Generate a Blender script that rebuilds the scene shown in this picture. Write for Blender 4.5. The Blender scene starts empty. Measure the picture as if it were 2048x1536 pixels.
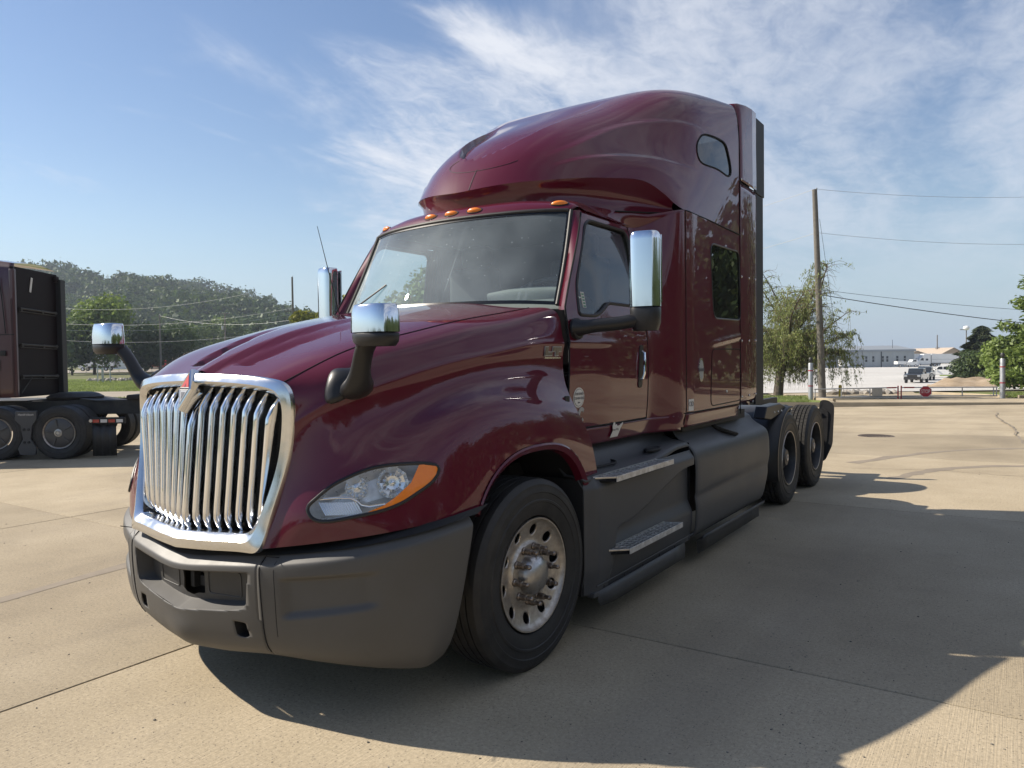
import bpy, bmesh, math, random
import numpy as np
from mathutils import Vector, Matrix, noise

SC = bpy.context.scene
COL = SC.collection
rad = math.radians
rng = random.Random(7)

# ------------------------------------------------------------------ camera
cam_d = bpy.data.cameras.new('camera')
cam = bpy.data.objects.new('camera', cam_d)
COL.objects.link(cam)
cam_d.sensor_width = 36.0
cam_d.lens = 1495.3 / 2048 * 36.0
cam_d.clip_start = 0.05
cam_d.clip_end = 9000
_r = Vector((0.82872676, 0.55950151, -0.01303867))
_u = Vector((-0.00651319, 0.03293821, 0.99943617))
_f = Vector((-0.55961552, 0.82817458, -0.03094091))
cam.matrix_world = Matrix(((_r.x, _u.x, -_f.x, 3.27536), (_r.y, _u.y, -_f.y, -3.30186),
                           (_r.z, _u.z, -_f.z, 1.6255), (0, 0, 0, 1)))
SC.camera = cam

# ------------------------------------------------------------------ world, sun, exposure
SUN_DIR = Vector((-1.19, -0.46, 1.0)).normalized()        # towards the sun
SUN_EL = math.asin(SUN_DIR.z)
SUN_AZ = math.atan2(SUN_DIR.x, SUN_DIR.y)
W = bpy.data.worlds.new('World'); SC.world = W; W.use_nodes = True
wn, wl = W.node_tree.nodes, W.node_tree.links
wn.clear()
def N(nodes, t, **kw):
    n = nodes.new(t)
    for k, v in kw.items():
        if k.startswith('i_'):
            n.inputs[k[2:].replace('_', ' ')].default_value = v
        else:
            setattr(n, k, v)
    return n
wo = N(wn, 'ShaderNodeOutputWorld'); wb = N(wn, 'ShaderNodeBackground')
wb.inputs['Strength'].default_value = 0.076
sky = N(wn, 'ShaderNodeTexSky', sky_type='NISHITA', sun_disc=False)
sky.sun_elevation = SUN_EL
sky.sun_rotation = SUN_AZ
sky.altitude = 200; sky.air_density = 1.15; sky.dust_density = 0.25; sky.ozone_density = 1.0
tc = N(wn, 'ShaderNodeTexCoord')
# high thin cloud: the view direction is laid on a flat cloud deck (x/z, y/z), so it thins out with distance
sx = N(wn, 'ShaderNodeSeparateXYZ'); wl.new(tc.outputs['Generated'], sx.inputs[0])
zc = N(wn, 'ShaderNodeMath', operation='MAXIMUM'); zc.inputs[1].default_value = 0.02
wl.new(sx.outputs['Z'], zc.inputs[0])
za = N(wn, 'ShaderNodeMath', operation='ADD'); za.inputs[1].default_value = 0.10
wl.new(zc.outputs[0], za.inputs[0])
dx = N(wn, 'ShaderNodeMath', operation='DIVIDE'); wl.new(sx.outputs['X'], dx.inputs[0]); wl.new(za.outputs[0], dx.inputs[1])
dy = N(wn, 'ShaderNodeMath', operation='DIVIDE'); wl.new(sx.outputs['Y'], dy.inputs[0]); wl.new(za.outputs[0], dy.inputs[1])
deck = N(wn, 'ShaderNodeCombineXYZ'); wl.new(dx.outputs[0], deck.inputs[0]); wl.new(dy.outputs[0], deck.inputs[1])
def wnoise(scale, detail, rough, sxy=(1, 1), rot=0.0, dist=0.0, off=(0, 0, 0)):
    mp = N(wn, 'ShaderNodeMapping'); mp.inputs['Scale'].default_value = (sxy[0], sxy[1], 1)
    mp.inputs['Rotation'].default_value = (0, 0, rot); mp.inputs['Location'].default_value = off
    wl.new(deck.outputs[0], mp.inputs[0])
    n = N(wn, 'ShaderNodeTexNoise'); n.inputs['Scale'].default_value = scale
    n.inputs['Detail'].default_value = detail; n.inputs['Roughness'].default_value = rough
    n.inputs['Distortion'].default_value = dist
    wl.new(mp.outputs[0], n.inputs['Vector'])
    return n.outputs['Fac']
def wmath(op, a, b):
    m = N(wn, 'ShaderNodeMath', operation=op)
    for k, v in enumerate((a, b)):
        if isinstance(v, (int, float)): m.inputs[k].default_value = v
        else: wl.new(v, m.inputs[k])
    return m.outputs[0]
def wramp(v, a, b):
    r = N(wn, 'ShaderNodeMapRange', interpolation_type='SMOOTHSTEP')
    r.inputs['From Min'].default_value = a; r.inputs['From Max'].default_value = b
    wl.new(v, r.inputs['Value']); return r.outputs[0]
CLOUDS = True
wl.new(wb.outputs[0], wo.inputs[0])
if CLOUDS:
    big = wnoise(1.3, 5, 0.55, (1.0, 1.0), rad(20), 0.3, (3.1, 0.4, 0))
    mid = wnoise(2.3, 8, 0.60, (1.0, 0.34), rad(-14), 0.7, (0.7, 2.2, 0))
    fine = wnoise(13.0, 6, 0.66, (1.0, 0.65), rad(-20), 0.6)
    lat = wmath('ADD', wmath('MULTIPLY', dx.outputs[0], 0.83), wmath('MULTIPLY', dy.outputs[0], 0.56))
    dep = wmath('ADD', wmath('MULTIPLY', dx.outputs[0], -0.56), wmath('MULTIPLY', dy.outputs[0], 0.83))
    wob = wmath('MULTIPLY', wmath('SUBTRACT', big, 0.5), 1.5)
    wob2 = wmath('MULTIPLY', wmath('SUBTRACT', mid, 0.5), 0.9)
    # the cloud sheet begins along a ragged front: clear air on one side, cloud on the other
    left = wramp(wmath('ADD', lat, wmath('ADD', wob, wob2)), -0.92, -0.36)
    near = wramp(wmath('ADD', dep, wob2), 1.70, 2.02)
    near = wmath('MAXIMUM', near, wramp(wmath('ADD', lat, wob2), 0.02, 0.42))
    edge = wmath('MULTIPLY', left, near)
    body = wmath('ADD', wmath('MULTIPLY', mid, 0.72), wmath('MULTIPLY', fine, 0.28))
    dens = wmath('MULTIPLY', wramp(body, 0.30, 0.66), edge)
    dens = wmath('MULTIPLY', dens, wmath('ADD', 0.55, wmath('MULTIPLY', wramp(lat, 1.0, -0.1), 0.37)))
    # single wisps in the clear part
    wisp = wnoise(1.9, 7, 0.6, (1.0, 0.22), rad(-30), 1.2, (5.3, 1.2, 0))
    dens = wmath('MAXIMUM', dens, wmath('MULTIPLY', wramp(wisp, 0.585, 0.78), 0.45))
    dens = wmath('MULTIPLY', dens, wramp(sx.outputs['Z'], 0.02, 0.22))
    mixc = N(wn, 'ShaderNodeMix', data_type='RGBA')
    wl.new(dens, mixc.inputs['Factor'])
    hs = N(wn, 'ShaderNodeHueSaturation'); hs.inputs['Saturation'].default_value = 1.12; hs.inputs['Hue'].default_value = 0.508
    wl.new(sky.outputs[0], hs.inputs['Color'])
    hzn = N(wn, 'ShaderNodeMix', data_type='RGBA')        # pale moist air low over the horizon
    wl.new(wmath('MULTIPLY', wramp(sx.outputs['Z'], 0.20, -0.02), 0.85), hzn.inputs['Factor'])
    wl.new(hs.outputs[0], hzn.inputs['A']); hzn.inputs['B'].default_value = (2.9, 4.0, 5.8, 1)
    wl.new(hzn.outputs['Result'], mixc.inputs['A'])
    mixc.inputs['B'].default_value = (7.2, 7.4, 7.9, 1)
    wl.new(mixc.outputs['Result'], wb.inputs['Color'])
else:
    wl.new(sky.outputs[0], wb.inputs['Color'])

sun_d = bpy.data.lights.new('sun', 'SUN'); sun = bpy.data.objects.new('sun', sun_d); COL.objects.link(sun)
sun_d.energy = 5.0; sun_d.angle = rad(0.55); sun_d.color = (1.0, 0.91, 0.78)
sun.rotation_euler = (-SUN_DIR).to_track_quat('-Z', 'Y').to_euler()
sun.location = (-20, -10, 30)

SC.render.engine = 'CYCLES'
SC.cycles.use_denoising = True
SC.cycles.max_bounces = 10
SC.cycles.transparent_max_bounces = 12
SC.cycles.caustics_reflective = False
SC.cycles.caustics_refractive = False
SC.view_settings.view_transform = 'Standard'
SC.view_settings.look = 'None'
SC.view_settings.exposure = 0.70
SC.view_settings.gamma = 1.0

# ------------------------------------------------------------------ helpers
def ncs(P, k, t):
    """natural cubic spline through P (n, ...) at knots k, sampled at t"""
    P = np.asarray(P, float); n = len(P); h = np.diff(k)
    if n == 2:
        w = ((t - k[0]) / h[0]).reshape((-1,) + (1,) * (P.ndim - 1)); return P[0] * (1 - w) + P[1] * w
    A = np.zeros((n, n)); B = np.zeros((n,) + P.shape[1:])
    A[0, 0] = A[-1, -1] = 1
    for i in range(1, n - 1):
        A[i, i - 1] = h[i - 1]; A[i, i] = 2 * (h[i - 1] + h[i]); A[i, i + 1] = h[i]
        B[i] = 6 * ((P[i + 1] - P[i]) / h[i] - (P[i] - P[i - 1]) / h[i - 1])
    Mm = np.linalg.solve(A, B.reshape(n, -1)).reshape(B.shape)
    idx = np.clip(np.searchsorted(k, t) - 1, 0, n - 2)
    sh = (-1,) + (1,) * (P.ndim - 1)
    a = ((k[idx + 1] - t) / h[idx]).reshape(sh); b = ((t - k[idx]) / h[idx]).reshape(sh)
    hh = h[idx].reshape(sh)
    return a * P[idx] + b * P[idx + 1] + ((a**3 - a) * Mm[idx] + (b**3 - b) * Mm[idx + 1]) * hh * hh / 6

def knots(P, axis):
    d = np.linalg.norm(np.diff(P, axis=axis), axis=-1)
    m = d.mean(axis=1 - axis) if P.ndim == 3 else d
    return np.concatenate([[0], np.cumsum(np.maximum(m, 1e-4) ** 0.75)])

def sample(k, n):
    return np.concatenate([np.linspace(k[i], k[i + 1], n, endpoint=False) for i in range(len(k) - 1)] + [[k[-1]]])

def spline(pts, n=8, closed=False):
    P = np.asarray(pts, float)
    if closed:
        m = len(P); e = min(3, m); Q = np.concatenate([P[-e:], P, P[:e + 1]])
        k = knots(Q, 0); t = sample(k, n); out = ncs(Q, k, t)
        return out[e * n:(e + m) * n]
    k = knots(P, 0); return ncs(P, k, sample(k, n))

def surf(ctrl, ni, nj, mirror=False):
    """smooth grid through control points ctrl[i][j]; mirror joins the other half at x=0 (column j=0)"""
    P = np.asarray(ctrl, float)
    if mirror:
        Q = P[:, :0:-1].copy(); Q[..., 0] *= -1; P = np.concatenate([Q, P], axis=1)
    ki, kj = knots(P, 0), knots(P, 1)
    G = ncs(P, ki, sample(ki, ni))
    G = np.moveaxis(ncs(np.moveaxis(G, 1, 0), kj, sample(kj, nj)), 0, 1)
    return G

def grid_vf(G, flip=False, wrap=False):
    I, J = G.shape[:2]
    V = [tuple(p) for p in G.reshape(-1, 3)]; F = []
    for i in range(I - 1):
        for j in range(J if wrap else J - 1):
            a, b, c, d = i * J + j, i * J + (j + 1) % J, (i + 1) * J + (j + 1) % J, (i + 1) * J + j
            F.append((a, d, c, b) if flip else (a, b, c, d))
    return V, F

def smoothstep(a, b, x):
    t = np.clip((np.asarray(x, float) - a) / (b - a), 0, 1); return t * t * (3 - 2 * t)

class MB:
    def __init__(s): s.V = []; s.F = []
    def add(s, V, F):
        o = len(s.V); s.V += [tuple(map(float, v)) for v in V]; s.F += [tuple(i + o for i in f) for f in F]; return s
    def grid(s, G, flip=False, wrap=False): return s.add(*grid_vf(np.asarray(G, float), flip, wrap))
    def box(s, c, d, rot=None):
        hx, hy, hz = d[0] / 2, d[1] / 2, d[2] / 2
        P = [Vector((x, y, z)) for x in (-hx, hx) for y in (-hy, hy) for z in (-hz, hz)]
        if rot is not None: P = [rot @ p for p in P]
        c = Vector(c)
        return s.add([p + c for p in P], [(0, 1, 3, 2), (4, 6, 7, 5), (0, 4, 5, 1), (2, 3, 7, 6), (0, 2, 6, 4), (1, 5, 7, 3)])
    def beam(s, a, b, w, h=None):
        a, b = Vector(a), Vector(b); d = b - a
        q = d.to_track_quat('Y', 'Z').to_matrix()
        return s.box((a + b) / 2, (w, d.length, h or w), q)
    def tube(s, path, r, n=10, caps=True, closed=False, flat=1.0):
        P = [Vector(p) for p in path]; m = len(P)
        R_ = r if hasattr(r, '__len__') else [r] * m
        rings = []; up = None
        for i, p in enumerate(P):
            t = (P[(i + 1) % m] - P[i - 1]) if closed else (P[min(i + 1, m - 1)] - P[max(i - 1, 0)])
            if t.length < 1e-9: t = Vector((0, 0, 1))
            t.normalize()
            if up is None:
                up = Vector((0, 0, 1)) if abs(t.z) < .9 else Vector((1, 0, 0))
            up = up - t * up.dot(t)
            if up.length < 1e-6: up = t.orthogonal()
            up.normalize(); sd = t.cross(up)
            rings.append([p + (math.cos(2 * math.pi * k / n) * sd + math.sin(2 * math.pi * k / n) * up * flat) * R_[i] for k in range(n)])
        V = [v for g in rings for v in g]; F = []
        for i in range(m if closed else m - 1):
            for k in range(n):
                a, b = i * n + k, i * n + (k + 1) % n; c, d = ((i + 1) % m) * n + (k + 1) % n, ((i + 1) % m) * n + k
                F.append((a, b, c, d))
        if caps and not closed: F += [tuple(range(n))[::-1], tuple(range((m - 1) * n, m * n))]
        return s.add(V, F)
    def lathe(s, prof, n=32, c=(0, 0, 0), axis='x', closed=False):
        """prof: (h along axis, radius)"""
        V = []; F = []; m = len(prof)
        for k in range(n):
            a = 2 * math.pi * k / n; ca, sa = math.cos(a), math.sin(a)
            for h, r in prof:
                if axis == 'x': p = (c[0] + h, c[1] + r * ca, c[2] + r * sa)
                elif axis == 'y': p = (c[0] + r * ca, c[1] + h, c[2] + r * sa)
                else: p = (c[0] + r * ca, c[1] + r * sa, c[2] + h)
                V.append(p)
        for k in range(n):
            k2 = (k + 1) % n
            for j in range(m if closed else m - 1):
                j2 = (j + 1) % m
                F.append((k * m + j, k2 * m + j, k2 * m + j2, k * m + j2))
        return s.add(V, F)
    def prism(s, poly, fn, a, b):
        """poly of (u,v), fn(u,v,w) -> xyz, from w=a to w=b"""
        n = len(poly)
        V = [fn(u, v, a) for u, v in poly] + [fn(u, v, b) for u, v in poly]
        F = [tuple(range(n))[::-1], tuple(range(n, 2 * n))] + [(i, (i + 1) % n, n + (i + 1) % n, n + i) for i in range(n)]
        return s.add(V, F)
    def mirrored(s):
        o = MB(); o.V = [(-x, y, z) for x, y, z in s.V]; o.F = [f[::-1] for f in s.F]; return o
    def merge(s, o): return s.add(o.V, o.F)
    def build(s, name, mat, parent=None, smooth=35, bevel=0, seg=2, fix=True, thick=0):
        me = bpy.data.meshes.new(name); me.from_pydata(s.V, [], s.F)
        if fix:
            bm = bmesh.new(); bm.from_mesh(me)
            bmesh.ops.remove_doubles(bm, verts=bm.verts, dist=1e-5)
            bmesh.ops.recalc_face_normals(bm, faces=bm.faces); bm.to_mesh(me); bm.free()
        me.materials.append(MAT[mat] if isinstance(mat, str) else mat)
        if smooth:
            me.polygons.foreach_set('use_smooth', [True] * len(me.polygons))
            me.set_sharp_from_angle(angle=rad(smooth))
        me.update()
        o = bpy.data.objects.new(name, me); COL.objects.link(o)
        if parent is not None: o.parent = parent
        if thick:
            m = o.modifiers.new('thick', 'SOLIDIFY'); m.thickness = thick; m.offset = -1
        if bevel:
            m = o.modifiers.new('bevel', 'BEVEL'); m.width = bevel; m.segments = seg; m.limit_method = 'ANGLE'; m.angle_limit = rad(40)
            m.harden_normals = False
        return o

def inpoly(x, y, poly):
    c = False; n = len(poly); j = n - 1
    for i in range(n):
        xi, yi = poly[i]; xj, yj = poly[j]
        if (yi > y) != (yj > y) and x < (xj - xi) * (y - yi) / (yj - yi) + xi: c = not c
        j = i
    return c
def nearest(x, y, poly):
    best = None; n = len(poly)
    for i in range(n):
        ax, ay = poly[i]; bx, by = poly[(i + 1) % n]; ex, ey = bx - ax, by - ay
        L = ex * ex + ey * ey
        t = 0 if L < 1e-12 else max(0, min(1, ((x - ax) * ex + (y - ay) * ey) / L))
        px, py = ax + ex * t, ay + ey * t; d = (px - x)**2 + (py - y)**2
        if best is None or d < best[0]: best = (d, px, py)
    return best[1], best[2]
def split(V, F, poly, U, Wv, test=None):
    """cut the outline poly (coords along axes U, Wv) out of a fine mesh; boundary vertices move onto the outline"""
    U, Wv = np.array(U, float), np.array(Wv, float)
    A = np.array(V, float); pu, pw = A @ U, A @ Wv
    P = np.array(poly); lo, hi = P.min(0) - .05, P.max(0) + .05
    ins, out = [], []
    for f in F:
        ii = list(f); cu, cw = pu[ii].mean(), pw[ii].mean()
        ok = lo[0] < cu < hi[0] and lo[1] < cw < hi[1] and (test is None or test(A[ii].mean(0))) and inpoly(cu, cw, poly)
        (ins if ok else out).append(f)
    b = set(i for f in ins for i in f) & set(i for f in out for i in f)
    for i in b:
        nu, nw = nearest(pu[i], pw[i], poly)
        A[i] = A[i] + U * (nu - pu[i]) + Wv * (nw - pw[i])
    return [tuple(p) for p in A], ins, out
def pack(V, F):
    used = sorted(set(i for f in F for i in f)); mp = {a: k for k, a in enumerate(used)}
    return [V[i] for i in used], [tuple(mp[i] for i in f) for f in F]
def roundpoly(pts, r, n=6):
    """polygon with rounded corners; r one radius or a list"""
    out = []; m = len(pts)
    for i in range(m):
        p = np.array(pts[i], float); a = np.array(pts[i - 1], float) - p; b = np.array(pts[(i + 1) % m], float) - p
        la, lb = np.linalg.norm(a), np.linalg.norm(b); ri = r[i] if hasattr(r, '__len__') else r
        d = min(ri, la * .48, lb * .48)
        s, e = p + a / la * d, p + b / lb * d
        for k in range(n + 1):
            t = k / n; out.append(tuple((1 - t)**2 * s + 2 * t * (1 - t) * p + t * t * e))
    return out

def empty(name, loc=(0, 0, 0), rz=0.0, label=None, cat=None, group=None, scale=1.0):
    o = bpy.data.objects.new(name, None); COL.objects.link(o); o.location = loc; o.rotation_euler = (0, 0, rz)
    o.empty_display_size = 0.3; o.scale = (scale,) * 3
    tag(o, label, cat, group); return o
def tag(o, label=None, cat=None, group=None, kind=None):
    if label: o['label'] = label
    if cat: o['category'] = cat
    if group: o['group'] = group
    if kind: o['kind'] = kind
    return o
def copy_tree(o, parent=None):
    c = o.copy(); COL.objects.link(c)
    if parent is not None: c.parent = parent
    for ch in list(o.children): copy_tree(ch, c)
    return c
FONT_CACHE = {}
def text_mb(body, size, fn, depth=0.002, spacing=1.0):
    """flat lettering as mesh; fn(u,v,w) maps the text plane into place"""
    cu = bpy.data.curves.new('t', 'FONT'); cu.body = body; cu.size = size; cu.extrude = depth / 2
    cu.align_x = 'CENTER'; cu.align_y = 'CENTER'; cu.resolution_u = 3; cu.space_character = spacing
    ob = bpy.data.objects.new('t', cu); COL.objects.link(ob)
    dg = bpy.context.evaluated_depsgraph_get(); me = ob.evaluated_get(dg).to_mesh()
    m = MB(); m.add([fn(v.co.x, v.co.y, v.co.z) for v in me.vertices], [tuple(p.vertices) for p in me.polygons])
    ob.evaluated_get(dg).to_mesh_clear()
    bpy.data.objects.remove(ob); bpy.data.curves.remove(cu)
    return m

# ------------------------------------------------------------------ materials
MAT = {}
def mat(name, col, rough=0.5, metal=0.0, coat=0.0, coat_rough=0.03, spec=0.5, var=0.0, vscale=3.0, vcol=None,
        rvar=0.0, bump=0.0, bscale=60.0, emit=None, detail=5, sss=0.0):
    m = bpy.data.materials.new(name); m.use_nodes = True; nt = m.node_tree; n, l = nt.nodes, nt.links
    p = n['Principled BSDF']
    p.inputs['Base Color'].default_value = (*col, 1); p.inputs['Roughness'].default_value = rough
    p.inputs['Metallic'].default_value = metal; p.inputs['Coat Weight'].default_value = coat
    p.inputs['Coat Roughness'].default_value = coat_rough; p.inputs['Specular IOR Level'].default_value = spec
    if var or rvar or bump:
        t = N(n, 'ShaderNodeTexCoord')
    if var or rvar:
        z = N(n, 'ShaderNodeTexNoise'); z.inputs['Scale'].default_value = vscale; z.inputs['Detail'].default_value = detail
        z.inputs['Roughness'].default_value = 0.62
        l.new(t.outputs['Object'], z.inputs['Vector'])
    if var:
        mx = N(n, 'ShaderNodeMix', data_type='RGBA')
        r = N(n, 'ShaderNodeMapRange'); r.inputs['From Min'].default_value = 0.35; r.inputs['From Max'].default_value = 0.72
        r.inputs['To Max'].default_value = var
        l.new(z.outputs['Fac'], r.inputs['Value']); l.new(r.outputs[0], mx.inputs['Factor'])
        mx.inputs['A'].default_value = (*col, 1)
        vc = vcol or tuple(c * 1.6 for c in col); mx.inputs['B'].default_value = (*vc, 1)
        l.new(mx.outputs['Result'], p.inputs['Base Color'])
    if rvar:
        r2 = N(n, 'ShaderNodeMapRange'); r2.inputs['From Min'].default_value = 0.3; r2.inputs['From Max'].default_value = 0.75
        r2.inputs['To Min'].default_value = rough; r2.inputs['To Max'].default_value = rough + rvar
        l.new(z.outputs['Fac'], r2.inputs['Value']); l.new(r2.outputs[0], p.inputs['Roughness'])
    if bump:
        b = N(n, 'ShaderNodeBump'); b.inputs['Strength'].default_value = bump; b.inputs['Distance'].default_value = 0.01
        z2 = N(n, 'ShaderNodeTexNoise'); z2.inputs['Scale'].default_value = bscale; z2.inputs['Detail'].default_value = 4
        l.new(t.outputs['Object'], z2.inputs['Vector']); l.new(z2.outputs['Fac'], b.inputs['Height'])
        l.new(b.outputs[0], p.inputs['Normal'])
    if emit:
        p.inputs['Emission Color'].default_value = (*emit[:3], 1); p.inputs['Emission Strength'].default_value = emit[3]
    MAT[name] = m; return m

def glass(name, tint, ior=1.5, rough=0.0, dust=0.0, dustcol=(.55, .56, .52), streak=False, boost=1.0):
    m = bpy.data.materials.new(name); m.use_nodes = True; nt = m.node_tree; n, l = nt.nodes, nt.links; n.clear()
    o = N(n, 'ShaderNodeOutputMaterial'); tr = N(n, 'ShaderNodeBsdfTransparent'); gl = N(n, 'ShaderNodeBsdfGlossy')
    tr.inputs[0].default_value = (*tint, 1); gl.inputs['Roughness'].default_value = rough
    fr = N(n, 'ShaderNodeFresnel'); fr.inputs['IOR'].default_value = ior
    gb = N(n, 'ShaderNodeNewGeometry'); mi = N(n, 'ShaderNodeMapRange')      # same reflectance from either side of the pane
    mi.inputs['To Min'].default_value = ior; mi.inputs['To Max'].default_value = 1 / ior
    l.new(gb.outputs['Backfacing'], mi.inputs['Value']); l.new(mi.outputs[0], fr.inputs['IOR'])
    mb = N(n, 'ShaderNodeMath', operation='MULTIPLY'); mb.inputs[1].default_value = boost; mb.use_clamp = True
    l.new(fr.outputs[0], mb.inputs[0])
    mx = N(n, 'ShaderNodeMixShader'); l.new(mb.outputs[0], mx.inputs[0]); l.new(tr.outputs[0], mx.inputs[1]); l.new(gl.outputs[0], mx.inputs[2])
    last = mx.outputs[0]
    if dust:
        df = N(n, 'ShaderNodeBsdfDiffuse'); df.inputs[0].default_value = (*dustcol, 1)
        t = N(n, 'ShaderNodeTexCoord'); z = N(n, 'ShaderNodeTexNoise'); z.inputs['Scale'].default_value = 2.2; z.inputs['Detail'].default_value = 8
        l.new(t.outputs['Object'], z.inputs['Vector'])
        r = N(n, 'ShaderNodeMapRange'); r.inputs['From Min'].default_value = .35; r.inputs['From Max'].default_value = .7
        r.inputs['To Min'].default_value = dust * .45; r.inputs['To Max'].default_value = dust
        l.new(z.outputs['Fac'], r.inputs['Value']); fac = r.outputs[0]
        if streak:   # dried water runs and specks
            mp = N(n, 'ShaderNodeMapping'); mp.inputs['Scale'].default_value = (26, 1.0, 0.9); l.new(t.outputs['Object'], mp.inputs[0])
            z3 = N(n, 'ShaderNodeTexNoise'); z3.inputs['Scale'].default_value = 1.0; z3.inputs['Detail'].default_value = 5; z3.inputs['Distortion'].default_value = .5
            l.new(mp.outputs[0], z3.inputs['Vector'])
            r3 = N(n, 'ShaderNodeMapRange'); r3.inputs['From Min'].default_value = .62; r3.inputs['From Max'].default_value = .78; r3.inputs['To Max'].default_value = .22
            l.new(z3.outputs['Fac'], r3.inputs['Value'])
            a = N(n, 'ShaderNodeMath', operation='ADD'); l.new(fac, a.inputs[0]); l.new(r3.outputs[0], a.inputs[1])
            v = N(n, 'ShaderNodeTexVoronoi'); v.inputs['Scale'].default_value = 17; l.new(t.outputs['Object'], v.inputs['Vector'])
            r4 = N(n, 'ShaderNodeMapRange'); r4.inputs['From Min'].default_value = .085; r4.inputs['From Max'].default_value = .04; r4.inputs['To Max'].default_value = .35
            l.new(v.outputs['Distance'], r4.inputs['Value'])
            a2 = N(n, 'ShaderNodeMath', operation='ADD', use_clamp=True); l.new(a.outputs[0], a2.inputs[0]); l.new(r4.outputs[0], a2.inputs[1])
            fac = a2.outputs[0]
        m2 = N(n, 'ShaderNodeMixShader'); l.new(fac, m2.inputs[0]); l.new(last, m2.inputs[1]); l.new(df.outputs[0], m2.inputs[2]); last = m2.outputs[0]
    l.new(last, o.inputs[0]); MAT[name] = m; return m

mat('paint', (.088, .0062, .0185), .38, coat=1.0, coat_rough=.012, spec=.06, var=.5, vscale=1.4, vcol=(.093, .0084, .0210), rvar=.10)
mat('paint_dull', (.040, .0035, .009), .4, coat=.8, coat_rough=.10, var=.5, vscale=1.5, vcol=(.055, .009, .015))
mat('chrome', (.80, .81, .83), .045, 1.0, rvar=.10, vscale=9)
mat('chrome_dull', (.62, .61, .58), .16, 1.0, rvar=.2, vscale=14, var=.5, vcol=(.42, .39, .34))
mat('grey_plastic', (.072, .069, .065), .46, spec=.42, var=.6, vscale=4, vcol=(.090, .086, .081), bump=.05, bscale=400, rvar=.12)
mat('skirt_plastic', (.050, .052, .057), .40, spec=.45, var=.8, vscale=2.6, vcol=(.080, .078, .075), bump=.05, bscale=300, rvar=.15)
mat('black_plastic', (.016, .016, .018), .38, spec=.4, bump=.06, bscale=300)
mat('flat_black', (.010, .010, .011), .7, var=.5, vscale=8, vcol=(.022, .020, .018))
mat('chassis', (.016, .016, .017), .6, var=.7, vscale=6, vcol=(.05, .045, .038))
mat('rubber', (.017, .017, .018), .55, spec=.35, var=.7, vscale=7, vcol=(.045, .042, .039), bump=.1, bscale=120)
mat('tread', (.026, .025, .024), .85, spec=.2, var=.8, vscale=16, vcol=(.06, .056, .05), bump=.3, bscale=90)
mat('alu', (.56, .52, .47), .32, .9, var=.8, vscale=26, vcol=(.33, .27, .22), rvar=.3, bump=.08, bscale=160)
mat('alu_bright', (.55, .54, .52), .30, 1.0, var=.8, vscale=20, vcol=(.30, .27, .24), rvar=.25)
mat('nut', (.34, .29, .25), .34, .85, var=.8, vscale=60, vcol=(.08, .06, .05))
mat('wheel_black', (.020, .020, .021), .45, var=.6, vscale=14, vcol=(.06, .052, .045))
mat('amber', (.80, .20, .008), .28, coat=.5, var=.4, vscale=60, vcol=(.90, .30, .02))
mat('red_lens', (.35, .012, .012), .2, coat=.6)
mat('white_paint', (.78, .78, .76), .4, var=.5, vscale=2, vcol=(.62, .61, .58))
mat('decal_white', (.62, .60, .56), .5)
mat('decal_dark', (.05, .055, .08), .5)
mat('decal_grey', (.33, .34, .36), .4, .3)
mat('gap', (.004, .004, .005), .9)
mat('seam', (.012, .003, .005), .6)
mat('dash', (.26, .26, .25), .75, var=.5, vscale=6, vcol=(.22, .22, .2))
mat('interior', (.045, .045, .048), .8)
mat('paper', (.75, .75, .72), .8)
mat('radiator', (.012, .012, .013), .5, .3)
mat('emblem_red', (.55, .045, .02), .3, coat=.7)
mat('emblem_dark', (.02, .02, .022), .3, coat=.7)
mat('reflector', (.88, .90, .92), .12, .9, rvar=.2, vscale=20)
glass('windshield', (.78, .88, .88), 1.52, dust=.33, dustcol=(.46, .53, .56), streak=True, boost=1.3)  # dust film, set heavier and bluish to imitate glare and hazy sky reflection
glass('side_glass', (.72, .82, .82), 1.52, dust=.03, boost=1.5)
glass('dark_glass', (.05, .06, .065), 1.52, dust=.03, boost=1.5)
glass('lens', (.95, .96, .97), 1.45, dust=.16, dustcol=(.74, .77, .78))
mat('headlight_inner', (.80, .82, .84), .22, .7, rvar=.3, vscale=25, var=.6, vcol=(.5, .52, .53))
mat('chrome_grille', (.78, .785, .79), .10, 1.0, rvar=.16, vscale=10, var=.35, vcol=(.60, .58, .54))
mat('intake_plastic', (.040, .038, .036), .55, var=.6, vscale=8, vcol=(.06, .056, .052))
mat('intake_edge', (.07, .067, .064), .5)
mat('frit', (.006, .007, .008), .25)
mat('extender', (.012, .013, .015), .6)
mat('flap', (.014, .014, .015), .5, var=.6, vscale=9, vcol=(.03, .028, .026))
mat('interior_mid', (.10, .10, .10), .5)
mat('hubcap', (.50, .49, .48), .24, .95, rvar=.3, vscale=16, var=.7, vcol=(.28, .25, .22))
mat('decal_green', (.05, .22, .12), .5)
mat('alu_tread', (.70, .69, .67), .42, .45, var=.8, vscale=18, vcol=(.30, .27, .24))
mat('fin', (.045, .043, .040), .45, .5)
mat('scuff', (.15, .142, .132), .8)
mat('iron', (.075, .055, .042), .75, .3, var=.8, vscale=12, vcol=(.13, .10, .08))
mat('stone', (.33, .30, .26), .9, var=.9, vscale=3, vcol=(.20, .185, .165), bump=.4, bscale=12)
mat('galv', (.42, .43, .44), .45, .55, var=.7, vscale=8, vcol=(.33, .34, .35))
mat('cable', (.02, .02, .022), .6)
mat('cable_pale', (.42, .43, .44), .5)
mat('red_band', (.32, .02, .03), .5)
mat('sign_red', (.42, .012, .03), .4)
mat('yellow_paint', (.62, .40, .02), .5, var=.5, vscale=9, vcol=(.45, .29, .03))
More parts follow.
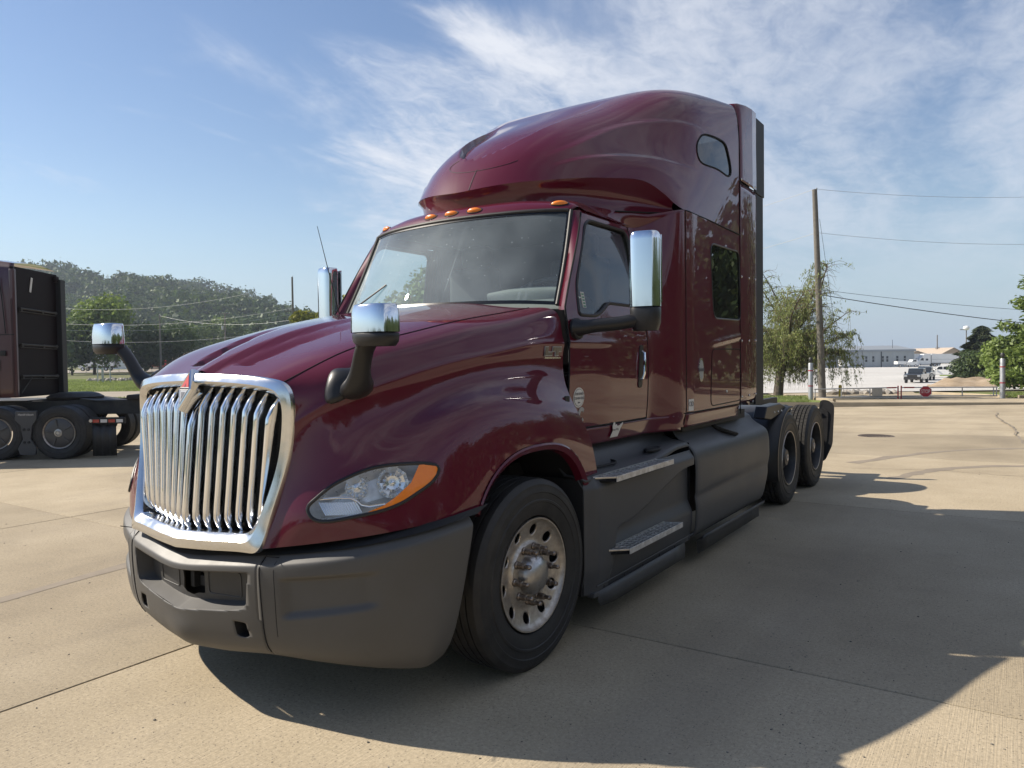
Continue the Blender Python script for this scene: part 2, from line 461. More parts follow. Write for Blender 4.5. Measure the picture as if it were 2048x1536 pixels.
mat('metal_wall', (.33, .36, .38), .5, .2, var=.5, vscale=.6, vcol=(.29, .315, .33))
mat('metal_roof', (.26, .28, .295), .5, .2)
mat('far_glass', (.025, .03, .036), .15)
mat('tan_wall', (.50, .36, .24), .85, var=.4, vscale=1, vcol=(.44, .31, .20))
mat('tan_roof', (.42, .34, .26), .8)
mat('car_dark', (.012, .014, .016), .3, coat=1.0)
mat('decal_blue', (.04, .08, .30), .5)
mat('decal_red', (.40, .03, .03), .5)
mat('red_machine', (.60, .03, .025), .4)
mat('wheel_cover', (.055, .055, .057), .4, var=.5, vscale=6, vcol=(.075, .072, .07))
mat('navy_bracket', (.045, .047, .052), .45)
mat('paint_rear_shade', (.005, .0012, .0022), .6, spec=.15, var=.5, vscale=3, vcol=(.008, .002, .003))  # maroon darkened to near black: shade of the sleeper rear put into the colour
# ================================================================== the ground
CX_, CY_ = 3.27536, -3.30186
FX, FY = -0.56, 0.8285; LX, LY = 0.8285, 0.56
def PL(lat, D): return (CX_ + LX * lat + FX * D, CY_ + LY * lat + FY * D)
def LD(x, y): return (LX * (x - CX_) + LY * (y - CY_), FX * (x - CX_) + FY * (y - CY_))
ZR = ([-900, 0, 14, 40, 95, 243, 700, 3000], [0, 0, 0, -.68, -1.87, -2.03, 0, 20])
ZL = ([-900, 0, 48, 77, 110, 160, 260, 3000], [0, 0, 0, .13, .60, .62, 1.5, 20])
def gz(x, y):
    lat, D = LD(x, y); a = lat / max(D, 1.0) if D > 0 else 0
    w = float(smoothstep(-.12, .12, a)); return float(np.interp(D, *ZR)) * w + float(np.interp(D, *ZL)) * (1 - w)
def at_px(px, D):
    """ground point D metres in front of the viewpoint, in the direction of the photograph's column px"""
    x, y = PL((px - 1024) / 1495.3 * D, D); return Vector((x, y, gz(x, y)))
def z_row(px, row, D):
    h = 722 - (px - 1024) * 13.5 / 1024
    return 1.6255 + (h - row) / 1495.3 * D
def at_pr(px, row, D):
    x, y = PL((px - 1024) / 1495.3 * D, D); return Vector((x, y, z_row(px, row, D)))

def ground_mat(name, stops, scale, fine, rough=.9, bump=.4, bscale=80, speck=None, broom=0.0, stain=None):
    m = bpy.data.materials.new(name); m.use_nodes = True; n, l = m.node_tree.nodes, m.node_tree.links; p = n['Principled BSDF']
    p.inputs['Roughness'].default_value = rough; p.inputs['Specular IOR Level'].default_value = .25
    t = N(n, 'ShaderNodeTexCoord')
    g = N(n, 'ShaderNodeNewGeometry')
    z1 = N(n, 'ShaderNodeTexNoise'); z1.inputs['Scale'].default_value = scale; z1.inputs['Detail'].default_value = 8; z1.inputs['Roughness'].default_value = .6
    l.new(g.outputs['Position'], z1.inputs['Vector'])
    r = N(n, 'ShaderNodeValToRGB'); l.new(z1.outputs['Fac'], r.inputs[0])
    e = r.color_ramp.elements
    while len(e) < len(stops): e.new(.5)
    for k, (pos, c) in enumerate(stops): e[k].position = pos; e[k].color = (*c, 1)
    z2 = N(n, 'ShaderNodeTexNoise'); z2.inputs['Scale'].default_value = fine; z2.inputs['Detail'].default_value = 6; z2.inputs['Roughness'].default_value = .75
    l.new(g.outputs['Position'], z2.inputs['Vector'])
    mr = N(n, 'ShaderNodeMapRange'); mr.inputs['From Min'].default_value = .28; mr.inputs['From Max'].default_value = .72; mr.inputs['To Min'].default_value = .72; mr.inputs['To Max'].default_value = 1.25
    l.new(z2.outputs['Fac'], mr.inputs['Value'])
    mx = N(n, 'ShaderNodeMix', data_type='RGBA', blend_type='MULTIPLY'); mx.inputs['Factor'].default_value = 1
    l.new(r.outputs[0], mx.inputs['A']); l.new(mr.outputs[0], mx.inputs['B']); last = mx.outputs['Result']
    hts = [(z2.outputs['Fac'], .5)]
    if stain:   # broad darker stains and tyre-worn lanes along y
        mp = N(n, 'ShaderNodeMapping'); mp.inputs['Scale'].default_value = stain[0]; l.new(g.outputs['Position'], mp.inputs[0])
        z4 = N(n, 'ShaderNodeTexNoise'); z4.inputs['Scale'].default_value = 1; z4.inputs['Detail'].default_value = 5; z4.inputs['Roughness'].default_value = .6; z4.inputs['Distortion'].default_value = .4
        l.new(mp.outputs[0], z4.inputs['Vector'])
        m4 = N(n, 'ShaderNodeMapRange'); m4.inputs['From Min'].default_value = .52; m4.inputs['From Max'].default_value = .72; m4.inputs['To Max'].default_value = stain[1]
        l.new(z4.outputs['Fac'], m4.inputs['Value'])
        x4 = N(n, 'ShaderNodeMix', data_type='RGBA'); l.new(m4.outputs[0], x4.inputs['Factor']); l.new(last, x4.inputs['A']); x4.inputs['B'].default_value = (*stain[2], 1); last = x4.outputs['Result']
    if speck:
        for sc, lo, hi, c, f in speck:
            v = N(n, 'ShaderNodeTexVoronoi'); v.inputs['Scale'].default_value = sc; l.new(g.outputs['Position'], v.inputs['Vector'])
            sv = N(n, 'ShaderNodeSeparateColor'); l.new(v.outputs['Color'], sv.inputs[0])
            th = N(n, 'ShaderNodeMath', operation='GREATER_THAN'); th.inputs[1].default_value = lo; l.new(sv.outputs[0], th.inputs[0])
            dd = N(n, 'ShaderNodeMath', operation='LESS_THAN'); dd.inputs[1].default_value = hi; l.new(v.outputs['Distance'], dd.inputs[0])
            mu = N(n, 'ShaderNodeMath', operation='MULTIPLY'); l.new(th.outputs[0], mu.inputs[0]); l.new(dd.outputs[0], mu.inputs[1])
            mf = N(n, 'ShaderNodeMath', operation='MULTIPLY'); l.new(mu.outputs[0], mf.inputs[0]); mf.inputs[1].default_value = f
            xs = N(n, 'ShaderNodeMix', data_type='RGBA'); l.new(mf.outputs[0], xs.inputs['Factor']); l.new(last, xs.inputs['A']); xs.inputs['B'].default_value = (*c, 1); last = xs.outputs['Result']
            hts.append((mu.outputs[0], -.5 if c[0] < .2 else .3))
    if broom:   # each slab was poured on its own day
        oi = N(n, 'ShaderNodeObjectInfo'); ro = N(n, 'ShaderNodeMapRange'); ro.inputs['To Min'].default_value = .88; ro.inputs['To Max'].default_value = 1.10
        l.new(oi.outputs['Random'], ro.inputs['Value']); xo = N(n, 'ShaderNodeMix', data_type='RGBA', blend_type='MULTIPLY'); xo.inputs['Factor'].default_value = 1
        l.new(last, xo.inputs['A']); l.new(ro.outputs[0], xo.inputs['B']); last = xo.outputs['Result']
        z6 = N(n, 'ShaderNodeTexNoise'); z6.inputs['Scale'].default_value = 2.6; z6.inputs['Detail'].default_value = 7; z6.inputs['Roughness'].default_value = .7; z6.inputs['Distortion'].default_value = .3
        l.new(g.outputs['Position'], z6.inputs['Vector']); m6 = N(n, 'ShaderNodeMapRange'); m6.inputs['From Min'].default_value = .58; m6.inputs['From Max'].default_value = .74; m6.inputs['To Max'].default_value = .30
        l.new(z6.outputs['Fac'], m6.inputs['Value']); x6 = N(n, 'ShaderNodeMix', data_type='RGBA'); l.new(m6.outputs[0], x6.inputs['Factor']); l.new(last, x6.inputs['A']); x6.inputs['B'].default_value = (.20, .17, .13, 1); last = x6.outputs['Result']
    l.new(last, p.inputs['Base Color'])
    hsum = None
    if broom:
        mp = N(n, 'ShaderNodeMapping'); mp.inputs['Scale'].default_value = (broom, 3.0, 1); l.new(g.outputs['Position'], mp.inputs[0])
        z5 = N(n, 'ShaderNodeTexNoise'); z5.inputs['Scale'].default_value = 1; z5.inputs['Detail'].default_value = 3; l.new(mp.outputs[0], z5.inputs['Vector']); hts.append((z5.outputs['Fac'], .7))
    for h, k in hts:
        mm_ = N(n, 'ShaderNodeMath', operation='MULTIPLY'); l.new(h, mm_.inputs[0]); mm_.inputs[1].default_value = k
        if hsum is None: hsum = mm_.outputs[0]
        else:
            ad = N(n, 'ShaderNodeMath', operation='ADD'); l.new(hsum, ad.inputs[0]); l.new(mm_.outputs[0], ad.inputs[1]); hsum = ad.outputs[0]
    b = N(n, 'ShaderNodeBump'); b.inputs['Strength'].default_value = bump; b.inputs['Distance'].default_value = .006
    l.new(hsum, b.inputs['Height']); l.new(b.outputs[0], p.inputs['Normal'])
    MAT[name] = m; return m
ground_mat('concrete', [(.30, (.275, .226, .155)), (.50, (.355, .294, .203)), (.70, (.418, .350, .248))], .55, 55, .85, .6,
           speck=[(95, .84, .32, (.14, .12, .095), .7), (130, .86, .30, (.50, .44, .34), .6), (30, .93, .16, (.07, .06, .05), .8)], broom=150, stain=((.8, .10, 1), .42, (.215, .180, .138)))
ground_mat('lawn', [(.30, (.095, .135, .028)), (.5, (.140, .180, .042)), (.72, (.20, .215, .07))], .35, 9, .95, .6)
ground_mat('gravel', [(.30, (.42, .41, .385)), (.5, (.50, .485, .455)), (.72, (.56, .54, .50))], .05, 3.0, .95, .5, stain=((.02, .05, 1), .5, (.40, .37, .33)))
ground_mat('asphalt_path', [(.3, (.26, .225, .175)), (.55, (.31, .27, .21)), (.75, (.34, .30, .24))], .4, 20, .9, .3)
ground_mat('dirt', [(.3, (.24, .175, .105)), (.5, (.33, .25, .165)), (.72, (.40, .315, .22))], .5, 6, .95, .8)
ground_mat('meadow', [(.3, (.085, .105, .035)), (.5, (.125, .130, .05)), (.72, (.19, .16, .08))], .02, 1.0, .95, .5)

mat('tyre_mark', (.205, .170, .128), .9, var=.6, vscale=5, vcol=(.30, .25, .185))
mat('grit', (.09, .075, .055), .9, var=1, vscale=3, vcol=(.35, .32, .27))
# terrain sheet out to the horizon (rings of growing size about the viewpoint)
rr = [0, 6, 12, 18, 24, 30, 36, 42, 50, 60, 75, 90, 110, 140, 180, 240, 320, 450, 700, 1100, 1800, 2800]
GV, GF = [], []; nA = 96
for r in rr:
    for k in range(nA):
        a = 2 * math.pi * k / nA; x, y = CX_ + r * math.sin(a), CY_ + r * math.cos(a)
        GV.append((x, y, gz(x, y) - (.06 if r < 60 else .06)))
for i in range(len(rr) - 1):
    for k in range(nA): GF.append((i * nA + k, i * nA + (k + 1) % nA, (i + 1) * nA + (k + 1) % nA, (i + 1) * nA + k))
tag(MB().add(GV, GF).build('ground', 'meadow', None, smooth=60), kind='structure')

def sheet(name, corners, mat_, dz, step=2.0, parent=None, kind='structure', rows=None):
    """quad strip in (lat, D): corners = [(lat_left, lat_right, D), ...]"""
    out = []
    for (a0, a1, d), (b0, b1, e) in zip(corners[:-1], corners[1:]):
        n = max(1, int(abs(e - d) / step))
        for k in range(n): t = k / n; out.append((a0 + (b0 - a0) * t, a1 + (b1 - a1) * t, d + (e - d) * t))
    out.append(corners[-1])
    G_ = []
    for a0, a1, d in out:
        row = []
        for t in np.linspace(0, 1, 25):
            x, y = PL(a0 + (a1 - a0) * t, d); row.append((x, y, gz(x, y) + dz))
        G_.append(row)
    o = MB().grid(np.array(G_)).build(name, mat_, parent, smooth=60); tag(o, kind=kind); return o
yard = sheet('concrete_yard', [(-46, 60, -45), (-46, 60, 0), (-36, 60, 20), (-30, 60, 30.9), (13.5, 60, 31.2), (15.8, 60, 37), (16.2, 60, 41)], 'concrete', -.022)
# slabs of the yard near the truck: each a block with its own edges, a joint between
SX = [-14.2, -9.7, -5.2, -.69, 3.86, 8.4, 12.9]; SY = [-8.7, -4.0, .68, 5.42, 10.1, 14.8]
for i in range(len(SX) - 1):
    for j in range(len(SY) - 1):
        g_ = .0055; x0, x1, y0, y1 = SX[i] + g_, SX[i + 1] - g_, SY[j] + g_, SY[j + 1] - g_
        top = [[(x0 + (x1 - x0) * a, y0 + (y1 - y0) * b) for a in np.linspace(0, 1, 5)] for b in np.linspace(0, 1, 5)]
        b_ = .006
        vv = [[(x, y, gz(x, y)) for x, y in row] for row in top]
        m = MB().grid(np.array(vv))
        ring = [top[0][k] for k in range(5)] + [top[k][4] for k in range(1, 5)] + [top[4][k] for k in range(3, -1, -1)] + [top[k][0] for k in range(3, 0, -1)]
        n_ = len(ring); m2 = MB()
        m2.add([(x, y, gz(x, y)) for x, y in ring] + [(x, y, gz(x, y) - .05) for x, y in ring], [(k, (k + 1) % n_, n_ + (k + 1) % n_, n_ + k) for k in range(n_)])
        m.merge(m2).build('concrete_slab', 'concrete', yard, smooth=0, bevel=.004, seg=1)
# hairline cracks and the strip of filler by the right-hand side
def crack(pts, w, mat_, nm):
    m = MB(); P = spline(pts, 10); L = []
    for k, p in enumerate(P):
        j = (rng.uniform(-1, 1) * .03, rng.uniform(-1, 1) * .03) if 0 < k < len(P) - 1 else (0, 0); L.append((p[0] + j[0], p[1] + j[1]))
    rows = []
    for k, (x, y) in enumerate(L):
        x2, y2 = L[min(k + 1, len(L) - 1)]; x1, y1 = L[max(k - 1, 0)]; d = math.hypot(x2 - x1, y2 - y1) or 1; nx, ny = -(y2 - y1) / d, (x2 - x1) / d; ww = w * rng.uniform(.5, 1.2)
        rows.append([(x - nx * ww, y - ny * ww, gz(x, y) + .002), (x + nx * ww, y + ny * ww, gz(x, y) + .002)])
    m.grid(np.array(rows)).build(nm, mat_, yard, smooth=0)
crack([(2.75, 26), (2.85, 22), (3.2, 18), (3.28, 15), (3.5, 12)], .022, 'tyre_mark', 'joint_filler')
crack([(1.3, 8.4), (2.3, 8.75), (3.4, 8.7), (4.4, 9.2)], .005, 'iron', 'crack')
for pts in ([(1.9, 7.6), (2.6, 9.2), (4.6, 10.3), (8, 10.8)], [(1.2, 9.0), (2.4, 11.4), (4.0, 12.6), (7, 13.2)], [(-4.5, -6), (-3.0, -3.6), (-2.6, -1.0), (-3.2, 2.0)]): crack(pts, .10, 'tyre_mark', 'tyre_mark')
gp = np.random.RandomState(5); gv = MB()
for k in range(300):
    D = 2.6 + 14 * gp.rand()**1.6; a_ = (gp.rand() - .5) * 1.5; x, y = PL(a_ * D, D); r__ = gp.uniform(.002, .0055)
    q_ = Matrix.Rotation(gp.uniform(0, 6), 3, 'Z'); gv.box((x, y, gz(x, y) + r__ * .4), (r__ * 2, r__ * 1.4, r__), q_)
tag(gv.build('grit', 'grit', None, smooth=0, fix=False), 'scattered grit and leaf crumbs lying on the concrete', 'grit', kind='stuff')
# manhole cover
mh = at_px(1752, 16.2); mh = Vector((.85, 13.8, gz(.85, 13.8)))
mhm = MB().lathe([(.004, 0), (.004, .30), (.010, .31), (.010, .345), (-.02, .35)], 32, tuple(mh), 'z')
for k in range(-4, 5): mhm.box((mh.x + k * .062, mh.y, mh.z + .008), (.02, .5 * math.cos(k / 4.4), .008))
tag(mhm.build('manhole_cover', 'iron', None, smooth=30), 'round rusty iron manhole cover set in the concrete yard', 'manhole cover')
# left strips: lawn, path, lawn, car park
sheet('lawn', [(-40, 6, 30.9), (-44, 6, 38.2)], 'lawn', .0)
sheet('path', [(-46, 8, 38.2), (-54, 8, 48)], 'asphalt_path', -.01)
sheet('lawn', [(-54, 10, 48), (-72, 10, 74), (-80, 10, 84)], 'lawn', .0)
sheet('car_park', [(-120, 0, 118), (-150, 0, 175)], 'asphalt_path', .02, 8)
# right strips: lawn islands by the gate, driveway, gravel lot
sheet('lawn', [(4, 13.4, 31.2), (4, 15.7, 37), (4, 16.0, 44)], 'lawn', .03)
sheet('lawn', [(26.6, 70, 39.2), (27.0, 70, 48)], 'lawn', .03)
sheet('driveway', [(16.2, 26.4, 41), (17.5, 27, 50), (19, 30, 56)], 'concrete', .0)
sheet('gravel_lot', [(-6, 43, 54), (-6, 56, 70), (-8, 80, 100), (-8, 120, 150), (-10, 196, 245), (-10, 240, 300)], 'gravel', .04, 5)
def kerb(pts, w=.16, h=.14):
    m = MB()
    for (a, b) in zip(pts[:-1], pts[1:]):
        pa, pb = PL(*a), PL(*b); za, zb = gz(*pa), gz(*pb)
        m.beam((pa[0], pa[1], za + h / 2 - .05), (pb[0], pb[1], zb + h / 2 - .05), w, h + .1)
    o = m.build('kerb', 'concrete', None, smooth=0, bevel=.02); tag(o, kind='structure'); return o
kerb([(16.05, 37.2), (16.15, 40.5), (17.3, 49)]); kerb([(26.5, 40), (27.1, 49)]); kerb([(13.4, 31.1), (15.75, 37.1)]); kerb([(26.5, 39.1), (60, 39.1)])
# ================================================================== the maroon road tractor
TR = empty('semi_truck', (0, 0, 0), 0, 'large maroon sleeper tractor with chrome grille parked in the foreground', 'truck')

# ---------------- hood with both fenders
HC = np.array([
 [(0,-1.15,1.572),(.30,-1.135,1.566),(.545,-1.112,1.535),(.603,-1.09,1.455),(.606,-1.09,1.36),(.596,-1.10,1.22),(.572,-1.13,1.08),(.545,-1.165,.95),(.512,-1.208,.808)],
 [(0,-.98,1.655),(.32,-.97,1.648),(.615,-.955,1.622),(.712,-.97,1.545),(.722,-1.00,1.45),(.705,-1.04,1.26),(.73,-1.06,1.11),(.745,-1.095,.98),(.755,-1.10,.842)],
 [(0,-.75,1.745),(.35,-.75,1.735),(.665,-.77,1.698),(.785,-.78,1.625),(.822,-.82,1.515),(.835,-.88,1.32),(.90,-.87,1.205),(.975,-.87,1.06),(1.0,-.885,.88)],
 [(0,-.45,1.835),(.38,-.45,1.823),(.73,-.45,1.775),(.855,-.45,1.705),(.918,-.45,1.61),(.955,-.50,1.45),(1.06,-.51,1.365),(1.13,-.52,1.15),(1.155,-.53,.918)],
 [(0,-.10,1.912),(.41,-.10,1.900),(.78,-.10,1.848),(.91,-.08,1.778),(.978,-.05,1.675),(1.012,-.10,1.535),(1.115,-.10,1.425),(1.178,-.10,1.22),(1.19,-.10,.925)],
 [(0,.20,1.965),(.43,.20,1.953),(.81,.22,1.898),(.945,.25,1.835),(1.01,.28,1.722),(1.035,.29,1.55),(1.130,.26,1.40),(1.185,.30,1.20),(1.19,.30,.935)],
 [(0,.45,2.0),(.44,.46,1.988),(.845,.485,1.942),(.985,.585,1.905),(1.028,.585,1.73),(1.046,.565,1.53),(1.115,.545,1.365),(1.166,.635,1.17),(1.18,.705,.945)]], float)
HC[:, 5, 0] -= np.array([0, .0, .008, .022, .022, .016, .010])       # hollow under the crease
HC = np.concatenate([HC[:, :4], (HC[:, 4:5] * .84 + HC[:, 3:4] * .16), HC[:, 4:5] + np.array((.003, 0, .002)), (HC[:, 4:5] * .86 + HC[:, 5:6] * .14), HC[:, 5:]], axis=1)
G = surf(HC, 22, 14, mirror=True)
# raised spear behind the emblem and the two scoops beside it
X_, Y_ = np.abs(G[..., 0]), G[..., 1]
w1 = .045 + (Y_ + 1.15) * .16
spear = (1 - smoothstep(w1 - .012, w1 + .016, X_)) * (1 - smoothstep(-.75, .05, Y_)) * .026
w2 = .235 + (Y_ + 1.0) * .24
sc_in = smoothstep(w1 + .02, w2 - .03, X_) * (1 - smoothstep(w2 - .010, w2 + .012, X_))
scoop = -sc_in * smoothstep(-1.045, -1.01, Y_) * (1 - smoothstep(-.80, -.30, Y_)) * .040
up = smoothstep(1.45, 1.55, G[..., 2])
G[..., 2] += (spear + scoop) * up
# lip where the flank folds into the crease below the shoulder
HV, HF = grid_vf(G)
def arch_poly(a=.595, b=.66, cy=.045, cz=.525, n=48, ex=2.5):
    P = []
    for k in range(n + 1):
        t = math.pi * (1 - k / n); c, s_ = math.cos(t), math.sin(t)
        P.append((cy + a * math.copysign(abs(c)**(2 / ex), c), cz + b * abs(s_)**(2 / ex)))
    return P
AP = arch_poly()
AP2 = AP + [(AP[-1][0], .3), (AP[0][0], .3)]
for sg in (1, -1):
    HV, ins, HF = split(HV, HF, AP2, (0, 1, 0), (0, 0, 1), lambda c: c[0] * sg > .6 and c[2] < 1.3)
HEAD = spline([(-.285, .992), (-.255, 1.028), (-.188, 1.081), (-.10, 1.124), (-.014, 1.153), (.09, 1.166), (.183, 1.167), (.255, 1.160),
               (.293, 1.140), (.278, 1.098), (.20, 1.043), (.113, .998), (-.018, .964), (-.13, .946), (-.225, .937), (-.268, .953)], 5, True)
HEAD = [tuple(p) for p in HEAD]
r2 = math.sqrt(.5); lens_in = {}
for sg in (1, -1):
    HV, ins, HF = split(HV, HF, HEAD, (sg * r2, r2, 0), (0, 0, 1), lambda c: c[0] * sg > .5 and c[1] < -.4 and c[2] < 1.25)
    lens_in[sg] = (list(HV), ins)
hood = MB().add(*pack(HV, HF)).build('hood', 'paint', TR, smooth=60)
from mathutils.bvhtree import BVHTree
_hv, _hf = grid_vf(G); HOODBVH = BVHTree.FromPolygons([Vector(v) for v in _hv], _hf)
# wheel-arch lips
for sg in (1, -1):
    rows = []
    for (y, z) in AP:
        hit = HOODBVH.ray_cast(Vector((sg * 2.0, y, max(z, .95))), Vector((-sg, 0, 0)))
        x = hit[0].x if hit[0] is not None else sg * 1.185
        rows.append([(x + sg * .006, y, z), (x + sg * .012, .045 + (y - .045) * .985, .525 + (z - .525) * .985 ), (x - sg * .004, .045 + (y - .045) * .945, .525 + (z - .525) * .945),
                     (x - sg * .05, .045 + (y - .045) * .935, .525 + (z - .525) * .935)])
    keep = [r for r in rows if r[0][2] > .90]
    MB().grid(np.array(keep)).build('arch_lip', 'paint', hood, smooth=50)
    # dark liner inside the wheel well
    ln = []
    for (y, z) in AP: ln.append([(sg * 1.15, .045 + (y - .045) * .99, .525 + (z - .525) * .99), (sg * .62, .045 + (y - .045) * .99, .525 + (z - .525) * .99)])
    MB().grid(np.array(ln)).build('wheel_well_liner', 'flat_black', TR, smooth=40)
MB().box((0, .10, 1.08), (1.20, .9, .9)).build('engine_block', 'flat_black', TR, smooth=0)
# panel seams on the hood
for sg in (1, -1):
    j = (10 + sg * 2) * 14
    MB().tube([Vector(p) + Vector((0, 0, .0005)) for p in G[2:, j]], .0032, 6).build('panel_seam', 'gap', hood)

for sg in (1, -1):
    S = lambda mb: mb if sg == 1 else mb.mirrored()
    def hx_(y, z, o): h = HOODBVH.ray_cast(Vector((3, y, z)), Vector((-1, 0, 0))); return Vector((h[0].x + o if h[0] is not None else .98, y, z))
    S(MB().box(hx_(.47, 1.40, .004), (.012, .05, .035))).build('hood_latch', 'rubber', hood, smooth=0, bevel=.004)
# ---------------- headlights
for sg in (1, -1):
    HVs, ins = lens_in[sg]
    hl = empty('headlight', (0, 0, 0)); hl.parent = TR
    V, F = pack(HVs, ins)
    nrm = Vector((sg * r2, -r2, 0.15)).normalized()
    # housing bowl: same outline sunk inwards
    UV = [(Vector(v).dot(Vector((sg * r2, r2, 0))), v[2]) for v in V]
    def depth(u, z):
        n = nearest(u, z, HEAD); d = math.hypot(n[0] - u, n[1] - z); return min(d * 1.9, .090)
    bowl = MB().add([Vector(v) - nrm * (depth(*UV[k]) + .006) for k, v in enumerate(V)], F)
    bowl.build('reflector_bowl', 'headlight_inner', hl, smooth=50)
    inside = [f for f in F]
    # amber corner strip along the outer and lower edge
    AMB = [(.235, 1.22), (.36, 1.22), (.36, 1.05), (.2, .96), (.1, .92), (-.04, .93), (-.025, .972), (.045, .997), (.10, 1.032), (.165, 1.085)]
    Va, am, rest = split(V, F, AMB, (sg * r2, r2, 0), (0, 0, 1))
    MB().add(*pack([Vector(v) + nrm * .0045 for v in Va], am)).build('turn_signal', 'amber', hl, smooth=50)
    # inner trim ledge between main beam and side lamp
    def on_surf(u, z, off):
        o = Vector((sg * r2, r2, 0)) * u + Vector((0, 0, z)) + nrm * 3; o.z = z + 3 * nrm.z
        h = HOODBVH.ray_cast(o, -nrm)
        return (h[0] + nrm * off) if h[0] is not None else o - nrm * 3
    def u2p(u, z, off):
        # point of the old hood skin with these outline coordinates
        d0 = Vector((sg * r2, -r2, 0))
        h = HOODBVH.ray_cast(Vector((sg * r2, r2, 0)) * u + Vector((0, 0, z)) + d0 * 4, -d0)
        return (h[0] + nrm * off) if h[0] is not None else Vector((sg * r2, r2, 0)) * u + Vector((0, 0, z))
    MB().tube([u2p(u, z, -.022) for u, z in [(-.235, 1.03), (-.16, 1.036), (-.10, 1.034), (-.075, 1.02), (-.055, 1.000), (-.02, .992), (.05, 1.0)]], .0055, 8).build('trim_ledge', 'chrome', hl)
    for cu, cz, rr in ((.085, 1.090, .072), (-.075, 1.075, .052)):
        c = u2p(cu, cz, -.052); q = nrm.to_track_quat('X', 'Z').to_matrix()
        b = MB()
        pr_ = [(-.034, .010), (-.030, rr * .45), (-.014, rr * .8), (.010, rr)]
        for k in range(10):      # faceted bowl
            a0, a1 = 2 * math.pi * k / 10, 2 * math.pi * (k + 1) / 10
            b.grid(np.array([[(h_, r__ * math.cos(a_), r__ * math.sin(a_)) for a_ in (a0, a1)] for h_, r__ in pr_]))
        b.V = [tuple(q @ Vector(v) + c) for v in b.V]
        b.build('lamp_bowl', 'reflector', hl, smooth=12)
        bb = MB().lathe([(-.006, .001), (-.008, .009), (-.034, .011)], 10); bb.V = [tuple(q @ Vector(v) + c) for v in bb.V]
        bb.build('bulb', 'chrome', hl)
    # fluted side lamp in the lower inner corner
    fl = MB()
    for k in range(15):
        u = -.222 + k * .0112
        fl.tube([u2p(u - .030 * (t - .5), .960 + t * .056, -.030) for t in (0, .5, 1)], .0048, 6)
    fl.build('fluted_lamp', 'reflector', hl)
    MB().add([Vector(v) + nrm * .003 for v in V], F).build('lens', 'lens', hl, smooth=60)
    ring = [u2p(u, z, .001) for u, z in HEAD]
    MB().tube(ring, .0085, 8, closed=True).build('rubber_seal', 'black_plastic', hl)

# ---------------- grille
gr = empty('grille'); gr.parent = TR
GO = [(0,-1.178,1.588),(.28,-1.155,1.580),(.505,-1.127,1.559),(.582,-1.107,1.530),(.607,-1.098,1.472),(.608,-1.098,1.36),(.598,-1.108,1.22),(.574,-1.138,1.08),(.547,-1.172,.95),(.53,-1.195,.86),(.506,-1.222,.795),(.45,-1.232,.787),(.25,-1.262,.778),(0,-1.292,.768)]
GI = [(0,-1.208,1.512),(.26,-1.180,1.502),(.455,-1.152,1.485),(.512,-1.140,1.462),(.530,-1.132,1.415),(.530,-1.132,1.33),(.516,-1.145,1.20),(.490,-1.170,1.07),(.460,-1.198,.97),(.437,-1.214,.925),(.405,-1.228,.893),(.34,-1.238,.882),(.19,-1.262,.875),(0,-1.288,.868)]
def loop(h):
    s_ = spline(h, 6)
    m_ = s_[::-1].copy(); m_[:, 0] *= -1
    return np.concatenate([s_, m_[1:-1]])
o_, i_ = loop(GO), loop(GI)
i_ = i_ * .80 + o_ * .20 + np.array((0, -.004, 0))
def off(a, dy, t=0, b=None):
    p = a.copy() if b is None else a * (1 - t) + b * t
    p[:, 1] += dy; return p
rings = np.stack([off(o_, .05) * [.985, 1, .992], off(o_, .010), off(o_, -.008, .04, i_), off(o_, -.010, .10, i_), off(o_, -.013, .35, i_), off(o_, -.014, .60, i_), off(o_, -.010, .66, i_), off(o_, .014, .95, i_), off(i_, .022), off(i_, .055), off(i_, .075)], 0)
MB().grid(rings, wrap=True).build('grille_surround', 'chrome_grille', gr, smooth=24)
def gin(x, z):
    # front plane of the bars
    t = (1.5 - z) / .62
    return -1.192 - t * .062 + abs(x) * (.085 + .11 * t)
nb = 15
for k in range(nb):
    f = (k - (nb - 1) / 2) / ((nb - 1) / 2)
    xt, xb = f * .515, f * .445
    zt = 1.510 - .045 * f**4; zb = .852 + .022 * f * f
    ztk, zbk = zt - .085, zb + .055
    def xx(z): return xb + (xt - xb) * (z - zb) / (zt - zb)
    if abs(f) < .08: zt -= .06; ztk -= .09
    path = [(xx(zt), gin(xx(zt), zt) + .055, zt), (xx(zt - .045), gin(xx(zt), zt) + .018, zt - .045), (xx(ztk), gin(xx(ztk), ztk) + .001, ztk)]
    path += [(xx(z), gin(xx(z), z), z) for z in np.linspace(ztk - .03, zbk + .03, 7)]
    path += [(xx(zbk), gin(xx(zbk), zbk) + .002, zbk), (xx(zb + .024), gin(xx(zb), zb) + .018, zb + .024), (xx(zb), gin(xx(zb), zb) + .034, zb)]
    m = MB(); P = [Vector(p) for p in path]; prof = [(-.0130, .050), (-.0125, -.002), (-.0105, -.0075), (-.0062, -.0100), (.0062, -.0100), (.0105, -.0075), (.0125, -.002), (.0130, .050)]
    R_ = []
    for i, p in enumerate(P):
        t = (P[min(i + 1, len(P) - 1)] - P[max(i - 1, 0)]).normalized(); sd = Vector((1, 0, 0)); nn = t.cross(sd).normalized()
        if nn.y > 0: nn = -nn
        R_.append([p + sd * a - nn * b for a, b in prof])
    m.grid(np.array([[tuple(q) for q in g] for g in R_]), wrap=True)
    m.build('grille_bar', 'chrome', gr, smooth=30)
m = MB(); m.grid(np.array([[(x, -1.02 - (1 - abs(x)) * .06 - (1.5 - z) * .1, z) for x in np.linspace(-.55, .55, 13)] for z in np.linspace(.82, 1.53, 5)]))
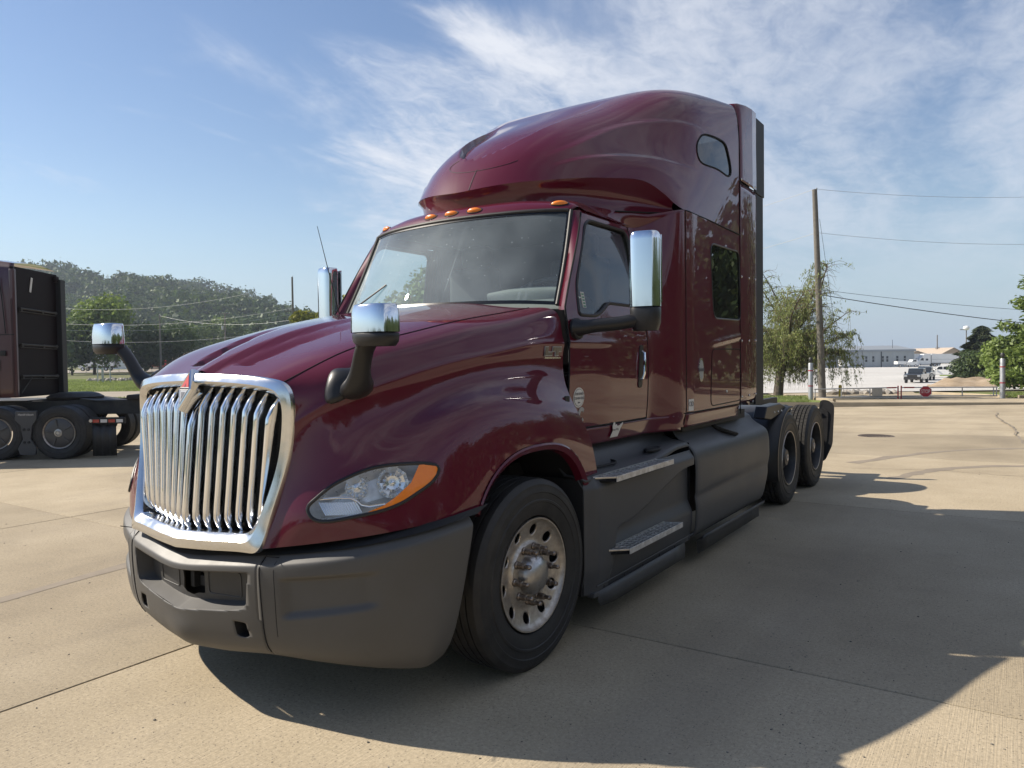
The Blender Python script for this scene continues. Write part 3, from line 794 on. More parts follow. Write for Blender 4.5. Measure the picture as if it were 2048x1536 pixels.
m.build('radiator_screen', 'radiator', gr, smooth=0)
fins = MB()
for k in range(58):
    z = .84 + k * .012
    fins.grid(np.array([[(x, -1.035 - (1 - abs(x)) * .06 - (1.5 - z) * .1, z + dz) for x in np.linspace(-.53, .53, 9)] for dz in (0, .0035)]))
tag(fins.build('radiator_fins', 'fin', gr, smooth=0, fix=False), kind='stuff')
MB().box((0, -.90, .93), (1.22, .10, 1.15)).build('sun_leak_block', 'flat_black', TR, smooth=0)  # added block, stops stray sun leaking through between grille and bumper
# emblem: a chrome lozenge with a dark field and a red upper point
em = empty('emblem'); em.parent = gr
ET, EB, EL = (0, -1.190, 1.604), (0, -1.262, 1.416), .047
def ept(a, b, d):
    # a across, b 0 bottom..1 top, d out of the face
    base = Vector(EB).lerp(Vector(ET), b); nn = Vector((0, -.934, .356)); return base + Vector((a, 0, 0)) + nn * d
def loz(s, d): return [ept(0, .5 + .5 * s, d), ept(EL * s, .5, d), ept(0, .5 - .5 * s, d), ept(-EL * s, .5, d)]
L_ = [[tuple(p) for p in loz(s, d)] for s, d in ((1.04, -.065), (1.06, -.008), (1.0, .006), (.86, .010), (.80, .006))]
MB().grid(np.array(L_), wrap=True).build('emblem_frame', 'chrome', em, smooth=20)
MB().add([ept(0, .9, .0062), ept(EL * .8, .5, .0062), ept(0, .1, .0062), ept(-EL * .8, .5, .0062)], [(0, 1, 2, 3)]).build('emblem_field', 'emblem_dark', em, smooth=0)
MB().add([ept(0, .855, .0085), ept(EL * .62, .545, .0085), ept(-EL * .62, .545, .0085)], [(0, 1, 2)]).build('emblem_point', 'emblem_red', em, smooth=0)
MB().add([ept(0, .64, .0095), ept(EL * .09, .545, .0095), ept(-EL * .09, .545, .0095)], [(0, 1, 2)]).build('emblem_spike', 'emblem_dark', em, smooth=0)
MB().add([ept(EL * .60, .465, .0085), ept(0, .155, .0085), ept(-EL * .60, .465, .0085)], [(0, 1, 2)]).build('emblem_lower_point', 'decal_grey', em, smooth=0)
MB().add([ept(EL * .34, .42, .0095), ept(0, .23, .0095), ept(-EL * .34, .42, .0095)], [(0, 1, 2)]).build('emblem_lower_spike', 'decal_dark', em, smooth=0)
MB().add([ept(-EL * .72, .542, .0087), ept(EL * .72, .542, .0087), ept(EL * .72, .47, .0087), ept(-EL * .72, .47, .0087)], [(0, 1, 2, 3)]).build('emblem_band', 'decal_white', em, smooth=0)
text_mb('INTERNATIONAL', .0092, lambda u, v, w: ept(u, .505 + v / .2, .0095 + w), .001).build('emblem_lettering', 'emblem_dark', em, smooth=0)

# ---------------- bumper
bp = empty('bumper'); bp.parent = TR
BT = [(0,-1.300,.735),(.25,-1.272,.752),(.50,-1.222,.772),(.70,-1.152,.795),(.90,-1.050,.824),(1.02,-.950,.850),(1.12,-.812,.878),(1.172,-.660,.902),(1.190,-.548,.912)]
BT = np.array(BT)
def brow(dz, dn, zmul=None, zabs=None):
    # offset outward by dn, move down by dz or to zabs
    P = BT.copy(); T = np.gradient(P, axis=0)
    nn = np.stack([-T[:, 1], T[:, 0]], -1); nn /= np.linalg.norm(nn, axis=1)[:, None]; nn = -nn
    if nn[0][1] > 0: nn = -nn
    nn[0] = (0, -1)
    P[:, :2] += nn * np.array(dn).reshape(-1, 1); 
    if zabs is not None: P[:, 2] = zabs
    else: P[:, 2] -= dz
    return P
zb_ = np.array([.292, .295, .312, .302, .284, .266, .258, .266, .290])
rows = [brow(-.004, -.085), brow(-.004, -.046), brow(.004, -.036), brow(.030, -.008), brow(.040, .001), brow(.056, .005), brow(.12, .006)]
f1 = [(1 - t) * (BT[:, 2] - .12) + t * zb_ for t in (.25, .5, .75, .9, 1.0)]
for dn, z in zip((.002, -.006, -.022, -.045, -.075), f1): rows.append(brow(0, dn, zabs=z))
for P in rows[1:]: pass
BR = np.array(rows)
# rear edge leans forward towards the bottom
for r_ in range(BR.shape[0]):
    k = np.clip((.90 - BR[r_, :, 2]) / .6, 0, 1) * smoothstep(-.95, -.55, BT[:, 1]) * .155
    BR[r_, :, 1] -= k
BG = surf(BR, 12, 16, mirror=True)
# lower front: shallow dished panel in each corner
Xb, Zb = np.abs(BG[..., 0]), BG[..., 2]
dm = smoothstep(.60, .64, Xb) * (1 - smoothstep(.93, 1.02, Xb)) * smoothstep(.495, .53, Zb - (Xb - .6) * .16) * (1 - smoothstep(.665, .69, Zb - (Xb - .6) * .10))
BG[..., 1] += dm * .026
# creased keel towards the middle
kl = (1 - smoothstep(.0, .16, Xb)) * (1 - smoothstep(.36, .47, Zb)) * .012
BG[..., 1] -= kl
BV, BF = grid_vf(BG)
OPEN = roundpoly([(-.455, .700), (0, .668), (.455, .700), (.432, .535), (.36, .520), (0, .480), (-.36, .520), (-.432, .535)], [.02, .01, .02, .05, .05, .01, .05, .05], 4)
BV, op_in, BF = split(BV, BF, OPEN, (1, 0, 0), (0, 0, 1), lambda c: c[1] < -1)
HO = []
for sg in (1, -1):
    hp = roundpoly([(sg * .355, .472), (sg * .425, .468), (sg * .433, .405), (sg * .405, .395), (sg * .362, .400)], .012, 4)
    BV, h_in, BF = split(BV, BF, hp, (1, 0, 0), (0, 0, 1), lambda c: c[1] < -1)
    HO.append((hp, h_in))
body = [f for f in BF]
cen = [f for f in body if abs(sum(BV[i][0] for i in f) / len(f)) < .505]
cor = {sg: [f for f in body if sg * sum(BV[i][0] for i in f) / len(f) > .505] for sg in (1, -1)}
MB().add(*pack(BV, cen)).build('center_section', 'grey_plastic', bp, smooth=50, thick=.004)
for sg in (1, -1):
    MB().add(*pack(BV, cor[sg])).build('corner_section', 'grey_plastic', bp, smooth=50, thick=.004)
BBVH = BVHTree.FromPolygons([Vector(v) for v in grid_vf(BG)[0]], grid_vf(BG)[1])
def bfront(x, z, off=0.0):
    h = BBVH.ray_cast(Vector((x, -4, z)), Vector((0, 1, 0)))
    return Vector((x, (h[0].y if h[0] is not None else -1.25) - off, z))
# central air intake: walls sinking back to a panel with plate outlines and a broken hole
wall = np.array([[tuple(bfront(x, z, -.001)) for x, z in OPEN], [tuple(bfront(x, z, -.080) + Vector((-x * .07, 0, (0.6 - z) * .30 if z < .6 else (0.6 - z) * .12))) for x, z in OPEN]])
MB().grid(np.moveaxis(wall, 0, 0), wrap=True).build('intake_surround', 'grey_plastic', bp, smooth=40)
zs = np.linspace(.475, .71, 22); xs = np.linspace(-.47, .47, 90)
pv, pf = grid_vf(np.array([[tuple(bfront(x, z, -.076)) for x in xs] for z in zs]))
HOLE = [(-.062, .655), (-.045, .650), (.02, .652), (.085, .660), (.105, .655), (.108, .60), (.105, .548), (.06, .545), (.02, .530), (-.03, .536), (-.058, .552), (-.05, .60)]
pv, hin, pf = split(pv, pf, HOLE, (1, 0, 0), (0, 0, 1))
pan = MB().add(*pack(pv, pf)).build('intake_panel', 'intake_plastic', bp, smooth=50)
for (a, b, c, d) in ((.135, .335, .555, .668), (-.285, -.095, .552, .662)):
    pl = roundpoly([(a, c), (b, c), (b, d), (a, d)], .02, 5)
    MB().tube([bfront(x, z, -.074) for x, z in pl], .0022, 6, closed=True).build('plate_outline', 'intake_edge', bp)
MB().box((.02, -1.13, .6), (.40, .02, .30)).build('intake_back', 'gap', bp, smooth=0)
mm = MB(); mm.box((-.02, -1.185, .60), (.03, .04, .09)); mm.box((.05, -1.17, .585), (.09, .02, .05)); mm.build('sensor_bracket', 'flat_black', bp, smooth=0, bevel=.003)
for hp, hin_ in HO:
    w_ = np.array([[tuple(bfront(x, z, -.001)) for x, z in hp], [tuple(bfront(x, z, -.09)) for x, z in hp]])
    MB().grid(w_, wrap=True).build('tow_hole_wall', 'flat_black', bp, smooth=40)
    cx = sum(p[0] for p in hp) / len(hp)
    MB().box((cx, -1.10, .435), (.12, .02, .12)).build('tow_hole_back', 'gap', bp, smooth=0)
    MB().tube([(cx - .03, -1.13, .415), (cx, -1.155, .440), (cx + .035, -1.13, .43)], .009, 8).build('tow_hook', 'chassis', bp)
for sg in (1, -1):   # seams between the middle and the corners, and the shut line beside them
    for x0, k in ((.507, 0.0),):
        pth = []
        for z in np.linspace(.335, .775, 18):
            pth.append(bfront(sg * (x0 + .01 * math.sin((z - .3) * 6)), z, .0005))
        MB().tube(pth, .0035, 6).build('panel_seam', 'gap', bp)
    pth = [bfront(sg * (.565 + .02 * math.sin((z - .3) * 5)), z, -.001) for z in np.linspace(.42, .795, 16)]
    MB().tube(pth, .0022, 6).build('panel_seam', 'gap', bp)
# dark gap and brackets between bumper and grille
m = MB(); m.grid(np.array([[tuple(p + np.array((0, .03 if a == 0 else .12, .002 if a == 0 else .035))) for p in surf(np.array([BT, BT]), 1, 6, True)[0]] for a in (0, 1)]))
m.build('upper_shelf', 'flat_black', bp, smooth=50)
for x in (-.22, .02, .24): MB().box((x, -1.205, .785), (.07, .04, .02)).build('bracket', 'flat_black', bp, smooth=0, bevel=.002)

# ---------------- cab sides, doors, sleeper sides
CZ = np.array([1.08, 1.16, 1.30, 1.50, 1.75, 1.93, 2.05, 2.25, 2.45, 2.58, 2.70]); CX = np.array([1.035, 1.050, 1.066, 1.075, 1.070, 1.045, 1.022, .988, .950, .918, .885])
def xcab(z): return ncs(CX, CZ, np.atleast_1d(np.asarray(z, float)))
def xside(y, z):
    y = np.asarray(y, float); z = np.asarray(z, float)
    xc = xcab(z.ravel()).reshape(z.shape) - .030 * (1 - smoothstep(.55, 1.15, y))
    # raised belt crease low on the door front
    s_ = smoothstep(1.72, 2.13, y)
    xs_ = 1.20 - .022 * (1 - smoothstep(1.13, 1.24, z)) - .012 * (1 - smoothstep(2.10, 2.30, y)) 
    r = xc * (1 - s_) + xs_ * s_
    cr = smoothstep(1.700, 1.735, z) * (1 - smoothstep(1.735, 1.765, z))
    r = r + .010 * cr * (1 - smoothstep(.9, 1.35, y)) * smoothstep(.5, .7, y)
    crs = smoothstep(1.70 + (y - 2.6) * .10, 1.73 + (y - 2.6) * .10, z) * (1 - smoothstep(1.735 + (y - 2.6) * .10, 1.775 + (y - 2.6) * .10, z))
    r = r + .012 * crs * smoothstep(2.55, 3.0, y)
    return r
def yfront(z):
    z = np.asarray(z, float)
    return np.where(z < 1.94, .600 + .02 * smoothstep(1.3, 1.94, z), .620 + (z - 1.94) * .615)
def side_grid(y0, y1, z0, z1, ny, nz, dx=0.0):
    """y0,y1,z0,z1 numbers or functions"""
    out = []
    for a in np.linspace(0, 1, nz):
        row = []
        for b in np.linspace(0, 1, ny):
            z_lo = z0(b) if callable(z0) else z0
            z_hi = z1(b) if callable(z1) else z1
            z = z_lo + (z_hi - z_lo) * a
            ya = y0(z) if callable(y0) else y0; yb = y1(z) if callable(y1) else y1
            row.append((float(ya + (yb - ya) * b), float(z)))
        out.append(row)
    A = np.array(out); X3 = xside(A[..., 0], A[..., 1]) + dx
    return np.concatenate([X3[..., None], A], -1)
DWIN = roundpoly([(.775, 1.905), (.985, 1.905), (1.10, 1.960), (1.165, 1.998), (1.69, 1.998), (1.665, 2.545), (1.10, 2.545), (1.03, 2.505), (.805, 2.10)], [.03, .06, .06, .04, .03, .07, .08, .05, .05], 5)
UWIN = roundpoly([(2.40, 3.20), (2.56, 3.435), (3.10, 3.475), (3.235, 3.20), (3.18, 3.02)], .09, 6)
UWIN = [tuple(p) for p in spline([(2.532, 3.291), (2.568, 3.367), (2.655, 3.436), (2.777, 3.465), (3.005, 3.477), (3.125, 3.455), (3.177, 3.383), (3.228, 3.255), (3.205, 3.212), (2.958, 3.203), (2.648, 3.193), (2.552, 3.216)], 4, True)]
LWIN = roundpoly([(2.675, 2.565), (3.435, 2.575), (3.475, 1.965), (2.745, 1.955)], [.10, .08, .08, .10], 6)
HATCH = roundpoly([(2.705, 1.70), (3.475, 1.705), (3.475, 1.243), (2.67, 1.235)], .07, 6)
for sg in (1, -1):
    S = lambda mb: mb if sg == 1 else mb.mirrored()
    # door
    Gd = side_grid(lambda z: float(yfront(z)) + .004, 1.705, 1.205, 2.585, 78, 92)
    V, F = grid_vf(Gd)
    V, gi, fo = split(V, F, DWIN, (0, 1, 0), (0, 0, 1))
    door = S(MB().add(*pack(V, fo))).build('door', 'paint', TR, smooth=50)
    S(MB().add(*pack([(x - .016, y, z) for x, y, z in V], gi))).build('door_window', 'side_glass', door, smooth=60)
    ring = [(float(xside(y, z)) - .004, y, z) for y, z in DWIN]
    S(MB().tube(ring, .013, 8, closed=True)).build('window_seal', 'black_plastic', door)
    S(MB().tube([(.965, 1.02, 2.49), (1.028, 1.02, 1.93)], .008, 8)).build('window_divider', 'black_plastic', door) if False else None
    # door shut lines
    ln = [(float(xside(yfront(z), z)) + .001, float(yfront(z)) + .002, z) for z in np.linspace(1.205, 2.585, 40)]
    S(MB().tube(ln, .006, 6)).build('shut_line', 'gap', door)
    ln = [(float(xside(1.708, z)) + .0005, 1.708, z) for z in np.linspace(1.205, 2.585, 30)]
    S(MB().tube(ln, .0035, 6)).build('shut_line', 'gap', door)
    ln = [(float(xside(y, 1.202)) + .0005, y, 1.202) for y in np.linspace(.60, 1.708, 20)]
    S(MB().tube(ln, .006, 6)).build('shut_line', 'gap', door)
    # handle: recessed dark cup with a bright pull
    hy, hz = 1.575, 1.575
    cup = roundpoly([(-.032, -.15), (.032, -.15), (.032, .15), (-.032, .15)], .032, 6)
    hx = float(xside(hy, hz))
    S(MB().prism(cup, lambda u, v, w: (hx + w, hy + u + (v * .10), hz + v), -.02, .004)).build('handle_cup', 'black_plastic', door, smooth=40)
    S(MB().tube([(hx - .002, hy + .022, hz + .105), (hx + .022, hy + .020, hz + .095), (hx + .028, hy + .012, hz + .03), (hx + .028, hy + .002, hz - .05), (hx + .018, hy - .002, hz - .085), (hx - .002, hy - .004, hz - .09)], .0095, 8)).build('door_handle', 'chrome', door)
    # sill under the door
    Gs = side_grid(.66, 2.10, 1.085, 1.196, 30, 8)
    S(MB().grid(Gs)).build('door_sill', 'paint', TR, smooth=50, thick=.01)
    # corner that widens from the cab to the sleeper
    Gc = side_grid(1.712, 2.150, 1.105, lambda b: 2.590 + .14 * float(smoothstep(.15, .9, b)), 30, 60)
    S(MB().grid(Gc)).build('cab_corner', 'paint', TR, smooth=60)
    ln = [(float(xside(2.153, z)) + .001, 2.153, z) for z in np.linspace(1.12, 2.73, 30)]
    S(MB().tube(ln, .0035, 6)).build('shut_line', 'gap', TR)
    # sleeper side
    Gl = side_grid(2.156, 3.455, 1.215, lambda b: 2.742 - .012 * b, 80, 94)
    V, F = grid_vf(Gl)
    V, gi, fo = split(V, F, LWIN, (0, 1, 0), (0, 0, 1))
    V, hi_, fo = split(V, fo, HATCH, (0, 1, 0), (0, 0, 1))
    sl = S(MB().add(*pack(V, fo))).build('sleeper_side', 'paint', TR, smooth=60)
    w_ = S(MB().add(*pack([(x - .006, y, z) for x, y, z in V], gi))).build('sleeper_window', 'dark_glass', sl, smooth=60)
    S(MB().tube([(float(xside(y, z)) - .001, y, z) for y, z in LWIN], .007, 8, closed=True)).build('window_seal', 'black_plastic', sl)
    S(MB().add(*pack([(x + .001, y, z) for x, y, z in V], hi_))).build('luggage_hatch', 'paint', sl, smooth=60)
    S(MB().tube([(float(xside(y, z)) + .000, y, z) for y, z in HATCH], .0045, 8, closed=True)).build('hatch_gap', 'gap', sl)
    S(MB().lathe([(0, .0), (.006, .010), (0, .013)], 12, (1.203, 3.07, 1.34))).build('hatch_lock', 'chrome_dull', sl)
    S(MB().grid(side_grid(2.16, 3.455, 1.10, 1.205, 20, 6))).build('sleeper_sill', 'paint', TR, smooth=50, thick=.01)
    ln = [(float(xside(y, 1.21)) + .001, y, 1.21) for y in np.linspace(2.12, 3.46, 14)]
    S(MB().tube(ln, .004, 6)).build('shut_line', 'gap', TR)

# ---------------- windshield and cab roof
WB = [(0, .445, 1.985), (.45, .495, 1.982), (.75, .590, 1.975), (.925, .690, 1.965)]
WM = [(0, .612, 2.30), (.45, .662, 2.30), (.72, .756, 2.295), (.895, .852, 2.285)]
WT = [(0, .790, 2.605), (.42, .832, 2.605), (.68, .905, 2.604), (.862, .990, 2.600)]
WG = surf(np.array([WB, WM, WT]), 12, 14, mirror=True)
ws = MB().grid(WG).build('windshield', 'windshield', TR, smooth=60)
I, J = WG.shape[:2]
nw = np.array((0, -.9, .43)) * .004
fr = MB()
band = [[tuple(WG[i, j] + nw) for j in range(J)] for i in (I - 3, I - 1)]; 
def wg(s, t):
    """point on the windshield, s 0..1 across, t 0..1 up"""
    a, b = t * (I - 1), s * (J - 1); i0, j0 = min(int(a), I - 2), min(int(b), J - 2); fa, fb = a - i0, b - j0
    return (WG[i0, j0] * (1 - fa) + WG[i0 + 1, j0] * fa) * (1 - fb) + (WG[i0, j0 + 1] * (1 - fa) + WG[i0 + 1, j0 + 1] * fa) * fb
def strip(s0, s1, t0, t1, n, m=2):
    return np.array([[tuple(wg(s0(b) if callable(s0) else s0 + (s1 - s0) * a, 0) * 0 + wg((s0 + (s1 - s0) * a), (t0 + (t1 - t0) * b)) + nw) for a in np.linspace(0, 1, n)] for b in np.linspace(0, 1, m)])
MB().grid(strip(0, 1, .962, 1.0, 60)).grid(strip(0, 1, 0, .035, 60)).grid(strip(0, .022, .035, .962, 3, 30)).grid(strip(.978, 1, .035, .962, 3, 30)).build('windshield_border', 'frit', ws, smooth=60)
seal = [tuple(wg(s, 1.0) + nw * 1.5) for s in np.linspace(.015, .985, 60)]
MB().tube(seal, .010, 8, flat=1.3).build('windshield_seal', 'rubber', ws)
for s in (0, 1): MB().tube([tuple(wg(s, t) + nw) for t in np.linspace(0, 1, 20)], .014, 8).build('windshield_seal', 'rubber', ws)
# pillars beside the glass
for sg in (1, -1):
    S = lambda mb: mb if sg == 1 else mb.mirrored()
    rows = []
    for z in np.linspace(1.93, 2.60, 24):
        t = np.clip((z - 1.968) / .634, 0, 1)
        g = wg(1.0, float(t)); yf = float(yfront(z)); xs_ = float(xside(yf, z))
        a = np.array((g[0] + .008, g[1] - .004, z)); b = np.array((xs_, yf, z))
        mid = (a + b) / 2 + np.array((.004, -.008, 0))
        rows.append([tuple(a + (0, .03, 0)), tuple(a), tuple(mid), tuple(b), tuple(b + (-.03, .01, 0))])
    S(MB().grid(np.array(rows))).build('windshield_pillar', 'paint', TR, smooth=70)
    S(MB().grid(np.array([[(.80, .50, 1.94), (.98, .60, 1.93), (1.0, .64, 1.93)], [(.80, .62, 1.6), (.98, .66, 1.6), (1.02, .66, 1.6)]]))).build('cowl_side', 'flat_black', TR)
MB().grid(np.array([[(x, .47 + .20 * (x / .93)**2 - .03, 1.955 - .05 * abs(x)) for x in np.linspace(-.97, .97, 21)], [(x, .56 + .20 * (x / .93)**2, 1.965 - .02 * abs(x)) for x in np.linspace(-.97, .97, 21)]])).build('cowl', 'flat_black', TR)
RT = np.array([[(x, .790 + dy + .27 * x * x, z - .035 * (x / .88)**4 * k) for x in (0, .3, .55, .74, .85, .895)] for dy, z, k in ((.0, 2.612, .0), (.022, 2.650, .3), (.06, 2.685, .9), (.13, 2.712, 1.4), (.40, 2.735, 2.2), (1.15, 2.745, 2.6))])
RT[:, -1, 0] = [.868, .885, .903, .918, .925, .93]
RT[:, -1, 2] -= np.array([0, .01, .035, .055, .055, .055])
cabroof = MB().grid(surf(RT, 8, 8, True)).build('cab_roof', 'paint', TR, smooth=60)
RB = BVHTree.FromPolygons([Vector(v) for v in grid_vf(surf(RT, 8, 8, True))[0]], grid_vf(surf(RT, 8, 8, True))[1])
for x in (-.774, -.194, 0, .194, .774):
    h = RB.ray_cast(Vector((x, -1, 2.655)), Vector((0, 1, 0))); p = h[0] if h[0] is not None else Vector((x, .82 + .27 * x * x, 2.655))
    n = h[1]; n = n if n.y < 0 else -n
    tx = Vector((1, .54 * x, 0)).normalized(); tz = n.cross(tx).normalized(); tz = tz if tz.z > 0 else -tz
    ml = MB(); rr = []
    for k in range(7):
        a = k / 6 * math.pi / 2; rr.append([tuple(p + tx * (.058 * math.cos(a) * math.cos(q)) + tz * (.021 * math.cos(a) * math.sin(q)) + n * (.026 * math.sin(a) - .004)) for q in np.linspace(0, 2 * math.pi, 24, endpoint=False)])
    ml.grid(np.array(rr), wrap=True).build('marker_light', 'amber', TR, smooth=60)
    MB().tube([p + tx * (.061 * math.cos(q)) + tz * (.024 * math.sin(q)) for q in np.linspace(0, 2 * math.pi, 24, endpoint=False)], .004, 6, closed=True).build('marker_light_seal', 'black_plastic', TR)

# ---------------- roof fairing
FC = np.array([
 [(0,.902,2.818),(.30,.968,2.842),(.58,1.150,2.870),(.78,1.380,2.900),(.91,1.600,2.920),(1.03,1.830,2.915),(1.135,2.050,2.795)],
 [(0,1.05,3.04),(.32,1.13,3.075),(.62,1.330,3.07),(.83,1.530,3.030),(.96,1.720,2.990),(1.07,1.920,2.930),(1.155,2.095,2.772)],
 [(0,1.40,3.36),(.36,1.480,3.352),(.68,1.600,3.255),(.89,1.750,3.130),(1.02,1.880,3.055),(1.110,2.04,2.945),(1.172,2.155,2.756)],
 [(0,2.00,3.640),(.42,2.020,3.622),(.78,2.080,3.525),(.98,2.150,3.350),(1.08,2.200,3.160),(1.152,2.27,2.970),(1.186,2.320,2.749)],
 [(0,2.50,3.855),(.46,2.500,3.850),(.86,2.520,3.800),(1.06,2.540,3.620),(1.14,2.550,3.340),(1.178,2.57,3.010),(1.195,2.600,2.746)],
 [(0,2.95,3.950),(.49,2.950,3.948),(.93,2.950,3.905),(1.105,2.950,3.765),(1.175,2.950,3.440),(1.193,2.95,3.070),(1.199,2.950,2.744)],
 [(0,3.45,3.950),(.50,3.450,3.948),(1.00,3.450,3.925),(1.155,3.450,3.865),(1.196,3.450,3.580),(1.199,3.45,3.100),(1.200,3.450,2.738)]], float)
FG = surf(FC, 22, 30, mirror=True)
# two soft character lines sweeping back along the flank
def ridge(G, pts, amp, w):
    P = spline(pts, 30); 
    D = G.reshape(-1, 3).copy(); sgn = np.sign(D[:, 0]); A = D.copy(); A[:, 0] = np.abs(A[:, 0])
    for k in range(len(A)):
        if A[k, 2] > 3.62 or A[k, 1] > 3.2: continue
        d = np.linalg.norm(P - A[k], axis=1); q = d.argmin()
        if d[q] < .35:
            f = min(q / 40, (len(P) - 1 - q) / 40, 1.0)
            dz = P[q, 2] - A[k, 2]                      # positive below the line: a small ledge that fades downwards
            h = amp * float(smoothstep(-w, w * .4, dz)) * math.exp(-max(dz, 0) / .085) * f
            D[k, 0] += sgn[k] * h * .8; D[k, 1] -= h * .5 * (1 - min(1, max(0, (A[k, 1] - 1.4) / 1.0)))
    return D.reshape(G.shape)
RG1 = [(.483, 1.22, 3.043), (.627, 1.467, 3.175), (.741, 1.801, 3.345), (.864, 2.07, 3.44), (.984, 2.273, 3.48), (1.099, 2.506, 3.49), (1.15, 2.74, 3.485)]
RG2 = [(.565, 1.218, 2.975), (.681, 1.369, 3.035), (.795, 1.53, 3.075), (.897, 1.727, 3.107), (1.002, 1.935, 3.121), (1.093, 2.199, 3.121), (1.166, 2.541, 3.11)]
FG = ridge(FG, RG1, .017, .026); FG = ridge(FG, RG2, .016, .024)
# shallow pan let into the top of the brow, its rim highest at the front
yb = [1.09, 1.10, 1.13, 1.17, 1.22, 1.36, 1.64, 2.07, 2.5]; wbm = [-.1, .0, .11, .175, .22, .305, .40, .48, .50]
bx2 = np.interp(FG[..., 1], yb, wbm); 
pan_ = (1 - smoothstep(bx2 - .010, bx2 + .014, np.abs(FG[..., 0]))) * (FG[..., 1] > 1.09) * (FG[..., 2] > 3.0)
FG[..., 2] -= pan_ * .060 * (1 - smoothstep(1.50, 2.30, FG[..., 1]))
FV, FF = grid_vf(FG)
upw = {}
for sg in (1, -1):
    FV, gi, FF = split(FV, FF, UWIN, (0, 1, 0), (0, 0, 1), lambda c: c[0] * sg > .6)
    upw[sg] = gi
fair = MB().add(*pack(FV, FF)).build('roof_fairing', 'paint', TR, smooth=60)
FBVH = BVHTree.FromPolygons([Vector(v) for v in grid_vf(FG)[0]], grid_vf(FG)[1])
def fside(y, z, sg, off=0.0):
    h = FBVH.ray_cast(Vector((sg * 3, y, z)), Vector((-sg, 0, 0))); return Vector(((h[0].x if h[0] is not None else sg * 1.15) + sg * off, y, z))
for sg in (1, -1):
    MB().add(*pack([(x - sg * .006, y, z) for x, y, z in FV], upw[sg])).build('upper_window', 'dark_glass', fair, smooth=60)
    MB().tube([fside(y, z, sg, -.001) for y, z in UWIN], .008, 8, closed=True).build('window_seal', 'gap', fair)
# underside of the brow
UC = np.array([FC[0], FC[0] * .0, FC[0] * .0])
UC[1] = [(0,.935,2.775),(.295,.995,2.790),(.545,1.155,2.800),(.715,1.405,2.810),(.835,1.625,2.812),(.945,1.875,2.808),(1.11,2.085,2.764)]
UC[2] = [(0,.960,2.700),(.295,1.015,2.700),(.545,1.160,2.695),(.73,1.390,2.685),(.850,1.600,2.684),(.985,1.870,2.702),(1.13,2.100,2.735)]
UC = np.concatenate([UC[:1], (UC[:1] * .8 + UC[1:2] * .2), UC[1:]], axis=0)
MB().grid(surf(UC, 8, 10, True)).build('brow_underside', 'paint', fair, smooth=60)
ln = [tuple(p + np.array((0, 0, .0))) for p in FG[0]]
# joint between fairing and body
for sg in (1, -1):
    pts = [(1.005, 1.86, 2.705), (1.075, 1.99, 2.715), (1.135, 2.09, 2.735), (1.175, 2.16, 2.748), (1.19, 2.3, 2.747), (1.197, 2.6, 2.744), (1.201, 3.0, 2.737), (1.202, 3.46, 2.731)]
    MB().tube([(sg * x, y, z) for x, y, z in spline([(.90, 1.56, 2.680)] + pts, 4)], .006, 6).build('shut_line', 'gap', fair)
for sg in (1, -1):
    S = lambda mb: mb if sg == 1 else mb.mirrored()
    A_, B_ = [], []
    for y in (1.02, 1.2, 1.45, 1.62, 1.712, 1.80, 1.88, 1.96, 2.04, 2.12, 2.15):
        b = (y - 1.712) / .438; z = 2.586 if y < 1.712 else 2.590 + .14 * float(smoothstep(.15, .9, b))
        A_.append((float(xside(y, z)) - .004, y, z - .002))
    Bc = spline([(.74, 1.10, 2.715), (.80, 1.30, 2.700), (.87, 1.50, 2.688), (.935, 1.70, 2.688), (.985, 1.84, 2.700), (1.05, 1.96, 2.715), (1.11, 2.06, 2.730), (1.16, 2.13, 2.744)], 6)
    B_ = [tuple(Bc[min(len(Bc) - 1, round(k * (len(Bc) - 1) / (len(A_) - 1)))]) for k in range(len(A_))]
    M_ = [tuple((np.array(a) * .5 + np.array(b) * .5) + np.array((.012, 0, .012))) for a, b in zip(A_, B_)]
    S(MB().grid(surf(np.array([A_, M_, B_]), 6, 3))).build('cab_upper_corner', 'paint', TR, smooth=60)
# lid outline and split line on the brow, dark crescent at the front of the roof dome
def ftop(x, y, off=0.0):
    h = FBVH.ray_cast(Vector((x, y, 6)), Vector((0, 0, -1)));  return (h[0] + h[1] * (off if h[1].z > 0 else -off)) if h[0] is not None else Vector((x, y, 3))
def ffront(x, z, off=0.0):
    h = FBVH.ray_cast(Vector((x, -2, z)), Vector((0, 1, 0)));  return (h[0] + h[1] * (off if h[1].y < 0 else -off)) if h[0] is not None else Vector((x, 1, z))
MB().tube([ffront(.085, z, .0005) for z in np.linspace(2.825, 2.985, 10)], .003, 6).build('shut_line', 'seam', fair)
MB().tube([ffront(.085 + .30 * math.sin(t), 3.06 - .085 * math.cos(t), .0005) for t in np.linspace(-2.2, 1.2, 26)], .0025, 6).build('lid_outline', 'seam', fair)
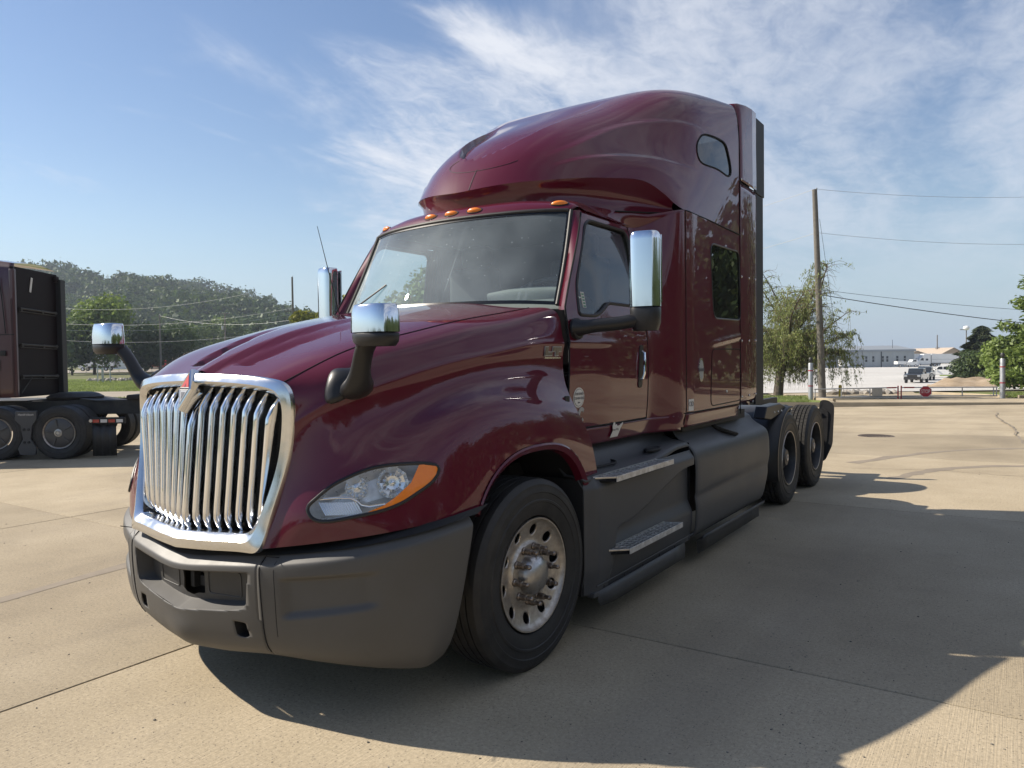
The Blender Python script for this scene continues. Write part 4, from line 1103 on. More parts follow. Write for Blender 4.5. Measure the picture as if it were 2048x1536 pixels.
# rear fairing panels, black side extenders, sleeper back
for sg in (1, -1):
    S = lambda mb: mb if sg == 1 else mb.mirrored()
    def rp(z): return 1.2 - .085 * max(0, (z - 3.45) / .45)**2 if z > 3.45 else 1.2
    lo_ = []
    for z in np.linspace(1.19, 3.19, 40):
        b = 1.202 - .05 * max(0, (1.30 - z) / .11)**2
        lo_.append([(b, 3.462, z), (b + .004, 3.63, z), (b + .003, 3.82, z), (b - .004, 3.985, z)])
    S(MB().grid(surf(np.array(lo_), 1, 5))).build('rear_panel', 'paint', TR, smooth=60, thick=.01)
    ln = [(1.203, y, 3.198) for y in np.linspace(3.46, 3.99, 6)]
    S(MB().tube(ln, .005, 6)).build('shut_line', 'gap', TR)
    S(MB().tube([(1.201, 3.458, 1.12), (1.202, 3.458, 2.4), (1.202, 3.458, 3.1), (abs(fside(3.448, 3.45, 1).x) + .002, 3.458, 3.45), (abs(fside(3.448, 3.70, 1).x) + .002, 3.458, 3.70), (abs(fside(3.448, 3.82, 1).x), 3.458, 3.82)], .0045, 6)).build('shut_line', 'gap', TR)
    for z in (1.27, 1.78, 2.36, 3.235):
        for y in (3.50, 3.72, 3.93):
            S(MB().lathe([(.004, 0), (.008, .006), (.003, .012), (0, .012)], 8, (1.203, y, z + .02 * (y - 3.5)))).build('panel_screw', 'chrome_dull', TR)
    S(MB().box((1.182, 4.135, 3.560), (.022, .29, .72))).build('side_extender', 'extender', TR, smooth=0, bevel=.006)
    S(MB().box((1.178, 4.115, 2.185), (.022, .27, 2.02))).build('side_extender', 'extender', TR, smooth=0, bevel=.006)
    # roof rear slope filling down to the back wall
rear = []
for y, k in ((3.462, 0), (3.56, .55), (3.70, .85), (3.85, 1.0), (3.985, 1.0)):
    row = []
    for p in FG[-1]:
        if p[2] < 3.215: continue
        f = float(smoothstep(3.30, 3.75, p[2])); ax = abs(p[0]); g = float(smoothstep(.95, 1.12, ax)) * f
        row.append((math.copysign(ax + (1.197 - ax) * g * k, p[0]) * (1 + .003 * math.sin(k * 3.1)), y, p[2] + k * .045 * f))
    rear.append(row)
MB().grid(np.array(rear)).build('rear_fairing', 'paint', TR, smooth=60, thick=.01)
MB().box((0, 3.90, 2.45), (2.30, .06, 2.55)).build('sleeper_back', 'paint_dull', TR, smooth=0)
MB().box((0, 3.02, 1.10), (2.26, 1.6, .08)).build('sleeper_floor', 'flat_black', TR, smooth=0)

# ---------------- cab interior
it = empty('cab_interior'); it.parent = TR
MB().grid(surf(np.array([[(x, .60 + .14 * x * x, 1.90) for x in (-.95, -.5, 0, .5, .95)], [(x, .78 + .10 * x * x, 2.00 - .01 * abs(x)) for x in (-.95, -.5, 0, .5, .95)], [(x, .98, 2.035 + .0 * x) for x in (-.95, -.5, 0, .5, .95)], [(x, 1.08, 2.02) for x in (-.95, -.5, 0, .5, .95)], [(x, 1.14, 1.75) for x in (-.95, -.5, 0, .5, .95)]]), 6, 4)).build('dashboard', 'dash', it, smooth=60)
MB().grid(surf(np.array([[(x, 1.02 - .04 * math.cos((x - .5) * 4), 2.02) for x in (.18, .34, .5, .66, .82)], [(x, .98, 2.085 + .03 * math.cos((x - .5) * 4)) for x in (.18, .34, .5, .66, .82)], [(x, 1.14, 2.06 + .03 * math.cos((x - .5) * 4)) for x in (.18, .34, .5, .66, .82)], [(x, 1.15, 1.8) for x in (.18, .34, .5, .66, .82)]]), 6, 4)).build('instrument_hood', 'dash', it, smooth=60)
q = Matrix.Rotation(rad(-58), 3, 'X'); c = Vector((.50, 1.17, 2.09))
sw = MB().tube([q @ Vector((.235 * math.cos(t), 0, .235 * math.sin(t))) + c for t in np.linspace(0, 2 * math.pi, 40, endpoint=False)], .017, 10, closed=True)
sw.tube([q @ Vector((-.23, 0, 0)) + c, q @ Vector((.23, 0, 0)) + c], .016, 8); sw.tube([c, q @ Vector((0, 0, -.23)) + c], .016, 8)
sw.lathe([(0, .0), (.03, .06), (.0, .075)], 16, tuple(c), 'y').build('steering_wheel', 'interior_mid', it)
for sx in (.5, -.5):
    st = MB().box((sx, 1.75, 2.0), (.46, .16, .80)).box((sx, 1.78, 2.50), (.28, .12, .18)).box((sx, 1.5, 1.62), (.48, .5, .16))
    st.build('seat', 'interior', it, smooth=40, bevel=.05, seg=3)
MB().box((0, 2.25, 2.05), (1.9, .04, 1.5)).build('sleeper_partition', 'interior', it, smooth=0)
MB().box((0, 1.4, 1.5), (1.9, 1.6, .06)).build('cab_floor', 'interior', it, smooth=0)
MB().box((0, 1.62, 2.63), (1.66, 1.0, .04)).build('headliner', 'interior', it, smooth=0)
MB().add([(-.15, .66, 2.0), (.17, .70, 1.995), (.16, .80, 2.035), (-.10, .76, 2.03)], [(0, 1, 2, 3)]).build('paper_sheet', 'paper', it, smooth=0, thick=.002)

# ---------------- door mirrors
def mirror_head(c, hw, hd, z0, z1, name, matn, parent, tilt=0, n_=36, pw=3.2, top=.07, bot=0.0):
    rings = []
    for z, s_ in [(z0, 1.0 if not bot else .80)] + ([(z0 + bot * .5, .97), (z0 + bot, 1.0)] if bot else []) + [(z1 - top, 1.0)] + [(z1 - top + top * math.sin(a), .80 + .20 * math.cos(a)) for a in np.linspace(.25, 1.35, 6)] + [(z1, .55), (z1 + .004, .02)]:
        ring = []
        for k in range(n_):
            t = 2 * math.pi * k / n_; co, si = math.cos(t), math.sin(t)
            x = hw * s_ * math.copysign(abs(co)**(2 / pw), co); y = hd * (s_ if si < 0 else 1) * math.copysign(abs(si)**(2 / pw), si)
            if y > 0: y *= .55
            ca, sa = math.cos(tilt), math.sin(tilt)
            ring.append((c[0] + x * ca - y * sa, c[1] + x * sa + y * ca, z))
        rings.append(ring)
    return MB().grid(np.array(rings), wrap=True)
for sg in (1, -1):
    S = lambda mb: mb if sg == 1 else mb.mirrored()
    dm_ = empty('door_mirror'); dm_.parent = TR
    S(mirror_head((1.392, .955), .094, .078, 1.945, 2.400, 'x', 'chrome', None, rad(11), top=.05)).build('mirror_shell', 'chrome', dm_, smooth=60)
    base = mirror_head((1.392, .957), .092, .076, 1.80, 1.942, 'x', '', None, rad(11), top=.005, bot=.09)
    S(base).build('mirror_base', 'black_plastic', dm_, smooth=50)
    arm = [(1.05, .685, 1.822), (1.09, .695, 1.822), (1.16, .74, 1.832), (1.26, .84, 1.845), (1.36, .93, 1.87)]
    S(MB().tube(spline(arm, 5), [.062 - .018 * min(1, k / 8) for k in range(21)], 14, flat=.95)).build('mirror_arm', 'black_plastic', dm_, smooth=60)
    S(MB().tube([(1.03, .70, 1.815), (1.075, .70, 1.815)], .066, 18, flat=1.0)).build('arm_mount', 'black_plastic', dm_, smooth=40, bevel=.01)
    S(MB().add([(1.30, 1.005, 1.97), (1.485, .99, 1.97), (1.485, .99, 2.38), (1.30, 1.005, 2.38)], [(0, 1, 2, 3)])).build('mirror_glass', 'chrome', dm_, smooth=0, thick=.003)
    # hood mirror
    hm = empty('hood_mirror'); hm.parent = TR
    S(mirror_head((1.055, -1.02), .118, .080, 1.752, 1.870, 'x', '', None, rad(0), top=.105, pw=2.6)).build('mirror_shell', 'chrome', hm, smooth=60)
    S(mirror_head((1.055, -1.018), .112, .080, 1.694, 1.750, 'x', '', None, rad(0), top=.003, pw=2.5, bot=.035)).build('mirror_base', 'black_plastic', hm, smooth=50)
    pth = spline([(.985, -1.0, 1.725), (.945, -.985, 1.68), (.90, -.965, 1.60), (.86, -.94, 1.54), (.80, -.90, 1.50)], 5)
    S(MB().tube(pth, [.05, .049, .048, .047, .046, .045, .045, .045, .045, .046, .047, .049, .052, .056, .06, .066, .072, .076, .078, .078, .07], 12, flat=.62)).build('mirror_arm', 'black_plastic', hm, smooth=60)
    pad = spline([(-1.045, 1.45), (-1.035, 1.54), (-.985, 1.60), (-.90, 1.605), (-.85, 1.62), (-.815, 1.59), (-.825, 1.535), (-.90, 1.49)], 5, True)
    pts_o, pts_i = [], []
    def hside(y, z, off):
        d = Vector((-.88, .47, 0)).normalized(); o = Vector((.80, y, z)) - d * 2
        h = HOODBVH.ray_cast(o, d); return (h[0] - d * off) if h[0] is not None else Vector((.8, y, z)) - d * off
    cy, cz_ = -.93, 1.55
    prs = []
    for s_, o_f in ((1.0, -.02), (1.0, .012), (.93, .026), (.7, .036), (.35, .042), (.02, .044)):
        prs.append([tuple(hside(cy + (y - cy) * s_, cz_ + (z - cz_) * s_, o_f)) for y, z in pad])
    S(MB().grid(np.array(prs), wrap=True)).build('mirror_pad', 'black_plastic', hm, smooth=60)
MB().tube([(-.66, .40, 1.88), (-.66, .37, 1.98), (-.66, .19, 2.555)], [.006, .004, .002], 6).build('antenna', 'black_plastic', TR)
MB().tube([(-.58, .475, 1.985), (-.60, .515, 2.04), (-.40, .575, 2.17)], .006, 6).build('wiper', 'black_plastic', TR)

# ---------------- side skirts, steps, tank fairing
for sg in (1, -1):
    S = lambda mb: mb if sg == 1 else mb.mirrored()
    sk = empty('step_fairing'); sk.parent = TR
    # outer face x(y,z): upper band proud, toe recess around the lower step
    ys = np.linspace(.52, 2.197, 120); zs = np.linspace(.235, .925, 90)
    Y3, Z3 = np.meshgrid(ys, zs)
    X3 = 1.238 - .03 * smoothstep(.80, .93, Z3) * 0 - .05 * (1 - smoothstep(.52, .62, Y3))
    edge = .585 + .22 * smoothstep(.9, 2.15, Y3)                     # top edge of the toe recess
    rec = (1 - smoothstep(edge - .010, edge + .012, Z3)) * smoothstep(.83, .88, Y3 - .0 + (Z3 - .5) * -.35)
    X3 = X3 - .055 * rec * (.35 + .65 * smoothstep(.44, .56, Z3) + .35 * 0)
    X3 = X3 - .02 * (1 - smoothstep(.24, .40, Z3))
    X3 = X3 - .004 * smoothstep(2.17, 2.197, Y3) - .035 * smoothstep(.86, .925, Z3)
    Gk = np.stack([X3, Y3, Z3], -1)
    S(MB().grid(Gk)).build('step_panel', 'skirt_plastic', sk, smooth=60, thick=.008)
    # shelf on top
    sh = np.array([[(1.200, y, .916 + .044 * float(smoothstep(1.6, 2.0, y))) for y in np.linspace(.52, 2.19, 24)], [(1.17, y, .938 + .05 * float(smoothstep(1.5, 2.0, y))) for y in np.linspace(.52, 2.19, 24)], [(1.06, y, .945 + .06 * float(smoothstep(1.5, 2.0, y))) for y in np.linspace(.52, 2.19, 24)], [(1.00, y, 1.02 + .01 * float(smoothstep(1.5, 2.0, y))) for y in np.linspace(.52, 2.19, 24)], [(.97, y, 1.09) for y in np.linspace(.52, 2.19, 24)]])
    S(MB().grid(sh)).build('step_shelf', 'skirt_plastic', sk, smooth=60, thick=.01)
    S(MB().grid(np.array([[(1.18, .522, z) for z in (.235, .6, .925)], [(.75, .522, z) for z in (.235, .6, .925)]]))).build('front_wall', 'flat_black', sk)
    S(MB().tube(spline([(1.10, .78, .955), (1.12, .95, .957), (1.10, 1.12, .957), (1.03, 1.16, .96), (1.02, .90, .975)], 5), .008, 8)).build('hand_hold_slot', 'flat_black', sk)
    S(MB().tube([(1.10 + .035 * math.cos(t), 1.72 + .10 * math.sin(t), .975) for t in np.linspace(0, 2 * math.pi, 24, endpoint=False)], .014, 8, closed=True)).build('filler_recess', 'flat_black', sk)
    S(MB().lathe([(0, 0), (.004, .05), (0, .055)], 16, (1.10, 1.72, .978), 'z')).build('filler_cap', 'flat_black', sk)
    for y in np.linspace(.70, 2.1, 6): S(MB().lathe([(0, 0), (.004, .007), (0, .010)], 8, (1.222, y, .262))).build('panel_bolt', 'chassis', sk)
    S(MB().tube([(1.226, y, .286) for y in np.linspace(.60, 2.18, 8)], .004, 6)).build('panel_rib', 'skirt_plastic', sk)
    # lower valance
    S(MB().grid(np.array([[(1.222, y, .25) for y in np.linspace(.62, 2.02, 8)], [(1.226, y, .195) for y in np.linspace(.62, 2.02, 8)], [(1.222, y, .135 + .02 * float(1 - smoothstep(.62, .75, y))) for y in np.linspace(.66, 2.02, 8)]]))).build('valance', 'skirt_plastic', sk, smooth=40, thick=.006)
    S(MB().box((1.20, .60, .235), (.05, .06, .03))).build('clip', 'skirt_plastic', sk, smooth=0, bevel=.006)
    # steps with a pierced, bright tread
    for (y0, y1, x0, x1, z, sl) in ((.665, 1.615, 1.190, 1.300, .922, .16), (.765, 1.690, 1.215, 1.335, .470, .15)):
        sp = empty('step'); sp.parent = sk
        poly = [(y0 - .04, x0), (y0 + .07, x1), (y1, x1), (y1 - .10 * (z < .6) - .02, x0)]
        fnp = lambda u, v, w, z=z: (v, u, z + w)
        edge_ = []
        S(MB().beam((x1, y0 + .06, z - .010), (x1, y1, z - .010), .006, .036)).build('front_lip', 'alu_tread', sp, smooth=0, bevel=.002)
        S(MB().beam((x0, y0 - .04, z + .004), (x0, y1 - .05, z + .004), .012, .012)).build('back_rail', 'alu_bright', sp, smooth=0, bevel=.002)
        S(MB().beam((x0, y0 - .04, z), (x1, y0 + .07, z), .012, .012)).build('end_rail', 'alu_bright', sp, smooth=0, bevel=.002)
        S(MB().beam((x0, y1 - .06, z), (x1, y1, z), .012, .012)).build('end_rail', 'alu_bright', sp, smooth=0, bevel=.002)
        lat = MB(); L = y1 - y0; npi = 15
        for k in range(-3, npi + 3):
            for d in (1, -1):
                ya = y0 + L * k / npi; yb = ya + d * .11
                pa, pb = (x0, ya), (x1, yb)
                # clip to the tray
                t0, t1 = 0.0, 1.0
                lo = lambda x: y0 - .03 + .10 * (x - x0) / (x1 - x0); hi = lambda x: y1 - .06 + .05 * (x - x0) / (x1 - x0)
                P = [(pa[0] + (pb[0] - pa[0]) * t, pa[1] + (pb[1] - pa[1]) * t) for t in np.linspace(0, 1, 9)]
                P = [p for p in P if lo(p[0]) <= p[1] <= hi(p[0])]
                if len(P) >= 2: lat.beam((P[0][0], P[0][1], z), (P[-1][0], P[-1][1], z), .013, .006)
        S(lat).build('tread_mesh', 'alu_tread', sp, smooth=0)
        S(MB().prism([(y0 - .02, x0 + .002), (y0 + .075, x1 - .004), (y1 - .01, x1 - .004), (y1 - .07, x0 + .002)], lambda u, v, w, z=z: (v, u, z + w), -.030, -.018)).build('tray', 'gap', sp, smooth=0)
    # tank fairing
    tf = empty('tank_fairing'); tf.parent = TR
    ys = np.linspace(2.205, 4.42, 70)
    prof = [(1.03, 1.085), (1.07, 1.06), (1.085, 1.035), (1.12, 1.0), (1.185, .955), (1.225, .915), (1.245, .86), (1.252, .78), (1.248, .62), (1.243, .56), (1.250, .52), (1.254, .44), (1.250, .36), (1.235, .285), (1.20, .245), (1.13, .23)]
    prof = spline(prof, 3)
    rows = []
    for y in ys:
        e = float(smoothstep(4.15, 4.42, y)); st = 1 - float(smoothstep(2.205, 2.26, y))
        row = []
        for x, z in prof:
            z2 = z - .10 * e * float(smoothstep(.9, 1.06, z)); x2 = x - .10 * e**2 - .008 * st
            y2 = y - .22 * (1 - float(smoothstep(.24, .66, z))) * float(smoothstep(3.6, 4.42, y))
            # body line rising to the rear
            x2 += .006 * math.exp(-((z - (.60 + .09 * (y - 2.2) / 2.0)) / .02)**2)
            row.append((x2, y2, z2))
        rows.append(row)
    S(MB().grid(np.array(rows))).build('tank_panel', 'skirt_plastic', tf, smooth=60, thick=.008)
    S(MB().grid(np.array([[(1.262, y, .245) for y in np.linspace(2.32, 4.02, 8)], [(1.255, y, .215) for y in np.linspace(2.32, 4.02, 8)], [(1.205, y, .20) for y in np.linspace(2.32, 4.02, 8)], [(1.20, y, .085) for y in np.linspace(2.36, 4.04, 8)]]))).build('valance', 'skirt_plastic', tf, smooth=30, thick=.006)
    sc_ = roundpoly([(2.90, 1.075), (3.06, 1.10), (3.08, 1.06), (3.02, 1.0), (3.20, .965), (3.24, .945), (3.12, .95), (2.92, 1.01)], .03, 4)
    S(MB().tube(spline([(1.062, 2.93, 1.085), (1.066, 3.02, 1.09), (1.08, 3.04, 1.05), (1.115, 3.06, 1.02), (1.17, 3.14, .985), (1.205, 3.30, .948)], 5), .030, 10, flat=.55)).build('strap_slot', 'flat_black', tf, smooth=50)
    S(MB().beam((1.04, 2.20, .25), (1.04, 2.20, .98), .30, .012)).build('panel_gap', 'gap', tf, smooth=0)
    # fender over the first drive wheel
    qf = empty('quarter_fender'); qf.parent = TR
    ang = np.linspace(rad(200), rad(82), 18)
    g = np.array([[(1.0 + .205 * (b), 5.287 + .58 * math.cos(a) , .51 + .575 * math.sin(a)) for b in (-2.2, -1, 0, 1)] for a in ang])
    S(MB().grid(g)).build('fender_blade', 'black_plastic', qf, smooth=50, thick=.01)
    g = np.array([[(1.206, 5.287 + (.58 + e_) * math.cos(a), .51 + (.575 + e_) * math.sin(a)) for e_ in (.0, -.03)] for a in ang])
    S(MB().grid(g)).build('fender_edge', 'black_plastic', qf, smooth=50, thick=.006)
    S(MB().prism([(4.35, 1.01), (4.45, 1.125), (4.95, 1.135), (5.18, 1.09), (5.24, 1.06), (4.95, 1.02), (4.6, .98)], lambda u, v, w: (w, u, v), 1.05, 1.17)).build('fender_cap', 'black_plastic', qf, smooth=30, bevel=.01)
    for y in (4.72, 4.86, 5.0): S(MB().lathe([(0, 0), (.006, .008), (0, .012)], 8, (1.172, y, 1.05))).build('rivet', 'chrome_dull', qf)
    # mud flap behind the tandem
    mf = empty('mud_flap'); mf.parent = TR
    fp = roundpoly([(.62, .86), (1.06, .88), (1.075, 1.045), (1.17, 1.045), (1.25, .99), (1.255, .90), (1.235, .45), (1.14, .22), (.72, .20), (.64, .25)], .05, 5)
    fz = lambda u, v, w: (u, 7.36 + w + .10 * max(0, v - .85) - .06 * max(0, .4 - v), v)
    S(MB().prism(fp, fz, 0, .012)).build('flap_sheet', 'flap', mf, smooth=40)
    fpi = [(.93 + (u - .93) * .78, .62 + (v - .62) * .74) for u, v in fp]
    S(MB().prism(fpi, fz, -.012, .0)).build('flap_rib', 'flap', mf, smooth=40)
    S(MB().tube([(.45, 7.34, .86), (1.1, 7.34, .86)], .018, 8)).build('flap_hanger', 'chassis', mf)

# ---------------- wheels
def tyre_prof(w, R, r):
    h = w / 2
    return [(-h * .72, r), (-h * .80, r + .012), (-h * .90, r + .018), (-h * .91, r + .026), (-h * .955, r + .040), (-h * .985, r + (R - r) * .40), (-h * 1.015, r + (R - r) * .42), (-h * 1.015, r + (R - r) * .47), (-h * .985, r + (R - r) * .49), (-h * .98, R - .076), (-h * 1.005, R - .072), (-h * 1.0, R - .066), (-h * .97, R - .052), (-h * .945, R - .036), (-h * .95, R - .032), (-h * .86, R - .012), (-h * .80, R - .004)]
def tyre(w=.285, R=.505, r=.292, ribs=5, n=72):
    h = w / 2; p = tyre_prof(w, R, r); tr_ = []
    tw = h * .80 * 2; rw = tw / ribs
    for k in range(ribs):
        a = -h * .80 + k * rw; g = .0045
        if k: tr_ += [(a - g, R - .003), (a - g * .6, R - .016), (a + g * .6, R - .016), (a + g, R - .003)]
        tr_ += [(a + rw * .5, R)]
    prof = p + tr_ + [(-x, y) for x, y in p[::-1]]
    m = MB().lathe(prof, n); return m
def wheel_at(name, cx, cy, cz, sg, kind, steer=0.0):
    w = empty(name, (cx, cy, cz), 0); w.parent = TR
    w.rotation_euler = (rng.uniform(0, 6.28), 0, 0)
    w.rotation_euler = (0, 0, steer)
    S = lambda mb: mb if sg == 1 else mb.mirrored()
    if kind == 'steer':
        S(tyre(.292, .505, .293, 5)).build('tyre', 'rubber', w, smooth=28)
        prof = [(.128, .300), (.134, .297), (.133, .290), (.118, .284), (.110, .276), (.104, .262), (.096, .235), (.088, .205), (.084, .180), (.090, .165), (.100, .157), (.1005, .10), (.1005, .0)]
        V, F = [], []
        nA = 200; pr = []
        for a, b in zip(prof[:-1], prof[1:]):
            k_ = max(1, int(math.dist(a, b) / .009)); pr += [(a[0] + (b[0] - a[0]) * t / k_, a[1] + (b[1] - a[1]) * t / k_) for t in range(k_)]
        pr.append((prof[-1][0], .001))
        mb = MB().lathe(pr, nA); V, F = mb.V, mb.F
        for k in range(10):
            a = 2 * math.pi * (k + .25) / 10; cyy, czz = .232 * math.cos(a), .232 * math.sin(a)
            hp = [(cyy + .030 * math.cos(t), czz + .030 * math.sin(t)) for t in np.linspace(0, 2 * math.pi, 20, endpoint=False)]
            V, hi_, F = split(V, F, hp, (0, 1, 0), (0, 0, 1))
        rim = S(MB().add(*pack(V, F))).build('rim', 'alu', w, smooth=45, thick=.012)
        S(MB().lathe([(-.13, .288), (.10, .288)], 48)).build('rim_barrel', 'wheel_black', w)
        S(MB().lathe([(.02, .285), (.02, .0)], 32)).build('brake_drum', 'gap', w)
        S(MB().lathe([(.100, .108), (.118, .106), (.142, .098), (.162, .080), (.173, .052), (.178, .018), (.179, .0)], 36)).build('hub_cap', 'hubcap', w, smooth=60)
        for k in range(10):
            a = 2 * math.pi * k / 10 + .1; c = (0, .1425 * math.cos(a), .1425 * math.sin(a))
            S(MB().lathe([(.099, .021), (.108, .021), (.112, .0175), (.135, .0175), (.150, .016), (.152, .011), (.172, .0105), (.182, .013), (.190, .009), (.193, .0)], 12, c)).build('lug_nut', 'nut', w, smooth=35)
    else:
        outer = empty('x') if False else None
        for off in (0, -.345):
            tt = tyre(.275, .510, .292, 5); tt.V = [(x + off, y, z) for x, y, z in tt.V]; tt = S(tt)
            to = tt.build('tyre', 'rubber', w, smooth=28)
            if off == 0:
                # tread blocks: short cross cuts laid as slim blocks over each rib
                tb = MB(); h = .275 / 2; rw = h * 1.6 / 5
                for k in range(5):
                    a = -h * .8 + k * rw
                    for q in range(64):
                        t0 = 2 * math.pi * (q + .08 + .2 * (k % 2)) / 64; t1 = t0 + 2 * math.pi * .80 / 64
                        vv = []
                        for t in (t0, t1):
                            for x in (a + .006, a + rw - .006):
                                for R_ in (.505, .5135): vv.append((x, R_ * math.cos(t), R_ * math.sin(t)))
                        tb.add(vv, [(0, 1, 3, 2), (4, 6, 7, 5), (0, 4, 5, 1), (2, 3, 7, 6), (1, 5, 7, 3)])
                S(tb).build('tread_blocks', 'tread', w, smooth=0, fix=False)
        S(MB().lathe([(.125, .300), (.131, .297), (.128, .288), (.100, .278), (.060, .272), (-.02, .268), (-.035, .24), (-.045, .18), (-.05, .10)], 60)).build('rim', 'wheel_black', w, smooth=50)
        S(MB().lathe([(.124, .301), (.133, .298), (.131, .291), (.126, .289)], 60)).build('rim_flange', 'alu', w, smooth=50)
        S(MB().lathe([(-.05, .13), (.06, .125), (.075, .10), (.10, .085), (.104, .0)], 28)).build('axle_hub', 'wheel_black', w, smooth=40)
        S(MB().lathe([(.104, .04), (.112, .038), (.113, .022), (.106, .018)], 18)).build('hub_ring', 'alu', w)
        for k in range(10):
            a = 2 * math.pi * k / 10; c = (0, .1425 * math.cos(a), .1425 * math.sin(a))
            S(MB().lathe([(-.048, .020), (-.01, .019), (.0, .014), (.02, .012), (.022, 0)], 8, c)).build('lug_nut', 'wheel_black', w, smooth=35)
    return w
for sg in (1, -1):
    wheel_at('front_wheel', sg * 1.048, 0, .500, sg, 'steer', -.038)
    wheel_at('drive_wheel', sg * 1.055, 5.287, .508, sg, 'drive')
    wheel_at('drive_wheel', sg * 1.055, 6.607, .508, sg, 'drive')

# ---------------- chassis
ch = empty('chassis_frame'); ch.parent = TR
for sg in (1, -1): MB().box((sg * .43, 3.4, .93), (.08, 8.3, .27)).build('frame_rail', 'chassis', ch, smooth=0, bevel=.008)
MB().box((0, 0, .48), (1.9, .14, .14)).build('front_axle', 'chassis', ch, smooth=0, bevel=.03)
for y in (5.287, 6.607):
    MB().lathe([(-.75, .09), (-.3, .10), (-.18, .22), (.18, .22), (.3, .10), (.75, .09)], 20, (0, y, .508)).build('drive_axle', 'chassis', ch)
for y in (2.6, 4.3, 5.95, 7.4): MB().box((0, y, .93), (.8, .12, .2)).build('cross_member', 'chassis', ch, smooth=0)
MB().lathe([(-.35, .0), (-.34, .33), (.34, .33), (.35, 0)], 24, (.86, 3.2, .62), 'y').build('fuel_tank', 'chassis', ch)
MB().lathe([(-.35, .0), (-.34, .33), (.34, .33), (.35, 0)], 24, (-.86, 3.2, .62), 'y').build('fuel_tank', 'chassis', ch)
fw_ = MB().lathe([(0, 0), (.0, .46), (.05, .47), (.06, .40), (.06, 0)], 32, (0, 5.9, 1.10), 'z'); fw_.build('fifth_wheel', 'chassis', ch, smooth=30)
MB().box((0, 5.9, 1.07), (.9, .4, .08)).build('fifth_wheel_base', 'chassis', ch, smooth=0)
MB().box((0, 2.0, .75), (1.5, 3.2, .5)).build('transmission_mass', 'flat_black', ch, smooth=0)

# ---------------- badges and stickers
def side_fn(y0, z0, off=.003, su=1.0, tilt=0.0):
    # text plane on the driver side: u runs towards the rear
    def f(u, v, w):
        y, z = y0 + u * math.cos(tilt) - v * math.sin(tilt), z0 + u * math.sin(tilt) + v * math.cos(tilt)
        return (float(xside(y, z)) + off + w, y, z)
    return f
bd = empty('model_badge'); bd.parent = TR
def hood_pt(y, z, off):
    h = HOODBVH.ray_cast(Vector((3, y, z)), Vector((-1, 0, 0))); return Vector((h[0].x + off if h[0] is not None else 1.02, y, z))
def bx_(y0, y1, z0, z1, d, matn, nm):
    MB().add([hood_pt(y, z, d0) for d0 in (.0, d) for y, z in ((y0, z0), (y1, z0), (y1, z1), (y0, z1))], [(0, 1, 2, 3), (4, 7, 6, 5), (0, 4, 5, 1), (1, 5, 6, 2), (2, 6, 7, 3), (3, 7, 4, 0)]).build(nm, matn, bd, smooth=0)
for (a, b, c, d) in ((.383, .408, 1.655, 1.702), (.383, .452, 1.655, 1.672), (.462, .545, 1.680, 1.702), (.490, .517, 1.655, 1.702)):
    bx_(a - .005, b + .005, c - .005, d + .005, .006, 'decal_grey', 'letter_rim')
    bx_(a, b, c, d, .009, 'emblem_dark', 'letter')
bx_(.383, .545, 1.636, 1.644, .006, 'chrome_dull', 'underline')
def disc(name, y0, z0, r, rings):
    e = empty(name); e.parent = TR; fn = side_fn(y0, z0, .0)
    for k, (rr, mt) in enumerate(rings):
        MB().prism([(rr * math.cos(t), rr * math.sin(t)) for t in np.linspace(0, 2 * math.pi, 36, endpoint=False)], fn, .001, .002 + .0006 * k).build('sticker_layer', mt, e, smooth=0)
    return e
e = disc('round_sticker', .722, 1.395, .062, ((.062, 'decal_white'), (.054, 'decal_dark'), (.051, 'decal_white')))
for body_, v, s_ in (('CERTIFIED', .022, .021), ('CLEAN IDLE', -.004, .022), ('EPA', -.031, .015)):
    text_mb(body_, s_, (lambda vv: (lambda u, v2, w: side_fn(.722, 1.395 + vv)(u, v2, w + .002)))(v), .0008).build('sticker_lettering', 'decal_dark', e, smooth=0)
e = empty('letter_badge'); e.parent = TR
P = [(.040 * math.cos(t), .050 * math.sin(t)) for t in np.linspace(.7, 2 * math.pi - .7, 20)]; Pi = [(x * .45 + .004, y * .5) for x, y in P[::-1]]
poly = P + Pi
mb = MB(); n_ = len(P)
fnb = side_fn(.758, 1.285, .003)
mb.grid(np.array([[fnb(*P[k], 0), fnb(*Pi[n_ - 1 - k], 0)] for k in range(n_)])).build('badge_shape', 'decal_grey', e, smooth=0, thick=.002)
e = empty('cab_sticker'); e.parent = TR
poly = [(-.065, -.045), (.045, -.045), (.075, .010), (.105, .040), (.10, .048), (.055, .030), (.02, .028), (.005, .04), (-.012, .034), (-.02, .055), (-.04, .055), (-.05, .03), (-.04, .0)]
MB().prism(poly, side_fn(1.20, 1.155, .0105), 0, .0015).build('sticker_layer', 'decal_white', e, smooth=0)
text_mb('SmartWay', .022, lambda u, v, w: side_fn(1.20, 1.160, .0125)(u, v, w), .0006).build('sticker_lettering', 'decal_dark', e, smooth=0)
e = empty('number_plate_sticker'); e.parent = TR
MB().prism([(-.045, -.045), (.045, -.045), (.045, .045), (-.045, .045)], side_fn(2.235, 1.268, .001), 0, .0015).build('sticker_layer', 'decal_white', e, smooth=0)
text_mb('CID', .052, side_fn(2.235, 1.275, .003), .0006).build('sticker_lettering', 'decal_dark', e, smooth=0)
e = empty('oval_badge'); e.parent = TR
